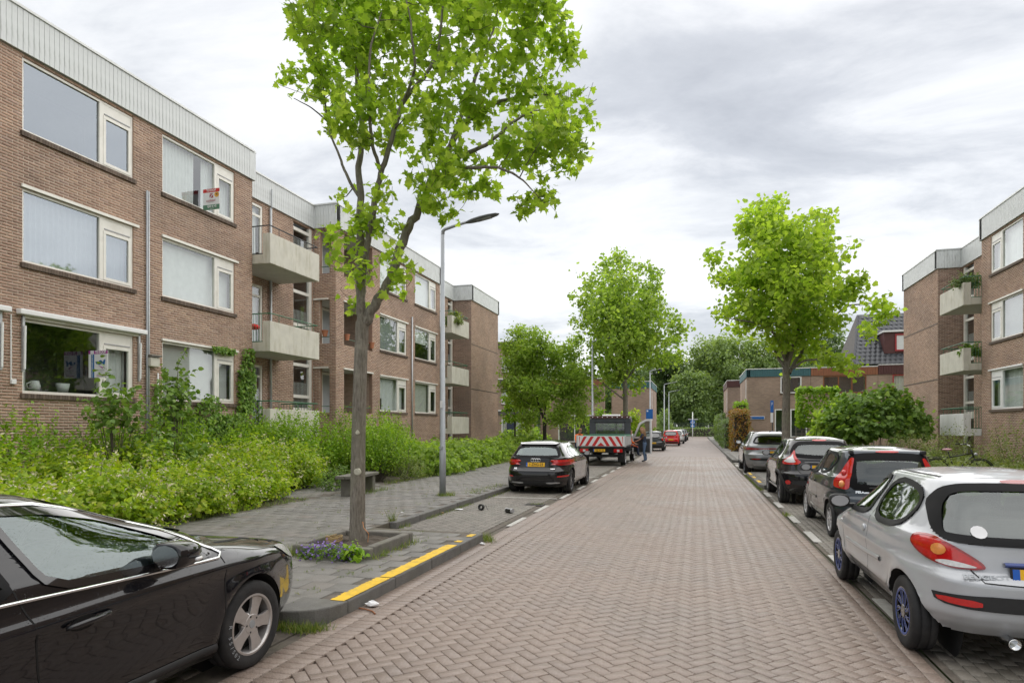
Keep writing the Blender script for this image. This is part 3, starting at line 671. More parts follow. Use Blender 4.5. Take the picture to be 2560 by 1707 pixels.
def window(parent, T, u0, u1, z0, z1, split, cur=None, glass='window_glass', sills=True, lintel=True, single_sill=False, side='far', room='room', frame='white_frame', top_vent=True):
    fw = .06; f = MB(T)
    f.box(u0, u1, -.11, -.03, z0, z0 + fw); f.box(u0, u1, -.11, -.03, z1 - fw, z1); f.box(u0, u0 + fw * .8, -.108, -.032, z0 + fw, z1 - fw); f.box(u1 - fw, u1, -.108, -.032, z0 + fw, z1 - fw)
    f.box(split - .05, split + .05, -.109, -.025, z0 + fw, z1 - fw)
    w = f.build('window', frame, parent, bev=.004, world=True)
    a, b = (split + .05, u1 - fw) if side == 'far' else (u0 + fw * .8, split - .05)      # opening light
    c, d = (u0 + fw * .8, split - .05) if side == 'far' else (split + .05, u1 - fw)
    zt = z1 - fw - (.27 if top_vent else 0)
    if top_vent:
        MB(T).box(a, b, -.09, -.035, zt, z1 - fw).build('vent_panel', frame, w, bev=.004)
        MB(T).box(a + .03, b - .02, -.036, -.018, zt + .03, zt + .055).build('vent_slot', 'print_grey', w)
    s = MB(T); sw = .07
    s.box(a, b, -.085, -.015, z0 + fw, z0 + fw + sw); s.box(a, b, -.085, -.015, zt - sw, zt); s.box(a, a + sw, -.084, -.016, z0 + fw + sw, zt - sw); s.box(b - sw, b, -.084, -.016, z0 + fw + sw, zt - sw)
    s.build('sash', frame, w, bev=.004)
    g = MB(T); g.add([(c, -.07, z0 + fw), (d, -.07, z0 + fw), (d, -.07, z1 - fw), (c, -.07, z1 - fw)], [(0, 1, 2, 3)]); g.build('pane', glass, w)
    g = MB(T); g.add([(a + sw, -.05, z0 + fw + sw), (b - sw, -.05, z0 + fw + sw), (b - sw, -.05, zt - sw), (a + sw, -.05, zt - sw)], [(0, 1, 2, 3)]); g.build('pane', glass, w)
    # the room behind
    r = MB(T); D = -1.6
    r.add([(u0, D, z0 - .3), (u1, D, z0 - .3), (u1, D, z1 + .2), (u0, D, z1 + .2), (u0, -.12, z0 - .3), (u1, -.12, z0 - .3), (u1, -.12, z1 + .2), (u0, -.12, z1 + .2)],
          [(0, 1, 2, 3), (0, 4, 7, 3), (1, 5, 6, 2), (3, 2, 6, 7), (0, 1, 5, 4)]); r.build('room', room, w)
    if cur: curtain(w, T, u0 + .05, u1 - .05, z0 + .05, z1 - .05, cur)
    if lintel:
        MB(T).box(u0 - .03, u1 + .14, .002, .045, z1 + .0, z1 + .065).build('lintel_strip', frame, w, bev=.004)
    if sills:
        n = int((u1 - u0 + .1) / .062); pit = (u1 - u0 + .1) / n
        if single_sill:
            me = MB(T).box(-pit / 2 + .003, pit / 2 - .003, -.03, .055, -.1, 0); me = me.mesh('sill_brick', 'sill_brick')
            o0 = Vector(T(0, 0, 0))
            for i in range(n):
                o = obj('sill_brick', me, w); o.location = Vector(T(u0 - .05 + (i + .5) * pit, 0, z0 - .004)) - o0
        else:
            b = MB(T)
            for i in range(n): b.box(u0 - .05 + i * pit + .003, u0 - .05 + (i + 1) * pit - .003, -.03, .055, z0 - .1, z0 - .004)
            b.build('sill', 'sill_brick', w)
    return w
def fascia(parent, T, u0, u1, z0=9.57, z1=10.44, single=True, m='fascia', bw=.112):
    n = max(1, round((u1 - u0) / bw)); pit = (u1 - u0) / n
    me = MB(T).box(.004, pit - .004, .05, .075, 0, z1 - z0).mesh('fascia_board', m); o0 = Vector(T(0, 0, 0))
    if single:
        for i in range(n):
            o = obj('fascia_board', me); o.location = Vector(T(u0 + i * pit, random.uniform(-.002, .002), z0)) - o0; attach(o, parent)
    else:
        b = MB(T)
        for i in range(n): b.box(u0 + i * pit + .004, u0 + (i + 1) * pit - .004, .05, .075, z0, z1)
        b.build('fascia_boards', m, parent, world=True)
    MB(T).box(u0, u1, -.2, .052, z0 + .01, z1).build('fascia_backing', m, parent, world=True)
    MB(T).box(u0 - .0, u1 + .0, -.3, .105, z1 + .002, z1 + .065).build('roof_trim', 'fascia_trim', parent, bev=.006, world=True)
def balcony(parent, T, ua, z0, rail='rail_green', conc='concrete', L=2.7, n1=.65, nw=-1.0):
    b = MB(T)
    b.box(ua, ua + L, n1 - .085, n1, z0, z0 + .95)
    b.box(ua, ua + .085, n1 - .28, n1 - .085, z0, z0 + .95)
    b.box(ua + L - .085, ua + L, n1 - .2, n1 - .085, z0, z0 + .95)
    o = b.build('balcony', conc, parent, bev=.012, world=True)
    MB(T).box(ua + .012, ua + L - .012, nw, n1 - .09, z0 + .012, z0 + .17).build('floor_slab', 'soffit', o)
    MB(T).box(ua + .004, ua + .08, nw, n1 - .285, z0 + .02, z0 + .3).build('kerb_upstand', conc, o, bev=.008)
    r = MB(T); zr = z0 + 1.2
    r.tube([(ua + .04, n1 - .92, zr), (ua + .04, n1 - .05, zr), (ua + L - .04, n1 - .05, zr), (ua + L - .04, nw + .1, zr)], .02, 6)
    r.build('handrail', rail, o)
    for n in np.arange(n1 - .86, n1 - .29, .1): MB(T).tube([(ua + .04, n, z0 + .33), (ua + .04, n, zr)], .008, 5).build('rail_bar', rail, o)
    for u in (ua + .5, ua + 1.5, ua + 2.4): MB(T).tube([(u, n1 - .05, z0 + .94), (u, n1 - .05, zr)], .01, 5).build('rail_post', rail, o)
    MB(T).box(ua + .02, ua + .06, n1 - .9, n1 - .29, z0 + .31, z0 + .335).build('rail_bottom', rail, o)
    for n in np.arange(nw + .1, n1 - .25, .12): MB(T).tube([(ua + L - .04, n, z0 + .2), (ua + L - .04, n, zr)], .008, 5).build('rail_bar', rail, o)
    return o
FL = (1.42, 4.17, 6.93)                  # balcony undersides
def recess(bk, root, T, ua, ub, rails, conc, near=True):
    """set-back bay: balcony doors, brick pier, stair glazing"""
    d0, d1 = ua + .1, ua + 1.8; s0, s1 = ua + 3.55, ub - .08
    holes = [(d0, d1, z + .2, z + 2.5) for z in FL] + [(s0, s1, .4, 9.5)]
    bk.wall(root, T, ua, ub, 0, 9.57, holes, 'brick')
    for k, z in enumerate(FL):
        f = MB(T); za, zb = z + .2, z + 2.5
        f.box(d0, d0 + .08, -.1, -.02, za, zb); f.box(d1 - .09, d1, -.1, -.02, za, zb); f.box(d0 + .08, d1 - .09, -.1, -.02, zb - .08, zb); f.box(d0 + .08, d1 - .09, -.1, -.02, za, za + .12); f.box(d0 + .72, d0 + .82, -.1, -.02, za + .12, zb - .08)
        f.box(d0 + .82, d1 - .09, -.095, -.03, zb - .42, zb - .34)
        w = f.build('balcony_door', 'white_frame', root, bev=.004, world=True)
        for a, b, c, e in ((d0 + .08, d0 + .72, za + .12, zb - .08), (d0 + .82, d1 - .09, za + .12, zb - .42), (d0 + .82, d1 - .09, zb - .34, zb - .08)):
            g = MB(T); g.add([(a, -.06, c), (b, -.06, c), (b, -.06, e), (a, -.06, e)], [(0, 1, 2, 3)]); g.build('pane', 'window_glass', w)
        pleats(T, d0 + .05, d1 - .05, za + .05, zb - .1, -.22, .02, .15).build('curtain', 'curtain', w, smooth=True)
        balcony(root, T, ua + .02, z, rails[k], conc[k], n1=.65 + 1.0, nw=.002)
    # stair glazing with white bars
    f = MB(T)
    f.box(s1 - .2, s1 - .04, -.12, -.0, .4, 9.5); f.box(s0, s0 + .05, -.12, -.03, .4, 9.5)
    for z in (2.0 + .9, 4.1, 5.6, 6.85, 8.35, 9.2): f.box(s0 + .05, s1 - .2, -.11, -.02, z, z + .12)
    w = f.build('stair_glazing', 'white_frame', root, bev=.004, world=True)
    for z in (2.55, 5.3, 8.05):
        MB(T).box(s0 + .05, s1 - .2, -.1, -.04, z - .35, z - .02).build('infill_panel', 'white_frame', w, bev=.004)
        for u in np.arange(s0 + .12, s1 - .22, .085): MB(T).tube([(u, -.15, z), (u, -.15, z + .95)], .011, 5).build('bar', 'white_plastic', w)
    g = MB(T); g.add([(s0 + .05, -.075, .4), (s1 - .2, -.075, .4), (s1 - .2, -.075, 9.5), (s0 + .05, -.075, 9.5)], [(0, 1, 2, 3)]); g.build('pane', 'window_glass', w)
    r = MB(T); r.add([(s0 - .1, -1.8, 0), (s1, -1.8, 0), (s1, -1.8, 9.6), (s0 - .1, -1.8, 9.6), (s0 - .1, -.16, 0), (s0 - .1, -.16, 9.6), (s1, -.16, 0), (s1, -.16, 9.6)], [(0, 1, 2, 3), (0, 4, 5, 3), (1, 6, 7, 2)])
    for z in (2.3, 5.05, 7.8): r.box(s0 - .1, s1, -1.7, -.2, z - .2, z)
    r.build('stairwell', 'house_brick', w)
    # rain pipe down the pier
    p = MB(T); p.tube([(ua + 2.15, .07, .3), (ua + 2.15, .07, 9.5)], .045, 8)
    p.build('rain_pipe', 'galv', root, smooth=True, world=True)
def apartment(root, sx, Xf, ya, y_re, windows, near_single, rails, conc, b2=None, end_len=5.4, recw=4.85, small=False, rails2=None):
    """facade block, recessed stair bay, then either a second facade block + stair bay + end block, or the end block"""
    bk = Bricks()
    def TT(X): return (lambda u, n, z: (X + sx * n, u, z))
    T0 = TT(Xf)
    holes = [(w[0], w[1], w[2], w[3]) for w in windows if w[1] < y_re]
    bk.wall(root, T0, ya, y_re, 0, 9.57, holes)
    fascia(root, T0, ya, y_re, single=near_single)
    def ret(X0, X1, Y, face, top=9.57, m='brick', holes=(), name='wall'):
        """wall across the street axis; face=-1 looks at the camera"""
        T = lambda u, n, z: (u, Y + face * n, z)
        bk.wall(root, T, min(X0, X1), max(X0, X1), 0, top, holes, m, name=name); return T
    Xr = Xf - sx * 1.0
    T = ret(Xf, Xr, y_re, 1); fascia(root, T, min(Xf, Xr) - .075, max(Xf, Xr) + .075, single=False)
    recess(bk, root, TT(Xr), y_re, y_re + recw, rails, conc)
    fascia(root, TT(Xr), y_re + .05, y_re + recw, single=near_single)
    return bk, TT, ret
def roof_slab(root, x0, x1, y0, y1, z=10.3):
    MB().box(x0, x1, y0, y1, z, z + .12).build('flat_roof', 'lamp_dark', root, world=True)
# ---- left block
LX = -13.45
lb = empty('apartment_block', (LX, 20, 0), 0, 'long three storey brick apartment block behind the green garden on the left', 'building')
wz = [(2.5, 4.06), (5.22, 6.78), (7.95, 9.5)]
W1 = (9.87, 12.59, 11.72); W2 = (13.48, 16.2, 15.44); W0 = (6.2, 8.92, 8.05)
A2 = (25.45, 28.15, 27.25); B2 = (29.1, 31.8, 30.95)
allw = []
for w in (W0, W1, W2):
    for k, (a, b) in enumerate(wz): allw.append((w[0], w[1], a, b))
bk, TT, ret = apartment(lb, 1, LX, 3.0, 17.0, allw, True, ('rail_green', 'rail_green', 'rail_black'), ('concrete',) * 3)
T0 = TT(LX)
look = {(0, 0): ('pleat', 'window_glass'), (0, 1): ('pleat', 'window_glass'), (0, 2): (None, 'window_mirror'),
        (1, 0): ('side', 'window_glass'), (1, 1): ('pleat', 'window_mirror'), (1, 2): (None, 'window_mirror'),
        (2, 0): ('vertical', 'window_glass'), (2, 1): ('gauze', 'window_glass'), (2, 2): ('open', 'window_glass')}
for i, w in enumerate((W0, W1, W2)):
    for k, (a, b) in enumerate(wz):
        cu, gl = look[(i, k)]
        o = window(lb, T0, w[0], w[1], a, b, w[2], None if cu == 'side' else cu, gl, lintel=(k < 2), single_sill=(i > 0), room='room_dark' if cu == 'side' else 'room')
        if cu == 'side':
            pleats(T0, w[0] + .05, w[0] + .22, a + .05, b - .05, -.24, .02, .1).build('curtain', 'curtain', o)
            pleats(T0, w[2] + .05, w[1] - .06, a + .05, b - .05, -.24, .02, .16).build('curtain', 'curtain', o)
# second facade block with open corner loggias
YK = 21.85
lg = [(2.34, 4.1), (5.06, 6.78), (7.8, 9.5)]
TK = ret(-14.45, LX, YK, -1, 9.57, 'brick', [(-14.16, -13.73, a, b) for a, b in lg])
fascia(lb, TK, -14.45 + .02, LX + .075, single=True)
holes = [(22.45, 24.75, a, b) for a, b in lg] + [(w[0], w[1], a, b) for w in (A2, B2) for a, b in wz]
bk.wall(lb, T0, YK, 32.3, 0, 9.57, holes); fascia(lb, T0, YK - .0755, 32.3, single=False)
cur2 = [('gauze', 'venetian', 'gauze'), ('cream', 'half', 'pleat')]
for i, w in enumerate((A2, B2)):
    for k, (a, b) in enumerate(wz): window(lb, T0, w[0], w[1], a, b, w[2], cur2[i][k], lintel=(k < 2))
for k, (a, b) in enumerate(lg):
    l = MB(); l.box(-15.5, LX - .02, YK + .02, 24.9, a - .25, a - .06); l.box(-15.5, LX - .02, YK + .02, 24.9, b + .02, b + .2)
    l = l.build('loggia', 'soffit', lb, world=True)
    TB = TT(-14.95)
    MB(TB).box(YK + .3, 24.9, -.2, 0, a - .06, b + .02).build('back_wall', 'house_brick', l)
    MB().box(-14.95, LX - .15, 24.75, 24.9, a - .06, b + .02).build('side_wall', 'house_brick', l)
    f = MB(TB)
    for u in (22.3, 23.1, 23.9, 24.6): f.box(u, u + .09, .004, .06, a - .06, b - .02)
    f.box(22.39, 24.6, .004, .055, b - .12, b - .02)
    f.build('door_frame', 'white_frame', l)
    for u, m in ((22.39, 'curtain'), (23.19, 'blind_grey'), (23.99, 'curtain')): MB(TB).box(u, u + .71, .002, .03, a - .06, b - .12).build('door_leaf', m, l)
    r = MB(); r.tube([(-14.12, YK + .06, a + .27), (-13.75, YK + .06, a + .27)], .015, 6); r.tube([(LX - .06, 22.47, a + .27), (LX - .06, 24.73, a + .27)], .015, 6); r.build('handrail', 'rail_green', l)
    if k < 2:
        MB(TK).box(-14.44, -13.78, .0, .05, b - .01, b + .05).build('lintel_strip', 'white_frame', l); MB(T0).box(22.4, 24.78, .0, .05, b - .01, b + .05).build('lintel_strip', 'white_frame', l)
YE = 36.7; X3 = -13.22
T = ret(LX, LX - 1, 32.3, 1); fascia(lb, T, -14.45, LX + .075, single=False)
recess(bk, lb, TT(-14.4), 32.3, YE, ('rail_green', 'rail_green', 'rail_green'), ('concrete',) * 3); fascia(lb, TT(-14.4), 32.35, YE, single=False)
T = ret(-14.4, X3, YE, -1, 9.57, 'brick_shaded'); fascia(lb, T, -14.4, X3 + .075, single=False)
bk.wall(lb, TT(X3), YE, 42.2, 0, 9.57, (), 'brick'); fascia(lb, TT(X3), YE - .0755, 42.2, single=False)
T = ret(-24, X3, 42.2, 1); fascia(lb, T, -24, X3 + .075, single=False)
for z in (4.1, 6.85): MB(TT(X3)).box(YE + .01, 42.19, .0, .006, z, z + .06).build('slab_band', 'sill_brick', lb, world=True)
roof_slab(lb, -24, LX - .25, 3, 17); roof_slab(lb, -24, -14.7, 17, 42)
MB().box(-24, -23.8, 3, 42, 0, 10.3).build('rear_wall', 'house_brick', lb, world=True)
bk.finish(lb)
# pipes, awnings, vents on the near facade
p = MB(T0); p.tube([(12.95, .05, .2), (12.95, .05, 7.8)], .026, 8); p.build('rain_pipe', 'pipe_grey', lb, smooth=True, world=True)
p = MB(T0); p.tube([(13.02, .04, .2), (13.02, .04, 7.8)], .018, 8); p.build('rain_pipe', 'galv', lb, smooth=True, world=True)
p = MB(T0); p.tube([(28.65, .06, .2), (28.65, .06, 7.2)], .04, 8); p.build('rain_pipe', 'galv', lb, smooth=True, world=True)
p = MB(T0); p.tube([(13.3, .04, .2), (13.3, .04, 3.2)], .02, 6); p.build('cable_duct', 'white_plastic', lb, smooth=True, world=True)
v = MB(T0); v.box(12.97, 13.25, .0, .16, 3.34, 3.58); v = v.build('flue_box', 'concrete', lb, bev=.02, world=True); MB(T0).box(12.95, 13.27, 0, .2, 3.59, 3.64).build('flue_lid', 'concrete_old', v)
for u0, u1 in ((9.72, 12.86), (6.1, 9.55)):
    a = MB(T0); a.box(u0, u1, .02, .17, 4.12, 4.235); a = a.build('awning', 'white_plastic', lb, bev=.02, world=True)
    for u in (u0 + .12, u1 - .16):
        MB(T0).box(u, u + .05, .01, .05, 2.95, 4.12).build('guide_rail', 'galv', a); MB(T0).tube([(u + .025, .07, 3.0), (u + .025, .09, 3.9)], .022, 8).build('folding_arm', 'white_plastic', a)
MB(T0).tube([(9.62, .03, 4.1), (9.62, .03, 2.75)], .012, 6).build('cable_duct', 'white_plastic', lb, world=True)
MB(T0).box(9.62, 9.72, .0, .05, 2.68, 2.78).build('junction_box', 'white_plastic', lb, bev=.006, world=True)
for y in (13.6, 14.15): MB().lathe([(0, 10.95), (.1, 10.95), (.13, 10.88), (.06, 10.8), (.06, 10.42)], 12, Matrix.Translation((-15.2, y, 0))).build('roof_vent', 'galv', lb, smooth=True, world=True)
p = MB(TT(-14.45)); p.tube([(19.15, .12, 9.5), (19.15, .12, 10.15)], .022, 6); p.build('vent_pipe', 'galv', lb, world=True)
# ---- right block (mirror image, further down)
RX = 11.47
rb = empty('apartment_block', (RX, 32, 0), 0, 'three storey brick apartment block with grey roof edge at the right', 'building')
RW = (27.5, 30.15, 29.22); RW2 = (23.6, 26.3, 25.4)
bkr, TTr, retr = apartment(rb, -1, RX, 19.0, 31.0, [(w[0], w[1], a, b) for w in (RW, RW2) for a, b in wz], False, ('rail_green', 'rail_green', 'rail_green'), ('concrete_white', 'concrete', 'concrete'))
curr = ('gauze', 'venetian', 'gauze')
for k, (a, b) in enumerate(wz):
    window(rb, TTr(RX), RW[0], RW[1], a, b, RW[2], curr[k], lintel=(k < 2), frame='white_plastic' if k == 0 else 'white_frame')
    window(rb, TTr(RX), RW2[0], RW2[1], a, b, RW2[2], 'pleat', lintel=(k < 2))
T = retr(RX - .05, 12.47, 35.85, -1, 9.57, 'brick_shaded'); fascia(rb, T, RX - .05 - .075, 12.47, single=False)
bkr.wall(rb, TTr(RX - .05), 35.85, 41.2, 0, 9.57, (), 'brick'); fascia(rb, TTr(RX - .05), 35.7745, 41.2, single=False)
T = retr(RX - .05, 22, 41.2, 1); fascia(rb, T, RX - .125, 22, single=False)
for z in (4.1, 6.85): MB(TTr(RX - .05)).box(35.86, 41.19, .0, .006, z, z + .07).build('slab_band', 'sill_brick', rb, world=True)
MB().box(RX + .02, RX + .3, -12, 19, 0, 10.45).build('wall', 'house_brick', rb, world=True)  # out-of-frame run of the block, added for window and car reflections
roof_slab(rb, RX + .25, 22, -12, 31); roof_slab(rb, 12.75, 22, 31, 41)
MB().box(21.8, 22, 19, 41, 0, 10.3).build('rear_wall', 'house_brick', rb, world=True)
bkr.finish(rb, 200)
# things on the balconies
def hang_plants(name, T, u0, u1, n0, n1, z0, z1, cnt, m, label, cat):
    pass
# ================================================================== terraced houses
def house_window(parent, T, u0, u1, z0, z1, splits, frame, cur=None, glass='window_glass'):
    f = MB(T); f.box(u0, u1, -.08, .01, z0, z0 + .08); f.box(u0, u1, -.08, .01, z1 - .08, z1)
    for s in [u0] + list(splits) + [u1 - .08]: f.box(s, s + .08, -.079, .012, z0 + .08, z1 - .08)
    w = f.build('window', frame, parent, world=True)
    g = MB(T); g.add([(u0 + .05, -.03, z0 + .05), (u1 - .05, -.03, z0 + .05), (u1 - .05, -.03, z1 - .05), (u0 + .05, -.03, z1 - .05)], [(0, 1, 2, 3)]); g.build('pane', glass, w)
    MB(T).box(u0, u1, -.9, -.8, z0, z1).build('room', 'room_dark', w)
    if cur: pleats(T, u0 + .06, u1 - .06, z0 + .06, z1 - .06, -.12, .02, .2).build('curtain', cur, w)
    MB(T).box(u0 - .03, u1 + .03, 0, .05, z0 - .08, z0 - .003).build('sill', 'sill_brick', w)
    return w
def walled(parent, T, u0, u1, z0, z1, holes, m='house_brick', name='wall', th=.3):
    us = sorted({u0, u1, *[h[0] for h in holes], *[h[1] for h in holes]}); zs = sorted({z0, z1, *[h[2] for h in holes], *[h[3] for h in holes]})
    b = MB(T)
    for ua, ub in zip(us, us[1:]):
        for zc, zd in zip(zs, zs[1:]):
            if any(h[0] < (ua + ub) / 2 < h[1] and h[2] < (zc + zd) / 2 < h[3] for h in holes): continue
            b.box(ua, ub, -th, 0, zc, zd)
    return b.build(name, m, parent, world=True)
def ribbed(parent, T, u0, u1, z0, z1, m, pit=.17):
    b = MB(T); n = max(1, round((u1 - u0) / pit))
    for i in range(n): b.box(u0 + (u1 - u0) * i / n + .01, u0 + (u1 - u0) * (i + 1) / n - .01, .01, .05, z0, z1)
    b.box(u0, u1, -.2, .011, z0 + .01, z1 - .01)
    o = b.build('fascia_boards', m, parent, world=True)
    MB(T).box(u0, u1, -.25, .075, z1, z1 + .06).build('roof_trim', 'white_plastic', parent, world=True); return o
# right terrace: three dwellings in a row facing the camera
HY = 52.0
h = empty('terraced_house', (6, HY, 0), 0, 'two storey brick house with teal roof edge behind the trees on the right', 'house')
Tf = lambda u, n, z: (u, HY - n, z); Ts = lambda u, n, z: (3.78 - n, u, z)
w_up = (6.15, 7.62, 4.35, 5.6); w_dn = (5.75, 8.0, .35, 3.15)
walled(h, Tf, 3.78, 8.25, 0, 5.62, [w_up, w_dn]); ribbed(h, Tf, 3.7, 8.25, 5.63, 6.2, 'teal_panel')
house_window(h, Tf, *w_up, [6.7], 'white_plastic', None, 'window_mirror'); house_window(h, Tf, *w_dn, [6.85], 'white_plastic')
MB(Tf).box(5.75, 8.0, -.02, .03, .95, 1.1).build('transom', 'white_plastic', h, world=True); MB(Tf).box(5.83, 7.92, -.03, -.0, .43, .95).build('panel', 'navy_panel', h, world=True)
walled(h, Ts, HY + .3, HY + 8, 0, 5.62, [(HY + 1, HY + 1.5, 4.0, 5.5)]); ribbed(h, Ts, HY - .05, HY + 8, 5.63, 6.2, 'teal_panel'); house_window(h, Ts, HY + 1, HY + 1.5, 4.0, 5.5, [], 'white_plastic')
MB().box(3.9, 8.25, HY + .1, HY + 8, 5.9, 6.1).build('flat_roof', 'lamp_dark', h, world=True)
h2 = empty('terraced_house', (10.4, HY, 0), 0, 'brick house with rust brown roof edge and brown timber windows on the right', 'house')
w_up = (9.1, 12.0, 4.3, 5.6)
walled(h2, Tf, 8.27, 12.75, 0, 5.62, [w_up, (9.2, 11.8, .3, 3.1)]); ribbed(h2, Tf, 8.27, 12.75, 5.63, 6.2, 'brown_panel')
house_window(h2, Tf, *w_up, [10.1, 11.0], 'wood_brown', None); house_window(h2, Tf, 9.2, 11.8, .3, 3.1, [10.4], 'white_plastic')
MB().box(8.27, 12.75, HY + .1, HY + 8, 5.9, 6.1).build('flat_roof', 'lamp_dark', h2, world=True)
h3 = empty('terraced_house', (15, HY, 0), 0, 'brick house with steep dark tiled roof and red framed dormer window', 'house')
w_up = (13.7, 15.2, 4.0, 5.6)
walled(h3, Tf, 12.77, 19, 0, 5.62, [w_up]); ribbed(h3, Tf, 12.77, 19, 5.63, 6.3, 'maroon_panel')
house_window(h3, Tf, *w_up, [14.6], 'red_frame', 'curtain_cream')
zr0, zr1, yr1 = 6.35, 10.6, 3.6
MB().add([(11.1, HY + .0, zr0), (19, HY + .0, zr0), (19, HY + yr1, zr1), (11.1 + 1.05, HY + yr1, zr1), (11.1, HY + 7.2, zr0), (19, HY + 7.2, zr0)], [(0, 1, 2, 3), (4, 3, 2, 5)]).build('roof', 'roof_tile', h3, world=True)
MB().add([(11.1, HY + .02, zr0), (11.1 + 1.05, HY + yr1, zr1), (11.1, HY + 7.2, zr0)], [(0, 1, 2)]).build('gable_cladding', 'slate_side', h3, world=True)
sl = math.atan2(zr1 - zr0, yr1); rows, cols = 13, 20
tile = MB()
for k in range(5):
    a0, a1 = k / 5, (k + 1) / 5; zf = lambda t: .045 * (math.sin(t * math.pi) ** 1.5)
    tile.add([(a0 * .33, 0, zf(a0) + .035), (a1 * .33, 0, zf(a1) + .035), (a1 * .33, .46, zf(a1)), (a0 * .33, .46, zf(a0)), (a0 * .33, 0, 0), (a1 * .33, 0, 0)], [(0, 1, 2, 3), (4, 5, 1, 0)])
tme = tile.mesh('roof_tile', 'roof_tile', smooth=False)
for r in range(rows):
    for cidx in range(cols):
        s = r * .42; x = 11.3 + cidx * .335 + s * math.cos(sl) / yr1 * 1.05
        if x > 18.2: continue
        if 13.0 < x < 15.4 and .8 < s * math.sin(sl) < 2.45: continue
        o = obj('roof_tile', tme); o.location = (x, HY + s * math.cos(sl) - .03, zr0 + s * math.sin(sl) + .02); o.rotation_euler = (sl, 0, 0); attach(o, h3)
Td = lambda u, n, z: (u, HY + .55 - n, z)
d = MB(); d.box(13.3, 16.2, HY + .55, HY + 3, 7.2, 8.75); d = d.build('dormer', 'maroon_panel', h3, world=True)
MB().box(13.2, 16.3, HY + .4, HY + 3.1, 8.75, 8.87).build('dormer_roof', 'white_plastic', d)
f = MB(Td); f.box(14.0, 15.2, 0, .06, 7.35, 7.45); f.box(14.0, 15.2, 0, .06, 8.5, 8.6); f.box(14, 14.1, 0, .06, 7.45, 8.5); f.box(15.1, 15.2, 0, .06, 7.45, 8.5); f.build('dormer_window', 'red_frame', d)
MB(Td).box(14.1, 15.1, .0, .02, 7.45, 8.5).build('pane', 'curtain', d)
h4 = empty('terraced_house', (5, 66, 0), 0, 'brick house with dark maroon roof edge further down the street on the right', 'house')
T4 = lambda u, n, z: (u, 64.0 - n, z); T4s = lambda u, n, z: (2.9 - n, u, z)
walled(h4, T4, 2.9, 9, 0, 5.6, []); ribbed(h4, T4, 2.85, 9, 5.6, 6.2, 'maroon_panel'); walled(h4, T4s, 64.3, 73, 0, 5.6, [(65.2, 65.8, 3.2, 5.2)]); ribbed(h4, T4s, 64, 73, 5.6, 6.2, 'maroon_panel'); house_window(h4, T4s, 65.2, 65.8, 3.2, 5.2, [], 'white_plastic')
# left far side
h5 = empty('terraced_house', (-9, 62, 0), 0, 'brick house with teal roof edge behind the tree left of the street', 'house')
T5 = lambda u, n, z: (u, 63 - n, z); T5s = lambda u, n, z: (-4.2 + n, u, z); T5b = lambda u, n, z: (u, 58 - n, z)
walled(h5, T5, -8.0, -4.2, 0, 5.6, []); ribbed(h5, T5, -8.0, -4.15, 5.6, 6.2, 'teal_panel')
walled(h5, T5s, 63.3, 72, 0, 5.6, [(64.2, 64.9, 3.6, 5.3)]); ribbed(h5, T5s, 63, 72, 5.6, 6.2, 'teal_panel'); house_window(h5, T5s, 64.2, 64.9, 3.6, 5.3, [], 'white_plastic')
walled(h5, T5b, -14, -8.0, 0, 5.6, [(-12.3, -9.2, .4, 2.9)]); ribbed(h5, T5b, -14, -8, 5.6, 6.2, 'brown_panel'); house_window(h5, T5b, -12.3, -9.2, .4, 2.9, [-10.8], 'white_plastic')
h6 = empty('apartment_block', (-19, 56, 0), 0, 'brick flats with white balcony bands seen past the far end of the long block', 'building')
T6 = lambda u, n, z: (u, 56 - n, z)
ho = [(x, x + 2.2, a, a + 1.5) for x in (-23.5, -20.3, -17.2) for a in (1.0, 3.9, 6.8)]
walled(h6, T6, -26, -14.2, 0, 9.0, ho)
for q in ho: house_window(h6, T6, *q, [q[0] + 1.3], 'white_plastic', 'curtain')
for z in (2.9, 5.8): MB(T6).box(-26, -14.2, .0, .06, z, z + .35).build('panel_band', 'slate_side', h6, world=True); MB(T6).box(-26, -14.2, .0, .08, z + .36, z + .46).build('white_band', 'white_plastic', h6, world=True)
ribbed(h6, T6, -26, -14.1, 9.0, 9.6, 'slate_side'); MB(T6).box(-16.7, -15.8, 0, .05, 0.1, 2.2).build('door', 'navy_panel', h6, world=True)
# ================================================================== cars
def catmull(K, sub):
    K = np.asarray(K, float); out = []
    P = np.vstack([2 * K[0] - K[1], K, 2 * K[-1] - K[-2]])
    for i in range(1, len(P) - 2):
        for t in np.linspace(0, 1, sub, endpoint=False):
            p0, p1, p2, p3 = P[i - 1:i + 3]
            # limited tangents keep the panels from overshooting
            m1 = 0.5 * (p2 - p0); m2 = 0.5 * (p3 - p1)
            lim1 = 1.6 * np.minimum(abs(p1 - p0), abs(p2 - p1)); lim2 = 1.6 * np.minimum(abs(p2 - p1), abs(p3 - p2))
            m1 = np.clip(m1, -lim1, lim1); m2 = np.clip(m2, -lim2, lim2)
            h00 = 2 * t**3 - 3 * t**2 + 1; h10 = t**3 - 2 * t**2 + t; h01 = -2 * t**3 + 3 * t**2; h11 = t**3 - t**2
            out.append(h00 * p1 + h10 * m1 + h01 * p2 + h11 * m2)
    out.append(K[-1]); return np.array(out)
def inpoly(P, poly):
    x, y = P[:, 0], P[:, 1]; c = np.zeros(len(P), bool); n = len(poly)
    for i in range(n):
        x1, y1 = poly[i]; x2, y2 = poly[(i + 1) % n]
        if y1 == y2: continue
        k = ((y1 > y) != (y2 > y)) & (x < (x2 - x1) * (y - y1) / (y2 - y1) + x1); c ^= k
    return c
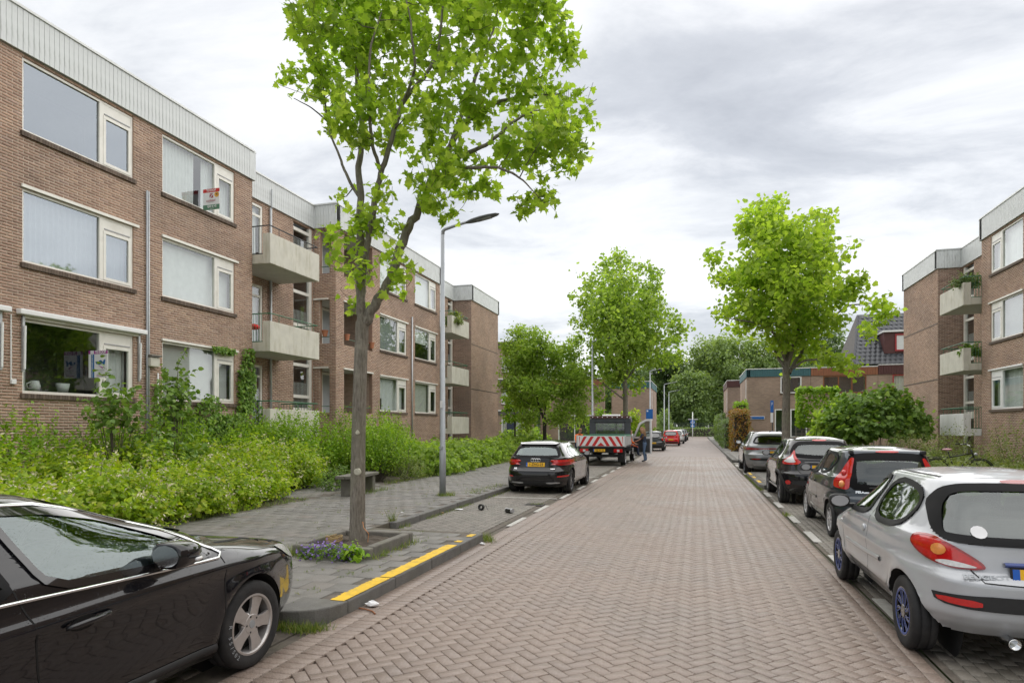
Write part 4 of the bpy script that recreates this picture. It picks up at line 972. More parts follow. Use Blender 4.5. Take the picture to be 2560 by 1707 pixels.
def chaikin(poly, n=2, q=.22):
    P = [tuple(p) for p in poly]
    for _ in range(n):
        o = []
        for i in range(len(P)):
            a, b = P[i], P[(i + 1) % len(P)]
            o += [(a[0] + (b[0] - a[0]) * q, a[1] + (b[1] - a[1]) * q), (a[0] + (b[0] - a[0]) * (1 - q), a[1] + (b[1] - a[1]) * (1 - q))]
        P = o
    return P
def densify(poly, d, closed=True):
    o = []; n = len(poly)
    for i in range(n if closed else n - 1):
        a, b = poly[i], poly[(i + 1) % n]; k = max(1, int(math.hypot(b[0] - a[0], b[1] - a[1]) / d))
        o += [(a[0] + (b[0] - a[0]) * t / k, a[1] + (b[1] - a[1]) * t / k) for t in range(k)]
    if not closed: o.append(tuple(poly[-1]))
    return o
def area2(P): return sum(P[i][0] * P[(i + 1) % len(P)][1] - P[(i + 1) % len(P)][0] * P[i][1] for i in range(len(P)))
def offset(P, d):
    """positive d grows the polygon"""
    s = 1 if area2(P) > 0 else -1; n = len(P); o = []
    for i in range(n):
        a, b, c = P[i - 1], P[i], P[(i + 1) % n]
        nx, ny = 0, 0
        for p, q in ((a, b), (b, c)):
            l = math.hypot(q[0] - p[0], q[1] - p[1]) or 1; nx += (q[1] - p[1]) / l; ny -= (q[0] - p[0]) / l
        l = math.hypot(nx, ny) or 1; o.append((b[0] + s * d * nx / l, b[1] + s * d * ny / l))
    return o
class Car:
    def __init__(s, name, loc, p, paint, label, cat='car', group=None, sub=5, na=132, deform=None, rz=0):
        s.root = empty(name, loc, rz, label, cat, group); s.paint = paint; s.p = p
        K = p['lv'] if 'lv' in p else s.levels(p)
        Lv = catmull(K, sub)
        rings = [s.ring(l, na) for l in Lv]
        z, yr, yf, w = Lv[-1][:4]; n_r, n_f = Lv[-1][4:6]; dome = p.get('dome', .05)
        for r in (.93, .84, .72, .58, .42, .24, .08):
            ym = (yr + yf) / 2; q = s.ring((z + dome * (1 - r ** 2.2), ym + (yr - ym) * r, ym + (yf - ym) * r, w * r, n_r, n_f), na); rings.append(q)
        z, yr, yf, w, n_r, n_f = Lv[0][:6]
        bot = [s.ring((z, (yr + yf) / 2 + (yr - yf) / 2 * r * 1.0, (yr + yf) / 2 + (yf - yr) / 2 * r, w * r, n_r, n_f), na) for r in (.1, .6, .9)]
        rings = bot + rings
        V = np.vstack(rings); nl = len(rings)
        F = [(i * na + k, i * na + (k + 1) % na, (i + 1) * na + (k + 1) % na, (i + 1) * na + k) for i in range(nl - 1) for k in range(na)]
        if deform: V = deform(V)
        s.arch(V, p)
        top = tuple(range((nl - 1) * na, nl * na)); s.V = V; s.F = F; s.top = top
        s.bvh = BVHTree.FromPolygons([tuple(v) for v in V], F + [top])
        s.cut = []
    @staticmethod
    def levels(p):
        g = p.get; yr, yf, W = p['yr'], p['yf'], p['W']; zbt, zn, zc, yc, ytl = p['zbt'], p['zn'], p['zc'], p['yc'], p['ytl']
        zr, yrt, ywt, wr = p['zr'], p['yrt'], p['ywt'], p['wr']; nr, nf = g('nr', 5.5), g('nf', 4.5); bz = g('bz', .19); wb = g('wbelt', W - .04)
        step = g('step', .05); mid = lambda a, b, t: a + (b - a) * t; zm = mid(zc, zr, .5)
        return [(bz, yr + .14, yf - .16, W - .10, nr, nf), (bz + .10, yr + .03, yf - .05, W - .04, nr, nf), (.45, yr, yf, W - .006, nr, nf), (zbt - .03, yr + .006, yf - .02, W, nr, nf),
                (zbt + .03, yr + step, yf - .06, W, nr, nf), (zn, mid(yr + step, ytl, .5), yf - .14, W - .004, nr, nf), (mid(zn, zc, .55), mid(yr + step, ytl, .8), mid(yf - .14, yc, .5), W - .014, nr, nf + .5),
                (zc, ytl, yc, wb, nr, 5), (zc + .045, ytl + (yrt - ytl) * .10, yc - .06, wb - .03, nr, 5), (zm, mid(ytl, yrt, g('hm', .46)), mid(yc, ywt, .5), mid(wb - .03, wr, .47), nr + .5, 5),
                (mid(zc, zr, .82), mid(ytl, yrt, g('ht', .78)), mid(yc, ywt, .82), mid(wb - .03, wr, .78), nr + 1, 5), (zr, yrt, ywt, wr, nr + 1, 5), (zr + .025, yrt + .14, ywt - .2, wr - .085, 5, 5)]
    @staticmethod
    def ring(l, na):
        z, yr, yf, w, nr, nf = l[:6]; ym = (yr + yf) / 2; h = (yf - yr) / 2
        t = np.linspace(-math.pi / 2, 1.5 * math.pi, 721); c, sn = np.cos(t), np.sin(t)
        n = np.where(sn < 0, nr, nf); x = w * np.sign(c) * abs(c) ** (2 / n); y = ym + h * np.sign(sn) * abs(sn) ** (2 / n)
        d = np.r_[0, np.cumsum(np.hypot(np.diff(x), np.diff(y)))]; q = np.linspace(0, d[-1], na, endpoint=False)
        return np.c_[np.interp(q, d, x), np.interp(q, d, y), np.full(na, z)]
    def arch(s, V, p):
        R_ = p['R']; Ra = p.get('Ra', R_ + .05); fl = p.get('flare', .018)
        for yc in (-p['wb'] / 2, p['wb'] / 2):
            d = np.hypot(V[:, 1] - yc, V[:, 2] - R_); k = (abs(V[:, 0]) > .5 * p['W']) & (V[:, 2] < p['zc'] - .02)
            V[:, 0] += np.sign(V[:, 0]) * np.where(k, fl * np.exp(-((d - Ra) / .09) ** 2), 0)
    def hit(s, view, a, b, side=1):
        if view == 'side': o, d = Vector((side * 3, a, b)), Vector((-side, 0, 0))
        elif view == 'diag': d = Vector((-side * .7071, .7071, 0)); o = Vector((side * (s.p['W'] - .10), s.p['yr'] + .2, b)) + Vector((side * .7071, .7071, 0)) * a - d * 3
        elif view == 'diagf': d = Vector((-side * .7071, -.7071, 0)); o = Vector((side * (s.p['W'] - .10), s.p['yf'] - .2, b)) + Vector((-side * .7071, .7071, 0)) * a - d * 3
        elif view == 'rear': o, d = Vector((a, -6, b)), Vector((0, 1, 0))
        elif view == 'front': o, d = Vector((a, 6, b)), Vector((0, -1, 0))
        else: o, d = Vector((a, b, 4)), Vector((0, 0, -1))
        h = s.bvh.ray_cast(o, d)
        if h[0] is None:
            q = o + d * (3 - .7 if view in ('side', 'diag', 'diagf') else 6 - 1.5); h = s.bvh.find_nearest(q)
        n = h[1]
        if n.dot(d) > 0: n = -n
        return h[0], n
    def patch(s, name, poly, view, m, off=.004, grid=.05, side=1, parent=None, smooth=True, dense=True):
        B = densify(poly, grid) if dense else list(poly); nb = len(B); A = np.array(B)
        gx = np.arange(A[:, 0].min(), A[:, 0].max(), grid); gy = np.arange(A[:, 1].min(), A[:, 1].max(), grid)
        G = np.array([(x, y) for x in gx for y in gy]).reshape(-1, 2)
        if len(G):
            G = G[inpoly(G, offset(B, -grid * .3))]
        pts = [Vector(p) for p in B] + [Vector(p) for p in G]
        v, e, f, *_ = delaunay_2d_cdt(pts, [], [list(range(nb))], 1, 1e-5)
        P = []
        for q in v: c, n = s.hit(view, q[0], q[1], side); P.append(tuple(c + n * off))
        me = bpy.data.meshes.new(name); me.from_pydata(P, [], [tuple(t) for t in f]); me.materials.append(MATS[m])
        if smooth: me.polygons.foreach_set('use_smooth', [True] * len(me.polygons))
        o = obj(name, me, parent or s.root); return o
    def band(s, name, P, view, m, wo=.012, wi=.035, off=.011, side=1, parent=None, grid=.04):
        B = densify(P, grid); rows = [offset(B, d) for d in np.linspace(wo, -wi, 3)]; n = len(B); vs = []
        for r in rows:
            for q in r: c, nn = s.hit(view, q[0], q[1], side); vs.append(tuple(c + nn * off))
        fs = [(j * n + i, j * n + (i + 1) % n, (j + 1) * n + (i + 1) % n, (j + 1) * n + i) for j in range(2) for i in range(n)]
        me = bpy.data.meshes.new(name); me.from_pydata(vs, [], fs); me.materials.append(MATS[m])
        me.polygons.foreach_set('use_smooth', [True] * len(me.polygons)); return obj(name, me, parent or s.root)
    def strip(s, name, line, view, m, w=.006, off=.002, side=1, parent=None, raise_=0.0):
        B = densify(line, .04, False); n = len(B); vs = []; rows = (-.5, .5) if not raise_ else (-.5, -.25, .25, .5)
        for k, f in enumerate(rows):
            for i in range(n):
                a, b = B[max(i - 1, 0)], B[min(i + 1, n - 1)]; l = math.hypot(b[0] - a[0], b[1] - a[1]) or 1
                q = (B[i][0] - (b[1] - a[1]) / l * w * f, B[i][1] + (b[0] - a[0]) / l * w * f); c, nn = s.hit(view, q[0], q[1], side)
                vs.append(tuple(c + nn * (off + (raise_ if k in (1, 2) and raise_ else 0))))
        fs = [(j * n + i, j * n + i + 1, (j + 1) * n + i + 1, (j + 1) * n + i) for j in range(len(rows) - 1) for i in range(n - 1)]
        me = bpy.data.meshes.new(name); me.from_pydata(vs, [], fs); me.materials.append(MATS[m])
        me.polygons.foreach_set('use_smooth', [True] * len(me.polygons)); return obj(name, me, parent or s.root)
    def glass(s, poly, view, m='car_glass', side=1, name='window', frame='glass_band', wo=.012, wi=.035, see=True, rd=2, q=.2):
        P = chaikin(poly, rd, q) if rd else poly
        o = s.patch(name, P, view, m, .0045, .045, side)
        if frame: s.band('window_seal', P, view, frame, wo, wi, .012, side, o)
        if see: s.cut.append((view, side, offset(P, -.012)))
        return o
    def finish(s, name='body', extra_cut=None):
        V, F, p = s.V.copy(), s.F, s.p; Fa = np.array(F); kill = np.zeros(len(F), bool); R_ = p['R']; Ra = p.get('Ra', R_ + .05)
        for yc in (-p['wb'] / 2, p['wb'] / 2):
            ins = (np.hypot(V[:, 1] - yc, V[:, 2] - R_) < Ra) & (abs(V[:, 0]) > p['W'] - .42)
            fi = ins[Fa]; kill |= fi.all(1); edge = np.zeros(len(V), bool); mixed = fi.any(1) & ~fi.all(1); edge[np.unique(Fa[mixed])] = True; edge &= ins & (np.hypot(V[:, 1] - yc, V[:, 2] - R_) > .6 * Ra); kill |= fi.any(1) & (V[Fa][:, :, 2].max(1) < p.get('bz', .19) + .02)
            d = np.hypot(V[:, 1] - yc, V[:, 2] - R_) + 1e-9; e = np.where(edge)[0]
            V[e, 1] = yc + (V[e, 1] - yc) / d[e] * Ra; V[e, 2] = R_ + (V[e, 2] - R_) / d[e] * Ra
        C = s.V[Fa]; dark = np.zeros(len(F), bool)
        for view, side, poly in s.cut:
            if view == 'side': a, b, ok = C[:, :, 1], C[:, :, 2], (C[:, :, 0].mean(1) * side > .2)
            elif view == 'rear': a, b, ok = C[:, :, 0], C[:, :, 2], C[:, :, 1].mean(1) < p['ytl'] + .75
            else: a, b, ok = C[:, :, 0], C[:, :, 2], C[:, :, 1].mean(1) > p['ywt'] - .1
            ins = np.ones(len(F), bool)
            for k in range(4): ins &= inpoly(np.c_[a[:, k], b[:, k]], poly)
            kill |= ins & ok; dark |= ok & inpoly(np.c_[a.mean(1), b.mean(1)], offset(poly, .02))
        me = bpy.data.meshes.new(name); keep = [F[i] for i in np.where(~kill)[0]]
        me.from_pydata([tuple(v) for v in V], [], keep + [s.top]); me.materials.append(MATS[s.paint]); me.materials.append(MATS['glass_band']); me.polygons.foreach_set('material_index', np.r_[dark[~kill], [False]].astype(np.int32))
        bm = bmesh.new(); bm.from_mesh(me); bmesh.ops.delete(bm, geom=[v for v in bm.verts if not v.link_faces], context='VERTS'); bmesh.ops.recalc_face_normals(bm, faces=bm.faces); bm.to_mesh(me); bm.free()
        me.polygons.foreach_set('use_smooth', [True] * len(me.polygons)); body = obj(name, me, s.root)
        W = p['W']
        for yc in (-p['wb'] / 2, p['wb'] / 2):
            for sx in (-1, 1):
                b = MB(); pr = []
                for k in range(25):
                    a = R(-20) + R(220) * k / 24; pr.append((yc + (Ra + .004) * math.cos(a), R_ + (Ra + .004) * math.sin(a)))
                xs = [sx * (W - .03), sx * (W - .34)]; vs = []
                pr = [(y, max(z, p.get('bz', .19) + .02)) for y, z in pr]
                for y, z in pr:
                    c, n = s.hit('side', y, max(z, p.get('bz', .19) + .03), sx); vs += [(c[0] - sx * .012, y, z), (xs[1], y, z)]
                b.add(vs, [(2 * i, 2 * i + 2, 2 * i + 3, 2 * i + 1) for i in range(24)]); b.add([(xs[1], yc + Ra * math.cos(t * math.pi / 8), R_ + Ra * math.sin(t * math.pi / 8)) for t in range(16)], [tuple(range(16))])
                b.build('wheel_arch', 'under', s.root)
        if 'nointerior' not in p: s.interior()
        return body
    def interior(s):
        p = s.p; W = p['W'] - .14; yc, yrt = p['yc'], p['ytl']; zc = p['zc']
        MB().box(-W + .12, W - .12, yrt + .4, yc + .1, .32, .38).build('cabin_floor', 'under', s.root)
        MB().box(-W + .02, W - .02, yc - .28, yc + .08, .55, zc - .07).build('dashboard', 'seat', s.root, bev=.05)
        for sx in (-1, 1):
            MB().box(sx * (W - .03) - .04, sx * (W - .03) + .04, yrt + .75, yc - .1, .34, zc - .1).build('door_card', 'seat', s.root)
        yf = p.get('seat_y', (p['ywt'] + yrt) / 2 + .28)
        for sx in (-1, 1):
            c = sx * .36; b = MB(); b.box(c - .25, c + .25, yf - .05, yf + .45, .42, .62); o = b.build('seat', 'seat', s.root, bev=.05)
            M = Matrix.Translation((c, yf - .12, .9)) @ Matrix.Rotation(R(12), 4, 'X'); MB().obox(M, .46, .15, .62).build('seat_back', 'seat', o, bev=.06)
            M = Matrix.Translation((c, yf - .2, p.get('hr', 1.29) - .0)) @ Matrix.Rotation(R(10), 4, 'X'); MB().obox(M, .26, .1, .18).build('headrest', 'seat', o, bev=.04)
        yb = max(yrt + .5, yf - .85); o = MB().box(-.58, .58, yb, yb + .42, .42, .6).build('rear_bench', 'seat', s.root, bev=.05)
        M = Matrix.Translation((0, yb - .04, .84)) @ Matrix.Rotation(R(14), 4, 'X'); MB().obox(M, 1.16, .14, .5).build('bench_back', 'seat', o, bev=.06)
        for sx in (-.36, .36): MB().obox(Matrix.Translation((sx, yb - .11, p.get('hr', 1.29) - .14)), .26, .08, .14).build('headrest', 'seat', o, bev=.03)
        sw = MB(); M = Matrix.Translation((-.36, yc - .42, zc + .0)) @ Matrix.Rotation(R(62), 4, 'X')
        sw.tube([M @ Vector((.185 * math.cos(t * .3142), .185 * math.sin(t * .3142), 0)) for t in range(21)], .016, 6); sw.build('steering_wheel', 'black_plastic', s.root, smooth=True)
    def wheel(s, sx, y, style, m_rim, width=.2, rr=.66, cap=None, ring=None):
        R_ = s.p['R']; w = width; Rr = R_ * rr; X = sx * (s.p['W'] - w / 2 - .02); M = Matrix.Translation((X, y, R_)) @ Matrix.Rotation(R(90 * sx), 4, 'Y')
        t = MB(); t.lathe([(Rr, -w * .46), (R_ * .93, -w * .5), (R_ * .985, -w * .43), (R_, -w * .33), (R_, -w * .2), (R_ - .008, -w * .19), (R_ - .008, -w * .16), (R_, -w * .15), (R_, w * .15), (R_ - .008, w * .16), (R_ - .008, w * .19), (R_, w * .2), (R_, w * .33), (R_ * .985, w * .43), (R_ * .93, w * .5), (R_ * .80, w * .515), (Rr, w * .46)], 44, M)
        wheel = t.build('wheel', 'tyre', s.root, smooth=True)
        b = MB(); b.lathe([(Rr + .004, w * .47), (Rr - .012, w * .48), (Rr - .02, w * .40), (Rr - .03, -.02)], 40, M)
        n = {'five': 5, 'multi': 10, 'cap': 9, 'ten': 10, 'thin': 7}[style]
        if style == 'five':
            for k in range(5):
                Mk = M @ Matrix.Rotation(2 * math.pi * k / 5 + .3, 4, 'Z'); b.prism([(.03, -.045), (Rr * .55, -.043), (Rr - .012, -.062), (Rr - .012, .062), (Rr * .55, .043), (.03, .045)], w * .30, w * .42, Mk)
            b.lathe([(0, w * .432), (.072, w * .432), (.09, w * .33), (.09, w * .2)], 24, M)
        elif style == 'cap':
            for k in range(n):
                Mk = M @ Matrix.Rotation(2 * math.pi * k / n, 4, 'Z'); b.prism([(.03, -.012), (Rr * .6, .0), (Rr - .01, .03), (Rr - .01, .07), (Rr * .6, .03), (.03, .012)], w * .34, w * .45, Mk)
            b.lathe([(0, w * .47), (.05, w * .47), (.06, w * .36)], 24, M)
        else:
            for k in range(n):
                Mk = M @ Matrix.Rotation(2 * math.pi * k / n, 4, 'Z'); ww = .016 if style == 'multi' else .024; b.prism([(.03, -ww), (Rr - .012, -ww * 1.1), (Rr - .012, ww * 1.1), (.03, ww)], w * .28, w * .40, Mk)
            b.lathe([(0, w * .42), (.06, w * .42), (.07, w * .3)], 24, M)
        b.build('rim', m_rim, wheel, bev=.003)
        MB().lathe([(0, w * .12), (Rr - .035, w * .12), (Rr - .035, w * .05)], 24, M).build('brake_disc', 'under' if style != 'cap' else 'black_plastic', wheel)
        MB().lathe([(0, w * .445), (.03, w * .445), (.032, w * .40)], 16, M).build('hub_cap', cap or 'print_grey', wheel)
        if ring:
            g = MB(); g.lathe([(Rr - .004, w * .484), (Rr - .014, w * .49), (Rr - .024, w * .47)], 40, M)
            for k in range(n):
                for dl in (0, .2): g.prism([(.06, -.004), (Rr * .6, .008 + dl * .1), (Rr - .02, .045 + dl * .1), (Rr - .02, .052 + dl * .1), (Rr * .6, .016 + dl * .1), (.06, .002)], w * .45, w * .462, M @ Matrix.Rotation(2 * math.pi * k / n + dl * .5, 4, 'Z'))
            g.build('rim_accent', ring, wheel)
        if style == 'five':
            nb = MB()
            for k in range(5):
                a = 2 * math.pi * k / 5 + .3 + .63; nb.lathe([(0, w * .437), (.0085, w * .437)], 8, M @ Matrix.Translation((.060 * math.cos(a), .060 * math.sin(a), 0)))
            nb.build('wheel_nuts', 'black_plastic', wheel)
        return wheel
    def wheels(s, style, m_rim, width=.2, rr=.66, cap=None, ring=None):
        for y in (-s.p['wb'] / 2, s.p['wb'] / 2):
            for sx in (-1, 1): s.wheel(sx, y, style, m_rim, width, rr, cap, ring)
    def mirror(s, sx, y, z, x, m, w=.2, h=.13, glassm='chrome', deep=1.0):
        b = MB(); n = 14; vs = []; prof = [(d_ * deep, k_) for d_, k_ in ((0, .8), (.008, .97), (.05, 1.0), (.11, .93), (.155, .7), (.185, .25))]
        for d, k in prof:
            for i in range(n):
                a = 2 * math.pi * i / n; ex = abs(math.cos(a)) ** .7 * math.copysign(1, math.cos(a)); ez = abs(math.sin(a)) ** .7 * math.copysign(1, math.sin(a))
                vs.append((x + sx * (w / 2) + ex * w / 2 * k, y + d - .02, z + ez * h / 2 * k))
        fs = [(j * n + i, j * n + (i + 1) % n, (j + 1) * n + (i + 1) % n, (j + 1) * n + i) for j in range(len(prof) - 1) for i in range(n)] + [tuple(range(n)), tuple(range((len(prof) - 1) * n, len(prof) * n))]
        b.add(vs, fs); o = b.build('wing_mirror', m, s.root, smooth=True)
        g = MB(); g.add([(x + sx * (w / 2) + .42 * w * math.cos(t * .5236), y - .022, z + .40 * h * math.sin(t * .5236)) for t in range(12)], [tuple(range(12))]); g.build('mirror_glass', glassm, o)
        MB().box(min(x - sx * .07, x + sx * .03), max(x - sx * .07, x + sx * .03), y + .03, y + .11, z - h * .45, z - h * .2).build('mirror_stalk', 'black_plastic', o, bev=.01)
        return o
    def plate(s, y, z, txt, w=.52, h=.11, tilt=0, x=0):
        M = Matrix.Translation((x, y, z)) @ Matrix.Rotation(R(90 - tilt), 4, 'X')
        o = MB().obox(M @ Matrix.Translation((0, 0, -.008)), w + .02, h + .02, .012).build('number_plate', 'black_plastic', s.root)
        MB().obox(M, w, h, .006).build('plate_face', 'plate_yellow', o); MB().obox(M @ Matrix.Translation((-w / 2 + .022, 0, .002)), .044, h, .006).build('plate_strip', 'plate_blue', o)
        if txt: text('plate_lettering', txt, h * .92, 'print_black', M @ Matrix.Translation((.02, 0, .004)), o, bold=.002, sx=.92)
        text('country_code', 'NL', .032, 'print_white', M @ Matrix.Translation((-w / 2 + .022, -h * .27, .0062)), o)
        return o
    def badge(s, body, x, z, size, m='chrome', y=None, tilt=0, bold=.0, sx=1.0):
        c, n = s.hit('rear', x, z); t = math.degrees(math.atan2(n.z, -n.y)); M = Matrix.Translation(c + n * .006) @ Matrix.Rotation(R(90 - t), 4, 'X')
        return text('badge', body, size, m, M, s.root, .002, bold=bold, sx=sx)
    def sides(s, fn):
        for sx in (1, -1): fn(sx)
def wiper(c, x0, x1, z, m='black_plastic'):
    c.strip('wiper', [(x0, z), ((x0 + x1) / 2, z + .012), (x1, z + .005)], 'rear', m, .028, .012, raise_=.012)
def std_door(c, y0, y1, zb, zt, lean0=0, lean1=0):
    for sx in (1, -1): c.strip('door_gap', [(y0 + lean0, zt), (y0, zb + .2), (y0 + .04, zb), (y1 - .04, zb), (y1, zb + .2), (y1 + lean1, zt)], 'side', 'seam', .007, .0015, sx)
# ---- silver three-door hatchback, nearest on the right
def dfm206(V):
    z, y, x = V[:, 2], V[:, 1], V[:, 0]; s = np.sign(x)
    V[:, 0] += s * np.where((abs(x) > .5) & (z < .95), .012 * np.exp(-((z - .72) / .05) ** 2) - .012 * np.exp(-((z - .5) / .10) ** 2) * (abs(y) < 1.0), 0)
    return V
P206 = dict(yr=-1.82, yf=2.0, W=.835, R=.292, wb=2.44, zbt=.68, zn=.74, zc=.93, yc=1.02, ytl=-1.70, zr=1.375, yrt=-1.30, ywt=.18, wr=.56, bz=.27, nr=4.9, nf=3.8, step=.06, dome=.045, flare=.025, hm=.40, ht=.72)
c = Car('silver_hatchback', (2.44, 7.13, 0), P206, 'paint_silver', 'silver three door hatchback with blue wheel covers, nearest on the right', deform=dfm206, sub=8, na=230)
def s206(sx):
    c.glass([(-.02, .935), (.94, .90), (.80, 1.02), (.40, 1.25), (.05, 1.325), (-.16, 1.33), (-.04, 1.1)], 'side', side=sx, name='door_window')
    c.glass([(-.14, .93), (-.90, .93), (-1.12, 1.06), (-1.16, 1.22), (-.95, 1.315), (-.24, 1.335)], 'side', side=sx, name='quarter_window', q=.27)
    c.strip('rub_strip', [(.72, .565), (.0, .575), (-.62, .60)], 'side', 'paint_silver', .05, .001, sx, raise_=.014)
    c.strip('door_gap', [(.90, .86), (.86, .55), (.78, .33), (.0, .30), (-.16, .45), (-.19, .75), (-.15, .93), (-.20, 1.34)], 'side', 'seam', .007, .0015, sx)
    c.strip('roof_gutter', [(sx * .50, .1), (sx * .52, -.5), (sx * .50, -1.1)], 'top', 'black_plastic', .026, .003)
    h_, n_ = c.hit('side', -.05, .80, sx); MB().sphere(h_ + n_ * .004, .05, 12, 8, (.35, 1.0, .75)).build('door_handle', 'paint_silver', c.root, smooth=True)
    h_, n_ = c.hit('side', .98, .74, sx); MB().sphere(h_, .02, 8, 6, (.5, 1.3, .8)).build('side_indicator', 'light_clear', c.root, smooth=True)
    # wrap-round tail lamp
    lp = chaikin([(.25, .895), (.22, .95), (.06, .965), (-.12, .915), (-.27, .81), (-.30, .755), (-.12, .75), (.05, .785), (.19, .845)], 2)
    o = c.patch('tail_lamp', lp, 'diag', 'light_red', .012, .03, sx); c.band('lamp_edge', lp, 'diag', 'light_dark_red', .004, .010, .013, sx, o)
    c.patch('reverse_lens', chaikin([(.02, .785), (-.08, .81), (-.2, .79), (-.27, .765), (-.12, .757)], 2), 'diag', 'light_clear', .017, .02, sx, parent=o)
    c.patch('indicator_lens', [(-.02 + .055 * math.cos(t * .5236), .875 + .042 * math.sin(t * .5236)) for t in range(12)], 'diag', 'light_orange', .018, .02, sx, parent=o)
    c.patch('reflector', chaikin([(sx * .46, .545), (sx * .46, .495), (sx * .68, .505), (sx * .70, .55)], 1), 'rear', 'light_red', .014, .03)
c.sides(s206)
rg = [(-.60, .935), (.60, .935), (.665, 1.0), (.625, 1.2), (.55, 1.31), (.42, 1.345), (-.42, 1.345), (-.55, 1.31), (-.625, 1.2), (-.665, 1.0)]
c.glass(rg, 'rear', 'car_glass', name='rear_window', wo=.01, wi=.045)
c.glass([(-.6, 1.0), (.6, 1.0), (.5, 1.34), (-.5, 1.34)], 'front', name='windscreen')
c.patch('brake_lamp', chaikin([(-.17, 1.352), (.17, 1.352), (.17, 1.378), (-.17, 1.378)], 1), 'rear', 'light_dark_red', .012, .03)
c.strip('tailgate_gap', [(-.50, .75), (-.44, .675), (0, .66), (.44, .675), (.50, .75)], 'rear', 'seam', .008, .002)
c.patch('bumper_trim', chaikin([(-.72, .585), (.72, .585), (.70, .495), (.50, .475), (-.50, .475), (-.70, .495)], 1), 'rear', 'black_plastic', .008, .04)
c.strip('plate_grip', [(-.30, .80), (0, .805), (.30, .80)], 'rear', 'hub_blue', .035, .004, raise_=.03)
b_, n_ = c.hit('rear', 0, .73); c.plate(b_[1] - .02, .725, '', tilt=8)
c.badge('PEUGEOT', -.42, .705, .052, 'lamp_grey', bold=.002, sx=1.3)
c.patch('sticker', [(-.42 + .05 * math.cos(t * .5236), 1.01 + .045 * math.sin(t * .5236)) for t in range(12)], 'rear', 'paper', .016, .03)
wiper(c, -.02, .42, .96)
c.mirror(-1, .68, .985, -.80, 'black_plastic', .21, .15, 'print_grey'); c.mirror(1, .68, .985, .80, 'black_plastic', .21, .15, 'print_grey')
ex = MB(); M = Matrix.Translation((-.28, -1.83, .265)) @ Matrix.Rotation(R(90), 4, 'X'); ex.lathe([(.032, -.2), (.034, .0), (.04, .012), (.034, .014), (.028, -.1), (0, -.1)], 20, M); ex.build('exhaust_pipe', 'chrome', c.root, smooth=True)
c.finish(); c.wheels('cap', 'black_gloss', .18, .66, 'hub_blue', 'hub_blue')
# ---- dark slate city car
def dfm107(V):
    z, x = V[:, 2], V[:, 0]; V[:, 0] += np.sign(x) * np.where((abs(x) > .5) & (z < .95), .012 * np.exp(-((z - .8) / .06) ** 2) - .014 * np.exp(-((z - .45) / .1) ** 2) * (abs(V[:, 1]) < .95), 0); return V
P107 = dict(yr=-1.66, yf=1.77, W=.815, R=.285, wb=2.34, zbt=.68, zn=.80, zc=.98, yc=.98, ytl=-1.58, zr=1.42, yrt=-1.36, ywt=.22, wr=.59, nr=5.2, nf=3.6, step=.05, dome=.045, flare=.03, hm=.38, ht=.7)
c = Car('slate_city_car', (2.90, 12.70, 0), P107, 'paint_slate', 'dark slate three door city car with tall red tail lamps, second on the right', deform=dfm107, na=144)
def s107(sx):
    c.glass([(.0, .98), (.92, .95), (.42, 1.29), (.1, 1.375), (-.14, 1.38), (-.06, 1.1)], 'side', side=sx, name='door_window')
    c.glass([(-.16, .985), (-.75, 1.03), (-1.10, 1.20), (-1.12, 1.30), (-.9, 1.36), (-.24, 1.385)], 'side', side=sx, name='quarter_window', q=.25)
    c.strip('door_gap', [(.86, .9), (.82, .55), (.74, .33), (-.02, .31), (-.16, .48), (-.2, .8), (-.2, 1.38)], 'side', 'seam', .007, .0015, sx)
    c.strip('rub_strip', [(.70, .54), (-.1, .55)], 'side', 'paint_slate', .05, .001, sx, raise_=.012)
    h_, n_ = c.hit('side', -.02, .84, sx); MB().sphere(h_ + n_ * .006, .05, 10, 6, (.3, 1.2, .5)).build('door_handle', 'black_plastic', c.root, smooth=True)
    rl = chaikin([(-.15, 1.30), (-.10, 1.31), (.0, 1.10), (.13, .93), (.12, .84), (-.16, .80), (-.17, 1.0)], 2, .15); o2 = c.patch('tail_lamp', rl, 'diag', 'light_red', .014, .03, sx)
    for zz, mm in ((1.06, 'light_red'), (.89, 'light_orange')):
        h_, n_ = c.hit('diag', -.05, zz, sx); MB().sphere(h_ + n_ * .008, .055 if mm == 'light_red' else .06, 14, 8, (.8, .8, 1)).build('lamp_lens', mm, o2, smooth=True)
    h_, n_ = c.hit('rear', sx * .5, 1.385); MB().obox(Matrix.Translation(h_ + n_ * .02) , .06, .12, .06).build('hatch_hinge', 'black_plastic', c.root, bev=.015)
c.sides(s107)
c.glass([(-.53, .80), (.53, .80), (.555, 1.0), (.545, 1.22), (.50, 1.36), (-.50, 1.36), (-.545, 1.22), (-.555, 1.0)], 'rear', 'car_glass', name='rear_window', wo=.025, wi=.09)
c.glass([(-.6, 1.05), (.6, 1.05), (.5, 1.38), (-.5, 1.38)], 'front', name='windscreen')
c.patch('brake_lamp', chaikin([(-.16, 1.388), (.16, 1.388), (.16, 1.412), (-.16, 1.412)], 1), 'rear', 'light_red', .014, .03)
c.badge('PEUGEOT', -.36, .775, .05, 'chrome', bold=.003, sx=1.2); c.plate(c.hit('rear', 0, .48)[0][1] - .012, .48, '')
c.patch('bumper_trim', chaikin([(-.80, .50), (-.66, .50), (-.66, .38), (-.78, .38)], 1), 'rear', 'black_plastic', .006, .03); wiper(c, -.3, .22, .84)
c.mirror(-1, .66, 1.03, -.77, 'black_plastic', .19, .14, 'print_grey'); c.mirror(1, .66, 1.03, .77, 'black_plastic', .19, .14, 'print_grey')
c.finish(); c.wheels('cap', 'hub_silver', .165, .66)
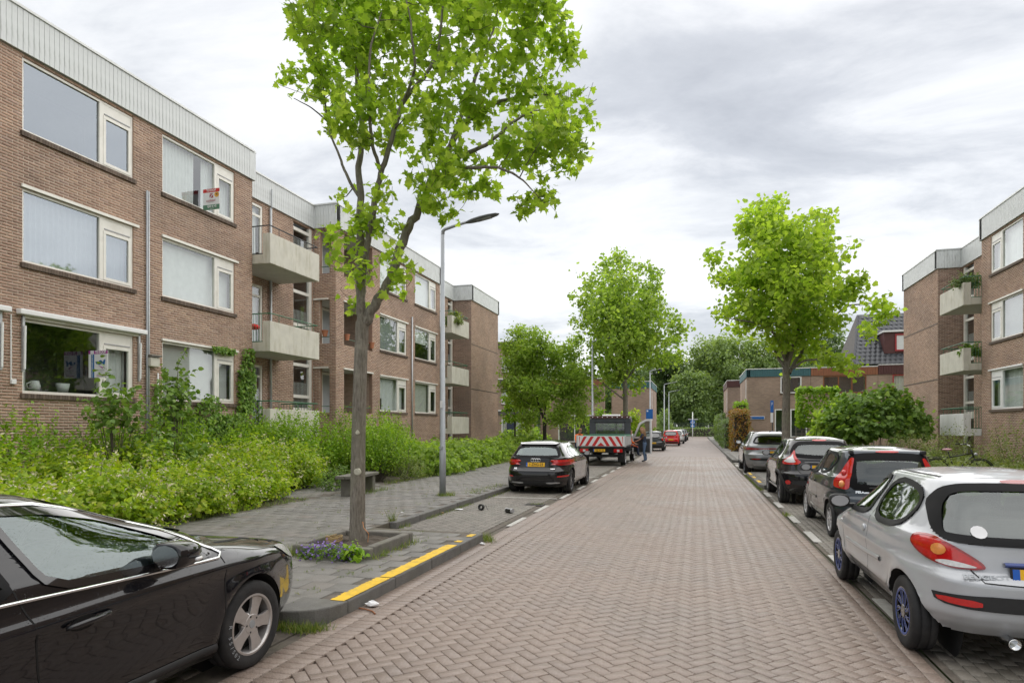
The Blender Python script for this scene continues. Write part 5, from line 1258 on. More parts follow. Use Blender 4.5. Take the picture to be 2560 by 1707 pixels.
# ---- black crossover
def dfmj(V):
    z, y, x = V[:, 2], V[:, 1], V[:, 0]; s = np.sign(x)
    for yc in (-1.265, 1.265): V[:, 0] += s * np.where((abs(x) > .5), .045 * np.exp(-((y - yc) / .42) ** 2 - ((z - .72) / .2) ** 2), 0)
    V[:, 0] -= s * np.where((abs(x) > .5) & (abs(y) < 1.3), .03 * np.exp(-((z - .55) / .14) ** 2), 0); return V
PJ = dict(yr=-1.98, yf=2.1, W=.865, R=.345, wb=2.53, zbt=.74, zn=.90, zc=1.06, yc=1.05, ytl=-1.78, zr=1.50, yrt=-1.42, ywt=.25, wr=.60, nr=4.8, nf=3.8, step=.07, dome=.055, flare=.02, bz=.26, Ra=.40, hm=.36, ht=.68, hr=1.36)
c = Car('black_crossover', (2.75, 17.66, 0), PJ, 'paint_black', 'black rounded crossover with boomerang tail lamps, third on the right', deform=dfmj, na=144)
def sj(sx):
    c.glass([(.05, 1.05), (.98, 1.03), (.5, 1.34), (.15, 1.43), (-.12, 1.44), (-.02, 1.2)], 'side', 'car_glass_dark', side=sx, name='door_window')
    c.glass([(-.1, 1.055), (-.78, 1.10), (-1.1, 1.27), (-.9, 1.38), (-.22, 1.44)], 'side', 'car_glass_dark', side=sx, name='rear_door_window')
    c.strip('door_gap', [(.9, .98), (.84, .6), (.8, .36), (0, .34), (-.05, .6), (-.08, 1.05), (-.17, 1.44)], 'side', 'seam', .007, .0015, sx); c.strip('door_gap', [(-.05, .34), (-.7, .36), (-.86, .62), (-1.0, .95), (-1.14, 1.25)], 'side', 'seam', .007, .0015, sx)
    o = c.patch('tail_lamp', chaikin([(-.02, 1.26), (.02, 1.12), (.22, 1.0), (.2, .935), (-.2, .93), (-.25, .99), (-.1, 1.12), (-.05, 1.24)], 2, .13), 'diag', 'light_red', .014, .03, sx); c.patch('clear_lens', chaikin([(-.03, 1.18), (0, 1.1), (.17, 1.0), (-.02, .97), (-.16, .985), (-.06, 1.1)], 2, .13), 'diag', 'light_clear', .02, .03, sx, parent=o)
    c.patch('reflector', [(sx * .70 + .05 * math.cos(t * .5236), .53 + .05 * math.sin(t * .5236)) for t in range(12)], 'rear', 'light_red', .016, .03)
    c.strip('arch_cladding', [(-1.265 + .43 * math.cos(R(a)), .345 + .43 * math.sin(R(a))) for a in range(-10, 191, 8)], 'side', 'black_plastic', .07, .006, sx, raise_=.008)
    c.strip('arch_cladding', [(1.265 + .43 * math.cos(R(a)), .345 + .43 * math.sin(R(a))) for a in range(-10, 191, 8)], 'side', 'black_plastic', .07, .006, sx, raise_=.008)
    c.strip('sill_cladding', [(.85, .33), (-.85, .33)], 'side', 'hub_silver', .05, .01, sx, raise_=.02)
c.sides(sj)
c.glass([(-.60, 1.12), (0, 1.08), (.60, 1.12), (.62, 1.22), (.54, 1.38), (.42, 1.45), (-.42, 1.45), (-.54, 1.38), (-.62, 1.22)], 'rear', 'car_glass', name='rear_window', wo=.015, wi=.06)
c.glass([(-.62, 1.12), (.62, 1.12), (.5, 1.46), (-.5, 1.46)], 'front', 'car_glass_dark', name='windscreen')
c.patch('brake_lamp', chaikin([(-.15, 1.465), (.15, 1.465), (.15, 1.495), (-.15, 1.495)], 1), 'rear', 'light_red', .016, .03)
c.strip('tailgate_gap', [(-.62, 1.1), (-.55, .85), (-.45, .74), (0, .73), (.45, .74), (.55, .85), (.62, 1.1)], 'rear', 'seam', .01, .002); c.plate(c.hit('rear', 0, .88)[0][1] - .01, .87, '7-ZX', tilt=6); c.strip('plate_recess', [(-.36, .98), (.36, .98)], 'rear', 'black_gloss', .05, .004, raise_=.012)
c.patch('bumper_mesh', chaikin([(-.66, .58), (.66, .58), (.62, .47), (-.62, .47)], 1), 'rear', 'black_plastic', .008, .04); wiper(c, -.02, .4, 1.125)
c.mirror(-1, .72, 1.12, -.83, 'black_gloss', .2, .16, 'print_grey'); c.mirror(1, .72, 1.12, .83, 'black_gloss', .2, .16, 'print_grey')
MB().tube([(0, -1.05, 1.54), (0, -1.2, 1.80)], [.006, .003], 6).build('aerial', 'black_plastic', c.root)
c.finish(); c.wheels('five', 'alloy_dark', .215, .66)
# ---- grey SUV
PE = dict(yr=-2.40, yf=2.45, W=.955, R=.375, wb=2.93, zbt=.78, zn=.88, zc=1.08, yc=1.25, ytl=-2.24, zr=1.56, yrt=-1.92, ywt=.42, wr=.66, nr=5.0, nf=4.5, step=.07, dome=.055, flare=.02, bz=.25, Ra=.43, hr=1.4, hm=.42, ht=.74)
c = Car('grey_suv', (2.73, 27.75, 0), PE, 'paint_grey', 'mid grey estate SUV with a full width red light bar, beyond the right kerb tree')
def se(sx):
    c.glass([(.1, 1.08), (1.2, 1.06), (.65, 1.4), (.3, 1.5), (.0, 1.51)], 'side', 'car_glass_dark', side=sx, name='door_window', frame='chrome'); c.glass([(.0, 1.085), (-1.0, 1.10), (-1.05, 1.47), (-.1, 1.51)], 'side', 'car_glass_dark', side=sx, name='rear_door_window', frame='chrome'); c.glass([(-1.1, 1.10), (-1.75, 1.18), (-1.6, 1.36), (-1.15, 1.46)], 'side', 'car_glass_dark', side=sx, name='quarter_window', frame='chrome')
    c.strip('door_gap', [(1.05, 1.0), (1.0, .5), (.9, .36), (.1, .36), (.05, 1.08)], 'side', 'seam', .008, .0015, sx); c.strip('door_gap', [(.05, .36), (-.9, .38), (-1.05, .75), (-1.08, 1.1)], 'side', 'seam', .008, .0015, sx)
    c.patch('tail_lamp', chaikin([(-1.95, 1.03), (-2.25, 1.0), (-2.34, .93), (-2.0, .95)], 1), 'side', 'light_dark_red', .012, .04, sx)
    c.strip('roof_rail', [(.1, 1.575), (-1.7, 1.57)], 'side', 'chrome', .03, .02, sx, raise_=.02)
    c.strip('sill_trim', [(1.0, .4), (-1.0, .4)], 'side', 'lamp_grey', .09, .006, sx, raise_=.012)
c.sides(se)
c.glass([(-.62, 1.17), (.62, 1.17), (.64, 1.25), (.52, 1.46), (-.52, 1.46), (-.64, 1.25)], 'rear', 'car_glass_dark', name='rear_window'); c.glass([(-.6, 1.15), (.6, 1.15), (.5, 1.5), (-.5, 1.5)], 'front', 'car_glass_dark', name='windscreen')
c.patch('light_bar', chaikin([(-.93, 1.04), (-.62, 1.005), (.62, 1.005), (.93, 1.04), (.92, .92), (.62, .965), (-.62, .965), (-.92, .92)], 1), 'rear', 'light_dark_red', .013, .04)
c.patch('lower_bumper', chaikin([(-.8, .64), (.8, .64), (.76, .54), (-.76, .54)], 1), 'rear', 'black_plastic', .01, .05); c.patch('reflector', chaikin([(-.72, .62), (-.42, .62), (-.42, .58), (-.72, .58)], 1), 'rear', 'light_dark_red', .016, .04); c.patch('skid_plate', chaikin([(-.7, .42), (.7, .42), (.6, .34), (-.6, .34)], 1), 'rear', 'hub_silver', .012, .05)
c.plate(c.hit('rear', 0, .84)[0][1] - .01, .84, ''); wiper(c, .0, .45, 1.19); c.mirror(-1, .95, 1.16, -.88, 'black_gloss', .22, .14); c.mirror(1, .95, 1.16, .88, 'black_gloss', .22, .14)
MB().prism([(-.02, 0), (.02, 0), (0, .14)], 0, .05, Matrix.Translation((0, -1.5, 1.6)) @ Matrix.Rotation(R(0), 4, 'X')).build('aerial_fin', 'black_gloss', c.root)
c.finish(); c.wheels('ten', 'alloy_dark', .25, .7)
# ---- black hatchback in the left bay
def dfma(V):
    z, x = V[:, 2], V[:, 0]; s = np.sign(x); V[:, 0] += s * np.where((abs(x) > .5) & (z < .98), .014 * np.exp(-((z - .83) / .045) ** 2) - .014 * np.exp(-((z - .5) / .12) ** 2) * (abs(V[:, 1]) < 1.0), 0); return V
PA = dict(yr=-2.10, yf=2.15, W=.89, R=.325, wb=2.64, zbt=.63, zn=.74, zc=.96, yc=1.12, ytl=-1.95, zr=1.37, yrt=-1.52, ywt=.25, wr=.56, nr=5.2, nf=4.2, step=.06, dome=.045, flare=.022, Ra=.37, hm=.40, ht=.72)
c = Car('black_hatchback', (-4.15, 18.60, 0), PA, 'paint_black', 'black five door hatchback with yellow rear plate parked in the left bay', deform=dfma, na=150)
def sa_(sx):
    c.glass([(.12, .965), (1.0, .94), (.55, 1.2), (.22, 1.31), (-.05, 1.325), (.0, 1.1)], 'side', side=sx, name='door_window', frame='chrome', wo=.014, wi=.012); c.glass([(-.02, .968), (-.80, .985), (-.84, 1.26), (-.14, 1.325)], 'side', side=sx, name='rear_door_window', frame='chrome', wo=.014, wi=.012); c.glass([(-.90, .99), (-1.24, 1.02), (-1.30, 1.08), (-.93, 1.24)], 'side', side=sx, name='quarter_window', frame='chrome', wo=.014, wi=.012)
    c.strip('door_gap', [(.92, .9), (.88, .5), (.8, .31), (.04, .3), (.06, .96)], 'side', 'seam', .007, .0015, sx); c.strip('door_gap', [(.04, .3), (-.6, .32), (-.82, .6), (-.86, .97)], 'side', 'seam', .007, .0015, sx)
    for yy in (.16, -.72):
        h_, n_ = c.hit('side', yy, .83, sx); MB().obox(Matrix.Translation(h_ + n_ * .016), .02, .2, .026).build('door_handle', 'paint_black', c.root, bev=.008)
    rl = chaikin([(sx * .46, .885), (sx * .62, .90), (sx * .86, .93), (sx * .90, .78), (sx * .60, .775)], 2, .14); o = c.patch('tail_lamp', rl, 'rear', 'light_red', .013, .03); c.patch('lamp_core', chaikin([(sx * .56, .85), (sx * .84, .87), (sx * .84, .81), (sx * .62, .81)], 1), 'rear', 'light_dark_red', .017, .03, parent=o)
    c.patch('tail_lamp', chaikin([(-1.72, .92), (-1.98, .92), (-2.03, .79), (-1.80, .79)], 2, .14), 'side', 'light_red', .012, .03, sx)
    c.patch('reflector', chaikin([(sx * .60, .50), (sx * .85, .515), (sx * .85, .475), (sx * .60, .46)], 1), 'rear', 'light_red', .012, .03); c.patch('exhaust_trim', chaikin([(sx * .30, .325), (sx * .66, .335), (sx * .66, .30), (sx * .34, .285)], 1), 'rear', 'hub_silver', .012, .03)
c.sides(sa_)
c.glass([(-.60, .985), (.60, .985), (.63, 1.05), (.51, 1.29), (-.51, 1.29), (-.63, 1.05)], 'rear', 'car_glass_wet', name='rear_window', wo=.02, wi=.04); c.glass([(-.6, 1.05), (.6, 1.05), (.48, 1.32), (-.48, 1.32)], 'front', name='windscreen')
sp = MB(); sp.add([(-.56, -1.44, 1.372), (.56, -1.44, 1.372), (.50, -1.66, 1.335), (-.50, -1.66, 1.335), (-.56, -1.44, 1.33), (.56, -1.44, 1.33), (.50, -1.66, 1.315), (-.50, -1.66, 1.315)], [(0, 1, 2, 3), (4, 7, 6, 5), (2, 6, 7, 3), (0, 3, 7, 4), (1, 5, 6, 2)]); sp.build('roof_spoiler', 'paint_black', c.root, bev=.012)
c.strip('tailgate_gap', [(-.58, .96), (-.56, .66), (-.48, .61), (0, .605), (.48, .61), (.56, .66), (.58, .96)], 'rear', 'seam', .009, .002)
for k in range(4):
    h_, n_ = c.hit('rear', -.093 + k * .062, .905); M = Matrix.Translation(h_ + n_ * .006) @ Matrix.Rotation(R(90), 4, 'X'); MB().tube([M @ Vector((.042 * math.cos(t * .3927), .042 * math.sin(t * .3927), 0)) for t in range(17)], .007, 5).build('badge_ring', 'chrome', c.root)
c.plate(c.hit('rear', -.02, .79)[0][1] - .012, .79, '1-ZHG-23', tilt=8); c.badge('A3', -.55, .68, .07, 'chrome', bold=.003); c.badge('e-tron', .48, .68, .045, 'chrome', bold=.002); wiper(c, -.02, .40, 1.0)
c.patch('diffuser', chaikin([(-.78, .36), (.78, .36), (.66, .25), (-.66, .25)], 1), 'rear', 'black_plastic', .008, .04); c.mirror(-1, .82, 1.0, -.84, 'paint_black', .18, .13, 'print_grey'); c.mirror(1, .82, 1.0, .84, 'paint_black', .18, .13, 'print_grey')
MB().prism([(-.015, 0), (.015, 0), (0, .08)], 0, .05, Matrix.Translation((0, -1.1, 1.40))).build('aerial_fin', 'black_gloss', c.root)
c.finish(); c.wheels('ten', 'alloy_dark', .225, .72)
# ---- near black estate, front half in view at the left edge
def dfmv(V):
    z, y, x = V[:, 2], V[:, 1], V[:, 0]; s = np.sign(x); side = (abs(x) > .55)
    V[:, 0] += s * np.where(side & (z < 1.0), .03 * np.exp(-((z - (.80 + .02 * np.clip(y, -2, 2))) / .055) ** 2) - .022 * np.exp(-((z - .52) / .13) ** 2) * np.exp(-(y / 1.0) ** 4), 0)
    # bonnet shoulders
    k = (z > .62) & (z < .99) & (y > 1.1); V[:, 2] += np.where(k, .022 * np.exp(-((abs(x) - .60) / .12) ** 2), 0); return V
PV = dict(yr=-2.10, yf=2.38, W=.932, R=.322, wb=2.776, zbt=.66, zn=.765, zc=1.0, yc=1.16, ytl=-1.95, zr=1.42, yrt=-1.75, ywt=.02, wr=.57, nr=5.2, nf=4.0, step=.06, dome=.05, flare=.022, Ra=.375, hm=.4, ht=.72, seat_y=-.30)
c = Car('black_estate', (-4.10, 2.66, 0), PV, 'paint_black_wet', 'rain spotted black estate car with silver five spoke wheel, nearest at lower left', deform=dfmv, sub=8, na=240)
c.cut_fine = True
def sv_(sx):
    c.glass([(-.20, .955), (.86, .915), (.99, .925), (.70, 1.10), (.32, 1.265), (-.02, 1.345), (-.32, 1.37)], 'side', 'car_glass_wet', side=sx, name='door_window', frame='black_gloss', wo=.01, wi=.03, rd=2, q=.13)
    c.glass([(-.36, .958), (-1.2, .985), (-1.25, 1.31), (-.46, 1.372)], 'side', 'car_glass_wet', side=sx, name='rear_door_window', rd=1, q=.1)
    c.strip('window_chrome', [(-1.3, .965), (-.3, .938), (.86, .893), (1.03, .888), (1.075, .915), (1.02, .955), (.74, 1.12), (.34, 1.285), (-.02, 1.372), (-.4, 1.395), (-1.2, 1.34)], 'side', 'chrome', .017, .008, sx, raise_=.006)
    c.strip('door_gap', [(1.06, .90), (1.07, .75), (1.06, .5), (1.0, .30), (.1, .27), (-.20, .34), (-.25, .6), (-.28, .8), (-.34, .95), (-.44, 1.37)], 'side', 'seam', .009, .0015, sx); c.strip('door_gap', [(-.28, .34), (-1.0, .36), (-1.2, .7), (-1.25, .96)], 'side', 'seam', .008, .0015, sx)
    # bonnet shut line and wing seam
    c.strip('bonnet_gap', [(1.16, .965), (1.30, .95), (1.60, .92), (1.9, .86), (2.1, .80)], 'side', 'seam', .008, .0015, sx)
    h_, n_ = c.hit('side', -.02, .76, sx)
    o = c.patch('handle_cup', [(-.02 + .085 * math.cos(t * .393), .752 + .042 * math.sin(t * .393)) for t in range(16)], 'side', 'seam', .0015, .03, sx)
    MB().tube([(h_[0] + sx * .012, -.13, .752), (h_[0] + sx * .034, -.09, .756), (h_[0] + sx * .038, .0, .763), (h_[0] + sx * .034, .10, .772), (h_[0] + sx * .012, .135, .775)], [.012, .017, .017, .017, .012], 10).build('door_handle', 'paint_black', c.root, smooth=True)
    hp = chaikin([(-.26, .83), (-.08, .815), (.12, .75), (.22, .68), (.1, .655), (-.08, .71)], 2, .2); o = c.patch('headlamp', hp, 'diagf', 'light_clear', .008, .03, sx)
    c.strip('sill_trim', [(1.0, .275), (-1.0, .275)], 'side', 'black_plastic', .06, .004, sx, raise_=.02)
c.sides(sv_)
c.glass([(-.66, 1.02), (.66, 1.02), (.50, 1.37), (-.50, 1.37)], 'front', 'car_glass', name='windscreen'); c.glass([(-.58, 1.02), (.58, 1.02), (.5, 1.34), (-.5, 1.34)], 'rear', 'car_glass_dark', name='rear_window')
c.patch('grille', chaikin([(-.38, .68), (.38, .68), (.32, .46), (-.32, .46)], 1), 'front', 'black_plastic', .006, .05); c.patch('lower_grille', chaikin([(-.6, .36), (.6, .36), (.55, .25), (-.55, .25)], 1), 'front', 'black_plastic', .006, .05)
c.strip('bonnet_gap', [(-.55, 1.16), (0, 1.22), (.55, 1.16)], 'top', 'seam', .012, .002)
for xx, yy in ((.28, 1.35), (-.28, 1.35)):
    h_, n_ = c.hit('top', xx, yy); MB().obox(Matrix.Translation(h_ + Vector((0, 0, .008))), .05, .035, .016).build('washer_jet', 'black_plastic', c.root, bev=.006)
for sx in (1, -1):
    mo = c.mirror(sx, .46, 1.02, sx * .91, 'paint_black_wet', .24, .165, deep=1.3)
    MB().tube([(sx * 1.0, .66, .985), (sx * 1.08, .655, .985), (sx * 1.15, .60, .99), (sx * 1.178, .53, .995)], .012, 6).build('mirror_indicator', 'light_clear', mo, smooth=True)
c.finish(); c.wheels('five', 'alloy', .215, .685, 'lamp_grey')
for k, ch in enumerate('205/55 R'):
    a = R(228 - k * 8.5 + 0); rr_ = .262; M = Matrix.Translation((.932 - .02 + .0065, 2.776 / 2, .322)) @ Matrix.Rotation(R(90), 4, 'Z') @ Matrix.Rotation(R(90), 4, 'X') @ Matrix.Rotation(a, 4, 'Z') @ Matrix.Translation((rr_, 0, 0)) @ Matrix.Rotation(R(90), 4, 'Z')
    text('tyre_lettering', ch, .045, 'lamp_grey', M, c.root, .001)
# ---- small far cars on the left
def far_car(name, loc, paint, label, P=None, plate=None, light='light_red'):
    P = P or dict(yr=-1.85, yf=1.9, W=.84, R=.30, wb=2.45, zbt=.66, zn=.78, zc=.96, yc=1.05, ytl=-1.74, zr=1.43, yrt=-1.42, ywt=.2, wr=.58, nr=5, nf=4, nointerior=1)
    c = Car(name, loc, P, paint, label, group='cars parked far down the left side', sub=3, na=84)
    zc, zr = P['zc'], P['zr']
    for sx in (1, -1):
        c.glass([(.0, zc + .01), (.9, zc), (.4, zr - .12), (-.02, zr - .05)], 'side', 'car_glass_dark', side=sx, see=False); c.glass([(-.1, zc + .01), (-1.1, zc + .06), (-1.0, zr - .1), (-.15, zr - .05)], 'side', 'car_glass_dark', side=sx, see=False)
        c.patch('tail_lamp', chaikin([(sx * .62, .96), (sx * .82, .98), (sx * .85, .78), (sx * .66, .80)], 1), 'rear', light, .012, .05)
    c.glass([(-.56, zc + .02), (.56, zc + .02), (.5, zr - .06), (-.5, zr - .06)], 'rear', 'car_glass_dark', name='rear_window', see=False); c.glass([(-.58, zc + .1), (.58, zc + .1), (.48, zr - .05), (-.48, zr - .05)], 'front', 'car_glass_dark', name='windscreen', see=False)
    c.plate(c.hit('rear', 0, .62)[0][1] - .015, .60, ''); c.patch('lower_bumper', [(-.7, .4), (.7, .4), (.66, .26), (-.66, .26)], 'rear', 'black_plastic', .01, .06)
    c.mirror(1, .7, 1.0, .79, 'black_plastic', .17, .12); c.mirror(-1, .7, 1.0, -.79, 'black_plastic', .17, .12); c.finish(); c.wheels('five', 'alloy_dark', .19, .66); return c
far_car('red_hatchback', (-2.32, 64.2, 0), 'paint_red', 'small bright red hatchback parked far down the left side')
far_car('white_hatchback', (-2.05, 72.5, 0), 'paint_white', 'white hatchback parked just beyond the red one')
far_car('navy_hatchback', (-1.95, 82, 0), 'paint_navy', 'dark navy car beyond the white hatchback'); far_car('black_small_car', (-1.85, 91, 0), 'paint_black', 'farthest black car at the end of the left row')
far_car('anthracite_car', (-3.12, 50.5, 0), 'paint_anthracite', 'anthracite car half hidden behind the open truck door')
# ================================================================== flatbed truck
tk = empty('flatbed_truck', (-4.18, 32.4, 0), 0, 'white flatbed truck with red and white chevron tailboard and its side door open', 'truck')
def tb(name, m, *boxes, bev=.01, parent=None, smooth=False):
    b = MB()
    for q in boxes: b.box(*q)
    return b.build(name, m, parent or tk, bev=bev)
YB, YC = -3.3, -.15           # tail end, cab rear wall (local)
tb('chassis', 'under', (-.45, -.3, YB + .3, 3.4, .5, .68), (.3, .45, YB + .3, 3.4, .5, .68))
tb('bed_floor', 'truck_grey', (-1.06, 1.06, YB, YC - .1, .86, .95))
for x in (-1.08, 1.04): tb('side_board', 'truck_alu', (x, x + .04, YB + .03, YC - .12, .93, 1.36)); tb('side_cap', 'truck_green', (x - .01, x + .05, YB + .03, YC - .12, 1.361, 1.40))
tbo = tb('tail_board', 'board_white', (-1.08, 1.08, YB - .03, YB + .01, .92, 1.38)); tb('tail_cap', 'truck_green', (-1.06, 1.06, YB + .5, YB + .54, 1.30, 1.40))
for sx in (-1, 1): tb('tail_post', 'truck_alu', (sx * 1.1 - .04, sx * 1.1 + .04, YB - .02, YB + .06, .9, 1.42))
z0, z1, hh = .935, 1.365, .43
for sx in (-1, 1):
    for k in range(6):
        a = .0 + k * .32; pts = [(a - hh * 0 - .0, z1), (a + .15, z1), (a + .15 + hh * .62, z0), (a + hh * .62, z0)]
        pts = [(min(max(x, 0 if True else x), 1.0), z) for x, z in pts]
        if pts[2][0] - pts[3][0] < .01 and pts[1][0] - pts[0][0] < .01: continue
        vs = [(sx * x, YB - .034, z) for x, z in pts]; MB().add(vs, [(0, 1, 2, 3)]).build('chevron_stripe', 'truck_red', tbo)
    MB().add([(0, YB - .034, z0 + .16), (sx * .17, YB - .034, z0), (0, YB - .034, z0)], [(0, 1, 2)]).build('chevron_stripe', 'truck_red', tbo)
tb('rear_bumper', 'under', (-.95, .95, YB + .08, YB + .2, .42, .54)); tb('tow_bar', 'under', (-.06, .06, YB - .1, YB + .2, .38, .46)); tb('light_board', 'under', (-1.0, 1.0, YB + .04, YB + .1, .62, .84))
for sx in (-1, 1):
    o = tb('tail_lamp', 'light_red', (sx * .78 - .2, sx * .78 + .2, YB - .01, YB + .045, .64, .80)); tb('lamp_lens', 'light_clear', (sx * .78 - .05, sx * .78 + .06, YB - .016, YB - .009, .67, .77), parent=o)
    tb('mudguard', 'black_plastic', (sx * .86 - .16, sx * .86 + .16, -2.16 - .62, -2.16 - .58, .18, .78))
M = Matrix.Translation((-.08, YB - .02, .73)) @ Matrix.Rotation(R(90), 4, 'X'); po = MB().obox(M, .54, .12, .01).build('number_plate', 'plate_yellow', tk); MB().obox(M @ Matrix.Translation((-.248, 0, .003)), .044, .12, .008).build('plate_strip', 'plate_blue', po); text('plate_lettering', 'VJL-41-G', .11, 'print_black', M @ Matrix.Translation((.02, 0, .007)), po, bold=.002, sx=.95)
# cab: rear wall with window opening, roof, front part
cw = MB(); cw.box(-1.04, -.74, YC, YC + .06, .6, 2.22); cw.box(.74, 1.04, YC, YC + .06, .6, 2.22); cw.box(-.74, .74, YC, YC + .06, .6, 1.42); cw.box(-.74, .74, YC, YC + .06, 2.0, 2.22)
cw.build('cab_rear_wall', 'truck_grey', tk, bev=.02)
for z in (1.05, 1.2, 2.07): tb('wall_rib', 'truck_grey', (-1.0, 1.0, YC - .03, YC, z, z + .04))
g = MB(); g.add([(-.74, YC + .03, 1.42), (.74, YC + .03, 1.42), (.74, YC + .03, 2.0), (-.74, YC + .03, 2.0)], [(0, 1, 2, 3)]); g.build('rear_window', 'car_glass', tk)
fr = MB()
for x0, x1, zz0, zz1 in ((-.74, .74, 1.42, 1.45), (-.74, .74, 1.97, 2.0), (-.74, -.71, 1.42, 2.0), (.71, .74, 1.42, 2.0)): fr.box(x0, x1, YC - .02, YC + .0, zz0, zz1)
fr.build('window_frame', 'black_gloss', tk)
ms = MB()
for k in range(22): ms.tube([(-.7 + k * .0667, YC - .03, 1.5), (-.7 + k * .0667, YC - .03, 1.95)], .004, 4, False)
for k in range(7): ms.tube([(-.7, YC - .03, 1.5 + k * .07), (.7, YC - .03, 1.5 + k * .07)], .004, 4, False)
ms.build('window_mesh', 'black_plastic', tk)
tb('marker_board', 'maroon_panel', (-1.0, 1.0, YC - .06, YC + .02, 2.24, 2.36))
for k in range(8): MB().sphere((-.86 + k * .246, YC - .065, 2.29), .028, 8, 6, (1, .5, 1)).build('marker_lamp', 'print_white', tk, smooth=True)
tb('headboard_rail', 'truck_green', (-1.02, 1.02, YC - .1, YC - .04, 1.36, 1.44))
tb('roof_beacon', 'print_white', (-.45, .45, YC + .4, YC + .7, 2.36, 2.44), bev=.03)
prof = [(YC + .06, .55), (YC + .06, 2.32), (YC + .75, 2.35), (YC + 1.25, 2.12), (YC + 1.75, 1.45), (YC + 2.35, 1.12), (YC + 2.62, .9), (YC + 2.66, .45), (YC + 2.5, .36), (YC + .06, .45)]
Mx = Matrix(((0, 0, 1, 0), (1, 0, 0, 0), (0, 1, 0, 0), (0, 0, 0, 1)))
MB().prism(prof, -1.0, -.94, Mx).build('cab_side', 'paint_white', tk, bev=.02)
# right side keeps only the wing and the frame round the open doorway
MB().prism([(YC + 1.62, .4), (YC + 1.55, 1.35), (YC + 1.75, 1.45), (YC + 2.35, 1.12), (YC + 2.62, .9), (YC + 2.66, .45), (YC + 2.5, .36)], .94, 1.0, Mx).build('wing', 'paint_white', tk, bev=.02)
MB().prism([(YC + .06, .45), (YC + .06, 2.32), (YC + .75, 2.35), (YC + 1.25, 2.12), (YC + 1.2, 2.05), (YC + .72, 2.25), (YC + .2, 2.22), (YC + .2, .45)], .94, 1.0, Mx).build('door_frame', 'paint_white', tk, bev=.01)
MB().prism([(YC + .06, 2.30), (YC + .75, 2.33), (YC + 1.25, 2.10), (YC + 1.2, 2.06), (YC + .72, 2.28), (YC + .06, 2.25)], -.94, .94, Mx).build('roof', 'paint_white', tk)
MB().prism([(YC + 1.75, 1.43), (YC + 2.33, 1.10), (YC + 2.6, .88), (YC + 2.64, .45), (YC + 2.55, .45), (YC + 2.5, .8), (YC + 1.7, 1.2)], -.94, .94, Mx).build('bonnet', 'paint_white', tk)
g = MB(); g.add([(-.93, YC + 1.25, 2.1), (.93, YC + 1.25, 2.1), (.93, YC + 1.75, 1.43), (-.93, YC + 1.75, 1.43)], [(0, 1, 2, 3)]); g.build('windscreen', 'car_glass', tk)
tb('cab_floor', 'under', (-.93, .93, YC + .06, YC + 1.7, .5, .6)); tb('dashboard', 'seat', (-.9, .9, YC + 1.3, YC + 1.65, .7, 1.3), bev=.06)
for x in (-.5, .1, .55): o = tb('seat', 'seat', (x - .24, x + .24, YC + .35, YC + .85, .6, .85), bev=.05); tb('seat_back', 'seat', (x - .23, x + .23, YC + .2, YC + .34, .85, 1.5), bev=.06, parent=o); tb('headrest', 'seat', (x - .13, x + .13, YC + .2, YC + .3, 1.54, 1.74), bev=.04, parent=o)
dm = Matrix.Translation((1.02, YC + 1.62, 0)) @ Matrix.Rotation(R(62), 4, 'Z')        # hinge at the front edge
dp = [(0, .42), (0, 1.35), (-.35, 2.0), (-.75, 2.2), (-1.08, 2.2), (-1.12, 1.3), (-1.1, .42)]
Md = dm @ Mx
d_o = MB(); d_o.prism([(0, .42), (0, 1.3), (-1.12, 1.3), (-1.1, .42)], -.03, .03, Md); d_o.prism([(0, 1.3), (-.35, 2.0), (-.75, 2.2), (-1.08, 2.2), (-1.12, 1.3), (-1.0, 1.3), (-1.0, 2.1), (-.78, 2.1), (-.44, 1.92), (-.12, 1.3)], -.025, .025, Md)
d_o = d_o.build('open_door', 'paint_white', tk, bev=.01)
MB().prism([(-.06, .5), (-.06, 1.2), (-1.02, 1.2), (-1.02, .5)], -.045, -.032, Md).build('door_lining', 'seat', d_o)
g = MB(); g.add([Md @ Vector(q) for q in ((-.12, 1.3, 0), (-.44, 1.92, 0), (-.78, 2.1, 0), (-1.0, 2.1, 0), (-1.0, 1.3, 0))], [(0, 1, 2, 3, 4)]); g.build('door_glass', 'car_glass', d_o)
class TW:
    pass
tw = TW(); tw.p = dict(R=.34, W=1.02); tw.root = tk
for y in (-2.16, 2.19):
    for sx in (-1, 1): Car.wheel(tw, sx, y, 'thin', 'hub_silver', .22, .6)
# ================================================================== people
def person(name, loc, rz, J, E, zones, label, scale=1.0, hair=None, kids=None):
    """J: joint -> (x, y, z, radius); E: bones; zones: list of (material, test(p)) in order"""
    names = list(J); me = bpy.data.meshes.new('body'); me.from_pydata([J[n][:3] for n in names], [(names.index(a), names.index(b)) for a, b in E], [])
    t = bpy.data.objects.new('tmp', me); COL.objects.link(t); sk = t.modifiers.new('s', 'SKIN'); ss = t.modifiers.new('ss', 'SUBSURF'); ss.levels = 2; ss.render_levels = 2
    for i, n in enumerate(names):
        q = me.skin_vertices[0].data[i]; r = J[n][3]; q.radius = (r, J[n][4] if len(J[n]) > 4 else r); q.use_root = (n == 'pelvis')
    dg = bpy.context.evaluated_depsgraph_get(); dg.update(); m2 = bpy.data.meshes.new_from_object(t.evaluated_get(dg)); bpy.data.objects.remove(t)
    m2.name = 'body'; m2.materials.clear()
    for z in zones: m2.materials.append(MATS[z[0]])
    for p in m2.polygons:
        for i, z in enumerate(zones):
            if z[1](p.center): p.material_index = i; break
        p.use_smooth = True
    root = empty(name, loc, rz, label, 'person'); root.scale = (scale,) * 3; o = obj('body', m2, root)
    return root
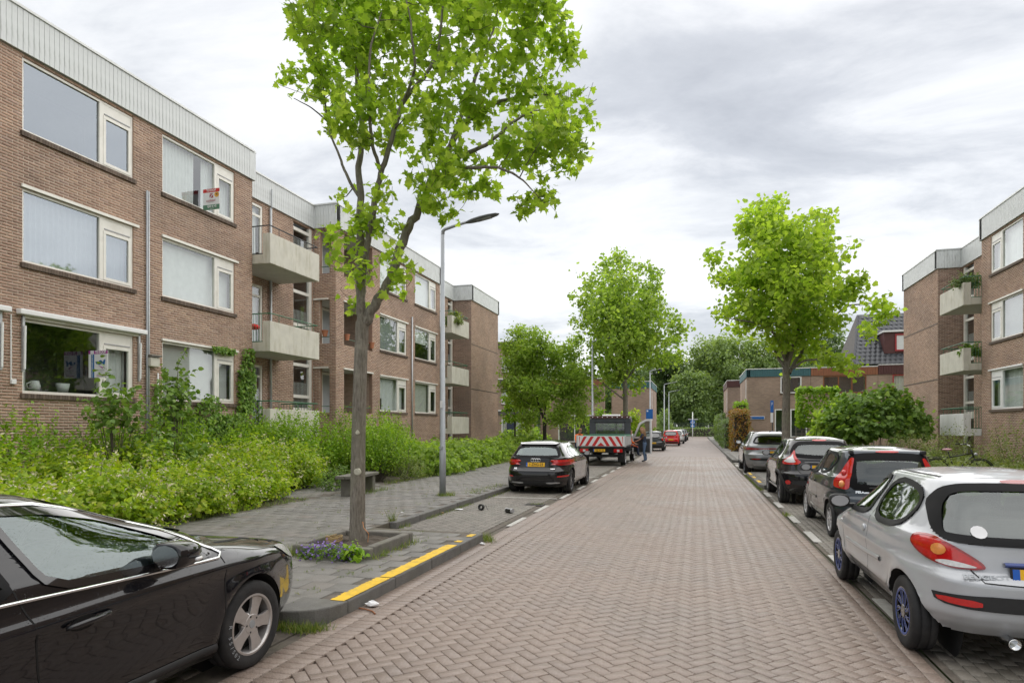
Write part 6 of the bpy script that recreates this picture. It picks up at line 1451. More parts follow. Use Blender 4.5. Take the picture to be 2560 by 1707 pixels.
def hand(J, E, wrist, base, d, side, n0):
    """palm + five short finger chains; d = pointing direction"""
    d = Vector(d).normalized(); s = d.cross(Vector((0, 0, 1))); s = s.normalized() if s.length > .1 else Vector((1, 0, 0)); b = Vector(base)
    J[n0 + 'palm'] = (*(b + d * .05), .024, .034); E.append((wrist, n0 + 'palm'))
    for k, (o, l) in enumerate(((-.033, .065), (-.011, .08), (.011, .075), (.031, .06))):
        a = b + d * .09 + s * o; J[f'{n0}f{k}a'] = (*a, .009); J[f'{n0}f{k}b'] = (*(a + d * l * .5 + Vector((0, 0, -.01))), .008); J[f'{n0}f{k}c'] = (*(a + d * l * .85 + Vector((0, 0, -.03))), .007)
        E += [(n0 + 'palm', f'{n0}f{k}a'), (f'{n0}f{k}a', f'{n0}f{k}b'), (f'{n0}f{k}b', f'{n0}f{k}c')]
    a = b + d * .04 + s * side * .04; J[n0 + 'ta'] = (*a, .010); J[n0 + 'tb'] = (*(a + d * .035 + s * side * .02), .008); E += [(n0 + 'palm', n0 + 'ta'), (n0 + 'ta', n0 + 'tb')]
def stand(lean=0.1, armf=.3):
    """figure facing +y"""
    J = dict(pelvis=(0, 0, .98, .13, .1), waist=(0, .01 + lean * .3, 1.12, .125, .095), chest=(0, lean * .8, 1.34, .16, .11), neck=(0, lean * 1.5, 1.50, .055), head0=(0, lean * 1.7 + .01, 1.58, .075, .09), head1=(0, lean * 1.9 + .02, 1.68, .085, .1), head2=(0, lean * 2 + .01, 1.77, .06, .07),
             nose=(0, lean * 1.8 + .115, 1.64, .012))
    E = [('pelvis', 'waist'), ('waist', 'chest'), ('chest', 'neck'), ('neck', 'head0'), ('head0', 'head1'), ('head1', 'head2'), ('head0', 'nose')]
    for s, n in ((1, 'r'), (-1, 'l')):
        J.update({n + 'hip': (s * .09, 0, .92, .1), n + 'knee': (s * .11, .03, .5, .065), n + 'ankle': (s * .11, -.02, .1, .045), n + 'toe': (s * .13, .14, .035, .035),
                  n + 'sh': (s * .19, lean, 1.42, .062), n + 'el': (s * .25, lean + armf * .3, 1.16, .045), n + 'wr': (s * .2, lean + armf * .9, 1.06, .03)})
        E += [('pelvis', n + 'hip'), (n + 'hip', n + 'knee'), (n + 'knee', n + 'ankle'), (n + 'ankle', n + 'toe'), ('chest', n + 'sh'), (n + 'sh', n + 'el'), (n + 'el', n + 'wr')]
        hand(J, E, n + 'wr', J[n + 'wr'][:3], (0, 1, -.1), -s, n)
    return J, E
J, E = stand(.10, .32)
isarm = lambda p: abs(p[0]) > .16 and p[2] > .9
zones = [('shoe', lambda p: p[2] < .09), ('denim', lambda p: p[2] < 1.02 and not (isarm(p) and p[1] > .2)), ('skin', lambda p: p[2] > 1.47 or (isarm(p) and p[2] < 1.22)), ('cloth_navy', lambda p: True)]
man = person('person', (-2.52, 33.45, 0), R(75), J, E, zones, 'person with long hair, navy shirt and jeans standing at the open truck door')
hr = MB(); hr.sphere((0, .17, 1.70), .115, 14, 9, (.95, 1.05, 1.0))
for k in range(15):
    a = R(150 + 240 * k / 14) ; x0, y0 = .1 * math.sin(a + math.pi / 2 * 0) , .17 + .1 * math.cos(a); x0, y0 = .105 * math.cos(a + R(-60)), .165 + .105 * math.sin(a + R(-60)) 
    if y0 > .22: continue
    hr.tube([(x0 * .9, y0, 1.72), (x0 * 1.25, y0 - .03, 1.55), (x0 * 1.5 + .02 * math.sin(k * 2), y0 - .06, 1.38 + .03 * math.sin(k * 5)), (x0 * 1.4, y0 - .08, 1.20 + .06 * math.sin(k * 3))], [.045, .05, .045, .012], 6)
hr.build('hair', 'hair', man, smooth=True)
# seated worker in the doorway
J, E = stand(.05, .3)
for n, s in (('r', 1), ('l', -1)):
    J[n + 'hip'] = (s * .1, .05, .95, .1); J[n + 'knee'] = (s * .13, .45, .93, .07); J[n + 'ankle'] = (s * .13, .5, .52, .045); J[n + 'toe'] = (s * .14, .65, .46, .035)
zones = [('cloth_navy', lambda p: p[2] < 1.0 and p[1] > .12 and abs(p[0]) < .19 and p[2] < .99), ('skin', lambda p: p[2] > 1.48 or (p[1] > .27 and p[2] > 1.0)), ('hivis', lambda p: True)]
wk = person('person', (-3.35, 33.2, -.12), R(-75), J, E, zones, 'person in orange hi-vis jacket sitting in the truck doorway')
hb = MB(); hb.sphere((0, .08, 1.70), .1, 12, 8, (.95, 1.05, .9)); hb.build('hair', 'hair', wk, smooth=True)
for z in (1.12, 1.27): MB().lathe([(.185, z - .025), (.186, z + .025)], 18, Matrix.Translation((0, .03, 0)) @ Matrix.Diagonal((1, .8, 1, 1))).build('reflective_band', 'hivis_tape', wk, smooth=True)
J, E = stand(.22, .4)
zones = [('shoe', lambda p: p[2] < .09), ('cloth_navy', lambda p: p[2] < 1.0 and not (isarm(p) and p[1] > .25)), ('skin', lambda p: p[2] > 1.5), ('hivis', lambda p: True)]
w3 = person('person', (-5.78, 32.0, .12), R(-150), J, E, zones, 'person in orange hi-vis jacket half hidden behind the left side of the truck', .9)
hb = MB(); hb.sphere((0, .43, 1.71), .1, 12, 8, (.95, 1.05, .9)); hb.build('hair', 'hair', w3, smooth=True)
# ================================================================== street lamps
def lamp(loc, label, h=6.5, flip=1):
    o = empty('street_lamp', loc, 0, label, 'street lamp', 'street lamps along the left pavement')
    MB().tube([(0, 0, -.1), (0, 0, 1.1), (0, 0, 1.12), (0, 0, h - .05)], [.08, .078, .066, .045], 16).build('pole', 'lamp_grey', o, smooth=True)
    MB().tube([(0, 0, h - .1), (.01, 0, h - .01), (.06, 0, h + .03), (.4, 0, h + .11), (.72, 0, h + .17)], [.046, .046, .042, .036, .036], 12).build('arm', 'lamp_grey', o, smooth=True)
    hd = MB(); pr = [(.62, .05, .035), (.7, .08, .055), (.78, .11, .06), (.98, .14, .06), (1.2, .135, .05), (1.38, .1, .03), (1.45, .03, .014)]; vs = []
    for x, w, t in pr:
        zc = h + .15 + (x - .7) * .17
        for k in range(10):
            a = 2 * math.pi * k / 10; vs.append((x, w * math.cos(a), zc + t * math.sin(a) * (1 if math.sin(a) > 0 else .6)))
    hd.add(vs, [(i * 10 + k, i * 10 + (k + 1) % 10, (i + 1) * 10 + (k + 1) % 10, (i + 1) * 10 + k) for i in range(len(pr) - 1) for k in range(10)] + [tuple(range(10)), tuple(range(60, 70))]); hd = hd.build('lamp_head', 'lamp_dark', o, smooth=True)
    M = Matrix.Translation((1.08, 0, h + .15 + .38 * .17 - .027)) @ Matrix.Rotation(R(-9.6), 4, 'Y'); MB().obox(M, .36, .17, .012).build('lamp_lens', 'lamp_grey', hd)
    MB().box(-.05, .05, -.095, -.075, 1.45 - .3, 1.2).build('service_door', 'lamp_grey', o); return o
L0 = lamp((-5.98, 14.54, .12), 'tall grey street lamp on the pavement beside the empty parking space')
MB().box(-.03, .03, -.092, -.086, 2.15, 2.32).build('sticker', 'paper', L0)
lamp((-5.75, 36.6, .12), 'street lamp rising directly behind the flatbed truck', 6.6); lamp((-3.9, 57.5, .12), 'street lamp beside the far left brick house', 6.6); lamp((-3.55, 76, .12), 'left of the two farthest street lamps', 6.6); lamp((-3.7, 93, .12), 'right of the two farthest street lamps', 6.6)
# ================================================================== bench, planter, litter
bn = empty('bench', (-8.2, 14.35, .12), R(8), 'low weathered concrete bench between the pavement and the shrubs', 'bench')
for y in (-.62, .5): MB().box(-.2, .2, y, y + .2, 0, .42).build('leg', 'concrete_old', bn, bev=.015)
for k in range(2): MB().box(-.24 + k * .245, -.005 + k * .245, -.85, .85, .425, .50).build('seat_plank', 'concrete_old', bn, bev=.012)
PX0, PX1, PY0, PY1, PZ = -5.12, -3.98, 7.25, 8.55, .265
pl = empty('tree_planter', (-4.55, 7.9, .12), 0, 'square mossy concrete kerb planter around the foot of the near tree', 'planter')
for bx in ((PX0, PX1, PY0, PY0 + .12), (PX0, PX1, PY1 - .12, PY1), (PX0, PX0 + .12, PY0 + .125, PY1 - .125), (PX1 - .12, PX1, PY0 + .125, PY1 - .125)): MB().box(*bx, .02, PZ + random.uniform(-.015, .01)).build('edging_stone', 'concrete_old', pl, bev=.02, world=True)
sm = MB(); n = 14; vs = []
for i in range(n + 1):
    for j in range(n + 1): vs.append((PX0 + .1 + (PX1 - PX0 - .2) * i / n, PY0 + .1 + (PY1 - PY0 - .2) * j / n, .17 + .05 * random.random() + .06 * math.exp(-((i - n / 2) ** 2 + (j - n / 2) ** 2) / 8)))
sm.add(vs, [(i * (n + 1) + j, (i + 1) * (n + 1) + j, (i + 1) * (n + 1) + j + 1, i * (n + 1) + j + 1) for i in range(n) for j in range(n)]); sm.build('soil_bed', 'soil', pl, world=True)
ro = MB()
for k in range(9): ro.tube([(-4.78 + (.11 + .008 * math.sin(k)) * math.cos(t * .42 + k), 7.72 + (.10) * math.sin(t * .42 + k), .245 + .006 * k + .02 * math.sin(t + k)) for t in range(16)], .006, 5)
tag(ro.build('rope_coil', 'straw', smooth=True), 'coil of straw coloured rope lying in the tree planter', 'rope')
tag(MB().tube([(-4.28, 7.75, .24), (-4.25, 7.72, .36), (-4.3, 7.68, .44), (-4.33, 7.7, .52)], .004, 5).build('wire_loop', 'light_orange'), 'thin pinkish wire sticking up in the tree planter', 'wire')
def crumple(name, loc, size, m, label, cat, n=14, flat=.4):
    b = MB(); vs = []; r = random.Random(sum(map(ord, label)))
    b.sphere((0, 0, 0), 1, 9, 6); b.v = [(x * size * (0.7 + .5 * r.random()), y * size * .7 * (0.7 + .5 * r.random()), (z * flat + flat) * size * (0.7 + .5 * r.random())) for x, y, z in b.v]
    o = b.build(name, m); o.location = loc; return tag(o, label, cat)
crumple('paper_scrap', (-3.12, 5.73, .003), .075, 'paper', 'crumpled white paper by the yellow kerb', 'litter')
crumple('paper_scrap', (-3.13, 9.2, .003), .045, 'paper', 'small white scrap in the road near the far end of the yellow kerb', 'litter')
tag(MB().tube([(-3.2, 5.62, .012), (-3.12, 5.60, .014), (-3.02, 5.56, .012), (-2.96, 5.50, .01)], .008, 6).build('twig', 'wood_brown'), 'short brown twig next to the white paper at the kerb', 'twig')
cu = empty('crushed_can', (-3.75, 12.77, .055), R(60), 'black and silver crushed can lying in the empty parking space', 'can')
M = Matrix.Rotation(R(90), 4, 'X'); MB().lathe([(0, -.1), (.05, -.1), (.052, -.07), (.046, .0), (.05, .06), (.048, .1), (0, .1)], 14, M).build('can_body', 'black_gloss', cu, smooth=True); MB().lathe([(0, -.102), (.051, -.102), (.053, -.075)], 14, M).build('can_end', 'hub_silver', cu); MB().lathe([(.049, .055), (.0505, .085), (.049, .102), (0, .102)], 14, M).build('can_end', 'hub_silver', cu)
rl = empty('tape_roll', (-4.46, 13.02, .07), R(-10), 'small black roll lying on edge in the empty parking space', 'litter')
MB().lathe([(.035, -.03), (.065, -.035), (.068, 0), (.065, .035), (.035, .03), (.032, 0), (.035, -.03)], 20, Matrix.Rotation(R(80), 4, 'X')).build('roll', 'black_plastic', rl, smooth=True); MB().tube([(.06, 0, 0), (.11, .02, .04), (.13, .02, -.02), (.16, .01, -.05)], .006, 5).build('loose_end', 'black_plastic', rl)
crumple('paper_strip', (-4.94, 12.93, .006), .1, 'paper', 'flat white strip of paper by the pavement kerb', 'litter', flat=.12); crumple('paper_scrap', (-5.08, 12.3, .006), .05, 'straw', 'tan scrap by the pavement kerb', 'litter', flat=.3); crumple('paper_scrap', (-5.55, 11.4, .124), .035, 'paper', 'tiny white scrap on the left pavement', 'litter', flat=.12)
# ================================================================== for-sale boards
def board(name, label, x0, x1, y, z0, z1, build):
    o = empty(name, (x0, y, z0), 0, label, 'sign'); w, h = x1 - x0, z1 - z0
    bx = lambda nm, a, b, c, d, m, k=1: MB().box(x0 + a * w, x0 + b * w, y - .006 - .0015 * k, y - .001 - .0015 * k, z0 + c * h, z0 + d * h).build(nm, m, o, world=True)
    MB().box(x0, x1, y - .006, y + .006, z0, z1).build('board', 'board_white', o, world=True)
    tx = lambda s, a, c, size, m, sx=1.0, bold=0., rot=0: text('lettering', s, size, m, Matrix.Translation((x0 + a * w, y - .0135, z0 + c * h)) @ Matrix.Rotation(R(90), 4, 'X') @ Matrix.Rotation(R(rot), 4, 'Z'), o, .0005, bold=bold, sx=sx, world=True)
    def poly(pts, m, k=2): MB().add([(x0 + a * w, y - .0085 - .0012 * k, z0 + c * h) for a, c in pts], [tuple(range(len(pts)))]).build('emblem', m, o, world=True)
    build(bx, tx, poly, w, h); return o
def bA(bx, tx, poly, w, h):
    bx('header', .0, 1, .87, 1, 'print_purple'); bx('header_gap', .1, .28, .87, 1, 'board_white', 2); bx('side_band', .14, .30, .0, .86, 'print_blue')
    tx('TE KOOP', .64, .935, .098, 'print_white', .78, .003); tx('WOONVISIE', .65, .27, .05, 'print_grey', .8)
    tx('makelaars', .65, .20, .032, 'print_grey'); tx('(010) 292 30 20', .63, .07, .05, 'print_purple', .68); tx('WOONVISIEMAKELAARS.NL', .22, .43, .055, 'print_white', .8, 0, 90)
    poly([(.36, .58), (.46, .60), (.49, .49), (.42, .50)], 'print_blue'); poly([(.52, .47), (.56, .63), (.67, .64), (.77, .47), (.84, .42), (.90, .66), (.80, .65), (.76, .56), (.70, .52), (.62, .55), (.60, .47)], 'print_blue'); poly([(.52, .44), (.76, .38), (.75, .32)], 'print_purple'); bx('small_print', .80, .94, .78, .80, 'print_grey', 2)
board('for_sale_board', 'white for-sale board with purple top and blue W on the ground floor window', LX + .02, LX + .58, 11.36, 2.93, 3.55, bA)
def bB(bx, tx, poly, w, h):
    bx('header', 0, 1, .83, 1, 'print_red'); bx('footer', 0, 1, .0, .24, 'print_green')
    tx('TE KOOP', .5, .915, .085, 'print_white', .9, .002); tx('zuidstad', .48, .44, .10, 'print_maroon', .95); tx('m a k e l a a r s', .48, .35, .035, 'print_grey'); tx('240 41 42', .56, .155, .085, 'print_white', .85, .002); tx('zuidstad.nl', .55, .055, .03, 'print_white')
    poly([(.40, .78), (.62, .78), (.58, .74), (.44, .74)], 'print_maroon'); poly([(.40, .72), (.56, .72), (.40, .57)], 'print_maroon'); poly([(.62, .72), (.62, .56), (.46, .56)], 'print_maroon')
    MB().add([], []); poly([(.83 + .14 * math.cos(t * .4189), .70 + .125 * math.sin(t * .4189)) for t in range(15)], 'print_yellow', 3); tx('45', .83, .71, .07, 'print_black', 1, .002)
    poly([(.27, .2), (.31, .19), (.30, .15), (.35, .11), (.38, .13), (.36, .09), (.31, .10), (.27, .15)], 'print_white')
board('for_sale_board', 'for-sale board with red top and green foot outside the top floor window', LX + .02, LX + .58, 14.9, 7.93, 8.52, bB)
# ================================================================== signs
def post_sign(name, loc, label, h, parts, m='lamp_grey', r=.03):
    o = empty(name, loc, 0, label, 'sign'); MB().tube([(0, 0, 0), (0, 0, h)], r, 10).build('post', m, o, smooth=True)
    for nm, mm, bx in parts: MB().box(*bx).build(nm, mm, o, bev=.004)
    return o
zs = post_sign('parking_zone_sign', (4.35, 40.5, .12), 'narrow blue parking sign over a white plate on a dark post, right side', 3.25, [('sign_plate', 'sign_blue', (-.12, .06, -.05, -.03, 2.55, 3.25)), ('sub_plate', 'paper', (-.11, .04, -.05, -.03, 1.95, 2.52))], 'rail_black')
text('lettering', 'P', .3, 'print_white', Matrix.Translation((-.03, -.052, 3.02)) @ Matrix.Rotation(R(90), 4, 'X') @ Matrix.Diagonal((.45, 1, 1, 1)), zs)
sn = empty('street_name_sign', (4.4, HY - .03, 2.5), 0, 'long blue street name sign on the corner of the teal edged house', 'sign'); MB().box(-.55, .62, -.02, .01, -.12, .12).build('rim', 'print_white', sn, bev=.02); MB().box(-.525, .595, -.024, -.02, -.095, .095).build('plate', 'sign_blue', sn)
bz = empty('bus_sign', (-3.72, 54.0, .12), 0, 'square blue sign with white symbol on a pole in front of the far left house', 'sign'); MB().tube([(0, 0, 0), (0, 0, 3.2)], .03, 8).build('post', 'lamp_grey', bz)
MB().box(-.28, .28, -.06, -.03, 2.35, 3.15).build('plate', 'sign_blue', bz, bev=.01); MB().box(-.22, -.1, -.066, -.06, 2.95, 3.07).build('symbol', 'print_white', bz); MB().add([(-.18, -.066, 2.5), (.18, -.066, 2.5), (.18, -.066, 2.78), (.05, -.066, 2.9), (-.1, -.066, 2.78)], [(0, 1, 2, 3, 4)]).build('symbol', 'sign_blue', bz); MB().box(-.26, .26, -.06, -.03, 2.2, 2.32).build('sub_plate', 'paper', bz)
cs = post_sign('cycle_path_sign', (-.55, 112, 0), 'blue cycle sign with cross arm on a white pole at the street end', 4.3, [('name_arm', 'print_grey', (-.75, .85, -.03, .0, 3.0, 3.2)), ('sub_plate', 'sign_blue', (-.35, .35, -.06, -.04, 1.75, 2.15))], 'print_white', .07)
MB().lathe([(0, .0), (.42, .0), (.42, .02)], 20, Matrix.Translation((0, -.06, 2.62)) @ Matrix.Rotation(R(90), 4, 'X')).build('disc', 'sign_blue', cs); MB().lathe([(.12, 0), (.17, 0)], 14, Matrix.Translation((-.13, -.09, 2.58)) @ Matrix.Rotation(R(90), 4, 'X')).build('symbol', 'print_white', cs); MB().lathe([(.12, 0), (.17, 0)], 14, Matrix.Translation((.15, -.09, 2.58)) @ Matrix.Rotation(R(90), 4, 'X')).build('symbol', 'print_white', cs)
MB().add([(-.25, -.07, 1.95), (-.05, -.07, 2.08), (-.05, -.07, 1.99), (.25, -.07, 1.99), (.25, -.07, 1.91), (-.05, -.07, 1.91), (-.05, -.07, 1.82)], [(0, 1, 2, 3, 4, 5, 6)]).build('arrow', 'print_white', cs)
bnr = empty('banner', (6.0, 128.5, .3), 0, 'green banner with red patch behind the hedge at the end of the street', 'banner'); MB().box(-2.2, 3, -.03, 0, .3, 2.2).build('cloth', 'banner_green', bnr); MB().add([(-2.1, -.04, .5), (-1.2, -.04, .7), (-1.7, -.04, 1.9), (-2.1, -.04, 1.9)], [(0, 1, 2, 3)]).build('patch', 'print_red', bnr); MB().box(.6, 2.0, -.045, -.035, .8, 1.15).build('white_stripe', 'print_white', bnr)
# mesh fence at the end
fe = empty('mesh_fence', (0, 129.5, 0), 0, 'tall grey mesh fence in front of the woods at the end of the street', 'fence')
for k in range(17): MB().tube([(-32 + k * 4, 0, 0), (-32 + k * 4, 0, 2.6)], .05, 6).build('post', 'lamp_grey', fe)
for k in range(9): MB().tube([(-32, 0, .2 + k * .29), (32, 0, .2 + k * .29)], .02, 4).build('wire', 'lamp_dark', fe)
for k in range(16):
    w = MB()
    for q in range(16): w.tube([(-32 + k * 4 + q * .25, 0, .1), (-32 + k * 4 + q * .25, 0, 2.55)], .009, 3, False)
    w.build('mesh_panel', 'lamp_dark', fe)
# trellis fence right
tr = empty('trellis_fence', (8.3, 44, 0), 0, 'brown wooden trellis fence below the clipped square tree', 'fence')
for k in range(14): MB().box(-2.2 + k * .34, -2.14 + k * .34, -.03, .03, .1, 1.95).build('upright', 'wood_grey', tr)
for k in range(7): MB().box(-2.25, 2.3, -.055, -.031, .3 + k * .26, .36 + k * .26).build('lath', 'wood_grey', tr)
# ================================================================== bicycles
def bicycle(loc, rz, label, saddle='saddle_pink', crate=False):
    o = empty('bicycle', loc, rz, label, 'bicycle'); Rw = .345
    def wh(x):
        M = Matrix.Translation((x, 0, Rw)) @ Matrix.Rotation(R(90), 4, 'X'); b = MB(); b.tube([M @ Vector((.325 * math.cos(t * .2618), .325 * math.sin(t * .2618), 0)) for t in range(25)], .02, 6); w = b.build('wheel', 'tyre', o, smooth=True)
        s = MB()
        for k in range(14): s.tube([M @ Vector((0, 0, 0)), M @ Vector((.31 * math.cos(k * .4488), .31 * math.sin(k * .4488), 0))], .0025, 3, False)
        s.build('spokes', 'hub_silver', w); g = MB(); g.tube([M @ Vector((.365 * math.cos(R(a)), .365 * math.sin(R(a)), 0)) for a in range(20, 195, 12)], .014, 5); g.build('mudguard', 'bike_black', o, smooth=True)
    wh(-.55); wh(.55)
    f = MB()
    for a, b, r in (((-.55, 0, Rw), (-.08, 0, .30), .012), ((-.55, 0, Rw), (-.22, 0, .80), .011), ((-.08, 0, .30), (-.25, 0, .90), .017), ((-.2, 0, .74), (.36, 0, .86), .018), ((-.08, 0, .30), (.38, 0, .78), .019), ((.33, 0, .96), (.40, 0, .74), .02), ((.40, 0, .74), (.55, 0, Rw), .014)): f.tube([a, b], r, 8)
    f.build('frame', 'bike_black', o, smooth=True)
    s = MB(); s.sphere((-.28, 0, .965), .1, 12, 8, (1.35, .85, .4)); s.build('saddle', saddle, o, smooth=True)
    MB().tube([(-.25, 0, .88), (-.27, 0, .95)], .014, 6).build('seat_post', 'hub_silver', o)
    h = MB(); h.tube([(.33, 0, .96), (.30, 0, 1.08), (.30, .0, 1.09)], .013, 6); h.tube([(.10, -.31, 1.13), (.2, -.27, 1.12), (.31, -.12, 1.09), (.31, .12, 1.09), (.2, .27, 1.12), (.10, .31, 1.13)], .012, 6); h.build('handlebar', 'chrome', o, smooth=True)
    for sy in (-1, 1): MB().tube([(.02, sy * .32, 1.13), (.13, sy * .30, 1.13)], .018, 8).build('grip', 'bike_black', o, smooth=True)
    r = MB(); r.tube([(-.88, -.06, .74), (-.32, -.06, .74)], .008, 5); r.tube([(-.88, .06, .74), (-.32, .06, .74)], .008, 5); r.tube([(-.88, -.06, .74), (-.88, .06, .74)], .008, 5); r.tube([(-.78, .06, .74), (-.56, .04, Rw)], .007, 5); r.build('rear_rack', 'bike_black', o); MB().box(-.93, -.89, -.04, .04, .68, .75).build('rear_lamp', 'light_red', o, bev=.01); MB().sphere((.45, 0, .83), .05, 10, 7).build('head_lamp', 'hub_silver', o, smooth=True)
    MB().lathe([(0, -.006), (.09, -.006), (.09, .006), (0, .006)], 16, Matrix.Translation((-.08, -.05, .30)) @ Matrix.Rotation(R(90), 4, 'X')).build('chainring', 'bike_black', o); MB().box(-.5, -.02, -.07, -.04, .27, .4).build('chain_case', 'bike_black', o, bev=.02)
    if crate: MB().box(-.9, -.5, -.17, .17, .78, 1.12).build('child_seat', 'bike_black', o, bev=.06)
    return o
bicycle((7.5, 21.9, .16), R(-3), 'black bicycle with pink saddle standing in the weeds on the right'); bicycle((-13.6, 48.5, .1), R(10), 'bicycle with child seat by the brick wall behind the cherry tree', 'bike_black', True)
# ================================================================== pots and bits on balconies and loggias
def pot(loc, m, label, h=.2, r=.1, plant=True):
    o = empty('flower_pot', loc, 0, label, 'flower pot'); MB().lathe([(0, 0), (r * .7, 0), (r, h * .85), (r * 1.12, h * .85), (r * 1.12, h), (r * .9, h), (r * .85, h * .8), (0, h * .8)], 16).build('pot', m, o, smooth=True, sharp=40); return o
pot((-13.92, YK - .02, 5.33), 'terracotta', 'terracotta pot hung on the corner loggia rail facing the street end', .24, .12); pot((LX + .03, 22.62, 5.26), 'terracotta', 'terracotta pot at the column of the first floor loggia', .24, .11); pot((LX + .05, 23.55, 5.08), 'pot_blue', 'blue bucket on the first floor loggia parapet', .26, .13); pot((LX + .03, 24.65, 5.18), 'terracotta', 'terracotta pot at the far end of the first floor loggia', .26, .11)
tag(MB().sphere((-13.6, 17.25, 5.0), .16, 10, 7, (1.2, 1.3, .6)).build('red_bag', 'red_thing', smooth=True), 'red bag on the first floor balcony floor behind the bars', 'bag')
tag(MB().box(-13.72, -13.66, 25.55, 26.0, 2.6, 3.1).build('dark_box', 'black_plastic', bev=.02), 'dark speaker box standing inside the ground floor window', 'box')
# window-sill things of the near ground floor flat
wp = empty('window_plant', (LX - .32, 11.0, 2.58), 0, 'yellowish plant in a pale pot inside the ground floor window', 'plant'); MB().lathe([(0, 0), (.1, 0), (.14, .2), (.12, .2), (0, .18)], 14).build('pot', 'pot_white', wp, smooth=True)
lf = MB()
for k in range(40):
    a = random.random() * 6.28; e = random.uniform(.1, .35); lf.add([(0, 0, .2), (.5 * e * math.cos(a) + .02, .5 * e * math.sin(a), .33), (e * math.cos(a), e * math.sin(a), .3 + random.uniform(-.05, .12)), (.5 * e * math.cos(a) - .02, .5 * e * math.sin(a) + .03, .33)], [(0, 1, 2, 3)])
lf.build('leaves', 'leaf_gold', wp)
wg = empty('watering_can', (LX - .3, 10.35, 2.58), 0, 'white watering jug on the inside sill of the ground floor window', 'jug'); MB().lathe([(0, 0), (.09, 0), (.11, .1), (.08, .22), (.07, .22), (0, .2)], 14).build('jug_body', 'pot_white', wg, smooth=True); MB().tube([(0, -.09, .18), (0, -.17, .15), (0, -.16, .06), (0, -.1, .04)], .012, 6).build('jug_handle', 'pot_white', wg, smooth=True)
# ================================================================== vegetation
def leaf_maple():
    o = [(0, 0), (.16, .10), (.46, .06), (.34, .26), (.50, .46), (.26, .50), (.22, .72), (.06, .80), (0, .98), (-.06, .80), (-.22, .72), (-.26, .50), (-.50, .46), (-.34, .26), (-.46, .06), (-.16, .10)]
    V = [(0, .38, -.03)] + [(x, y, .28 * abs(x) - .25 * (y - .4) ** 2) for x, y in o]; n = len(o); F = [(0, 1 + i, 1 + (i + 1) % n) for i in range(n)]; return np.array(V), np.array(F)
def leaf_lobed():
    o = [(0, 0), (.42, .10), (.48, .5), (.2, .72), (0, .95), (-.2, .72), (-.48, .5), (-.42, .10)]
    V = [(0, .4, -.04)] + [(x, y, .25 * abs(x) - .2 * (y - .4) ** 2) for x, y in o]; n = len(o); return np.array(V), np.array([(0, 1 + i, 1 + (i + 1) % n) for i in range(n)])
def leaf_oval():
    V = [(0, 0, 0), (.26, .45, .07), (0, 1, -.12), (-.26, .45, .07)]; return np.array(V), np.array([(0, 1, 2), (0, 2, 3)])
def leaf_broad():
    V = [(0, 0, 0), (.36, .25, .1), (.34, .65, .06), (0, 1, -.14), (-.34, .65, .06), (-.36, .25, .1), (0, .5, 0)]; return np.array(V), np.array([(6, i, (i + 1) % 6) for i in range(6)])
def leaf_kite(w=.36):
    V = [(0, 0, 0), (w, .42, .09), (0, 1, -.12), (-w, .42, .09)]; return np.array(V), np.array([(0, 1, 2), (0, 2, 3)])
LEAF = dict(kite=leaf_kite(), maple=leaf_maple(), lobed=leaf_lobed(), oval=leaf_oval(), broad=leaf_broad())
def frames(n, up=1.0, spread=.9, out=None, droop=.25):
    nv = rng.normal(0, spread, (n, 3)); nv[:, 2] += up
    if out is not None: nv += out
    nv /= np.linalg.norm(nv, axis=1)[:, None] + 1e-9
    t = rng.normal(0, 1, (n, 3)); t[:, 2] -= droop * 2
    if out is not None: t += out * .8
    t -= nv * (t * nv).sum(1)[:, None]; t /= np.linalg.norm(t, axis=1)[:, None] + 1e-9
    return np.cross(t, nv), t, nv
def leaves(name, kind, pos, size, m, parent=None, up=1.0, spread=.9, out=None, rnd=None, droop=.25, svar=.25):
    V, F = LEAF[kind]; n = len(pos); b, t, nv = frames(n, up, spread, out, droop); s = size * (1 + rng.normal(0, svar, n).clip(-.5, .6)); s = s[:, None, None]
    W_ = pos[:, None, :] + s * (V[None, :, :1] * b[:, None] + V[None, :, 1:2] * t[:, None] + V[None, :, 2:] * nv[:, None])
    FF = (F[None] + (np.arange(n) * len(V))[:, None, None]).reshape(-1, F.shape[1]); r = rng.random(n) if rnd is None else rnd
    o = obj(name, np_mesh(name, W_.reshape(-1, 3), FF, (m,), rnd=np.repeat(r, len(F)), smooth=True)); o['kind'] = 'stuff'
    if parent is not None: attach(o, parent)
    return o
def img(u, v, t):
    p = (u - 1280) / 1590; ca, sa = math.cos(YAW), math.sin(YAW); return np.array((t * (p * ca - sa), t * (ca + p * sa), 1.8 + (1067 - v) / 1590 * t))
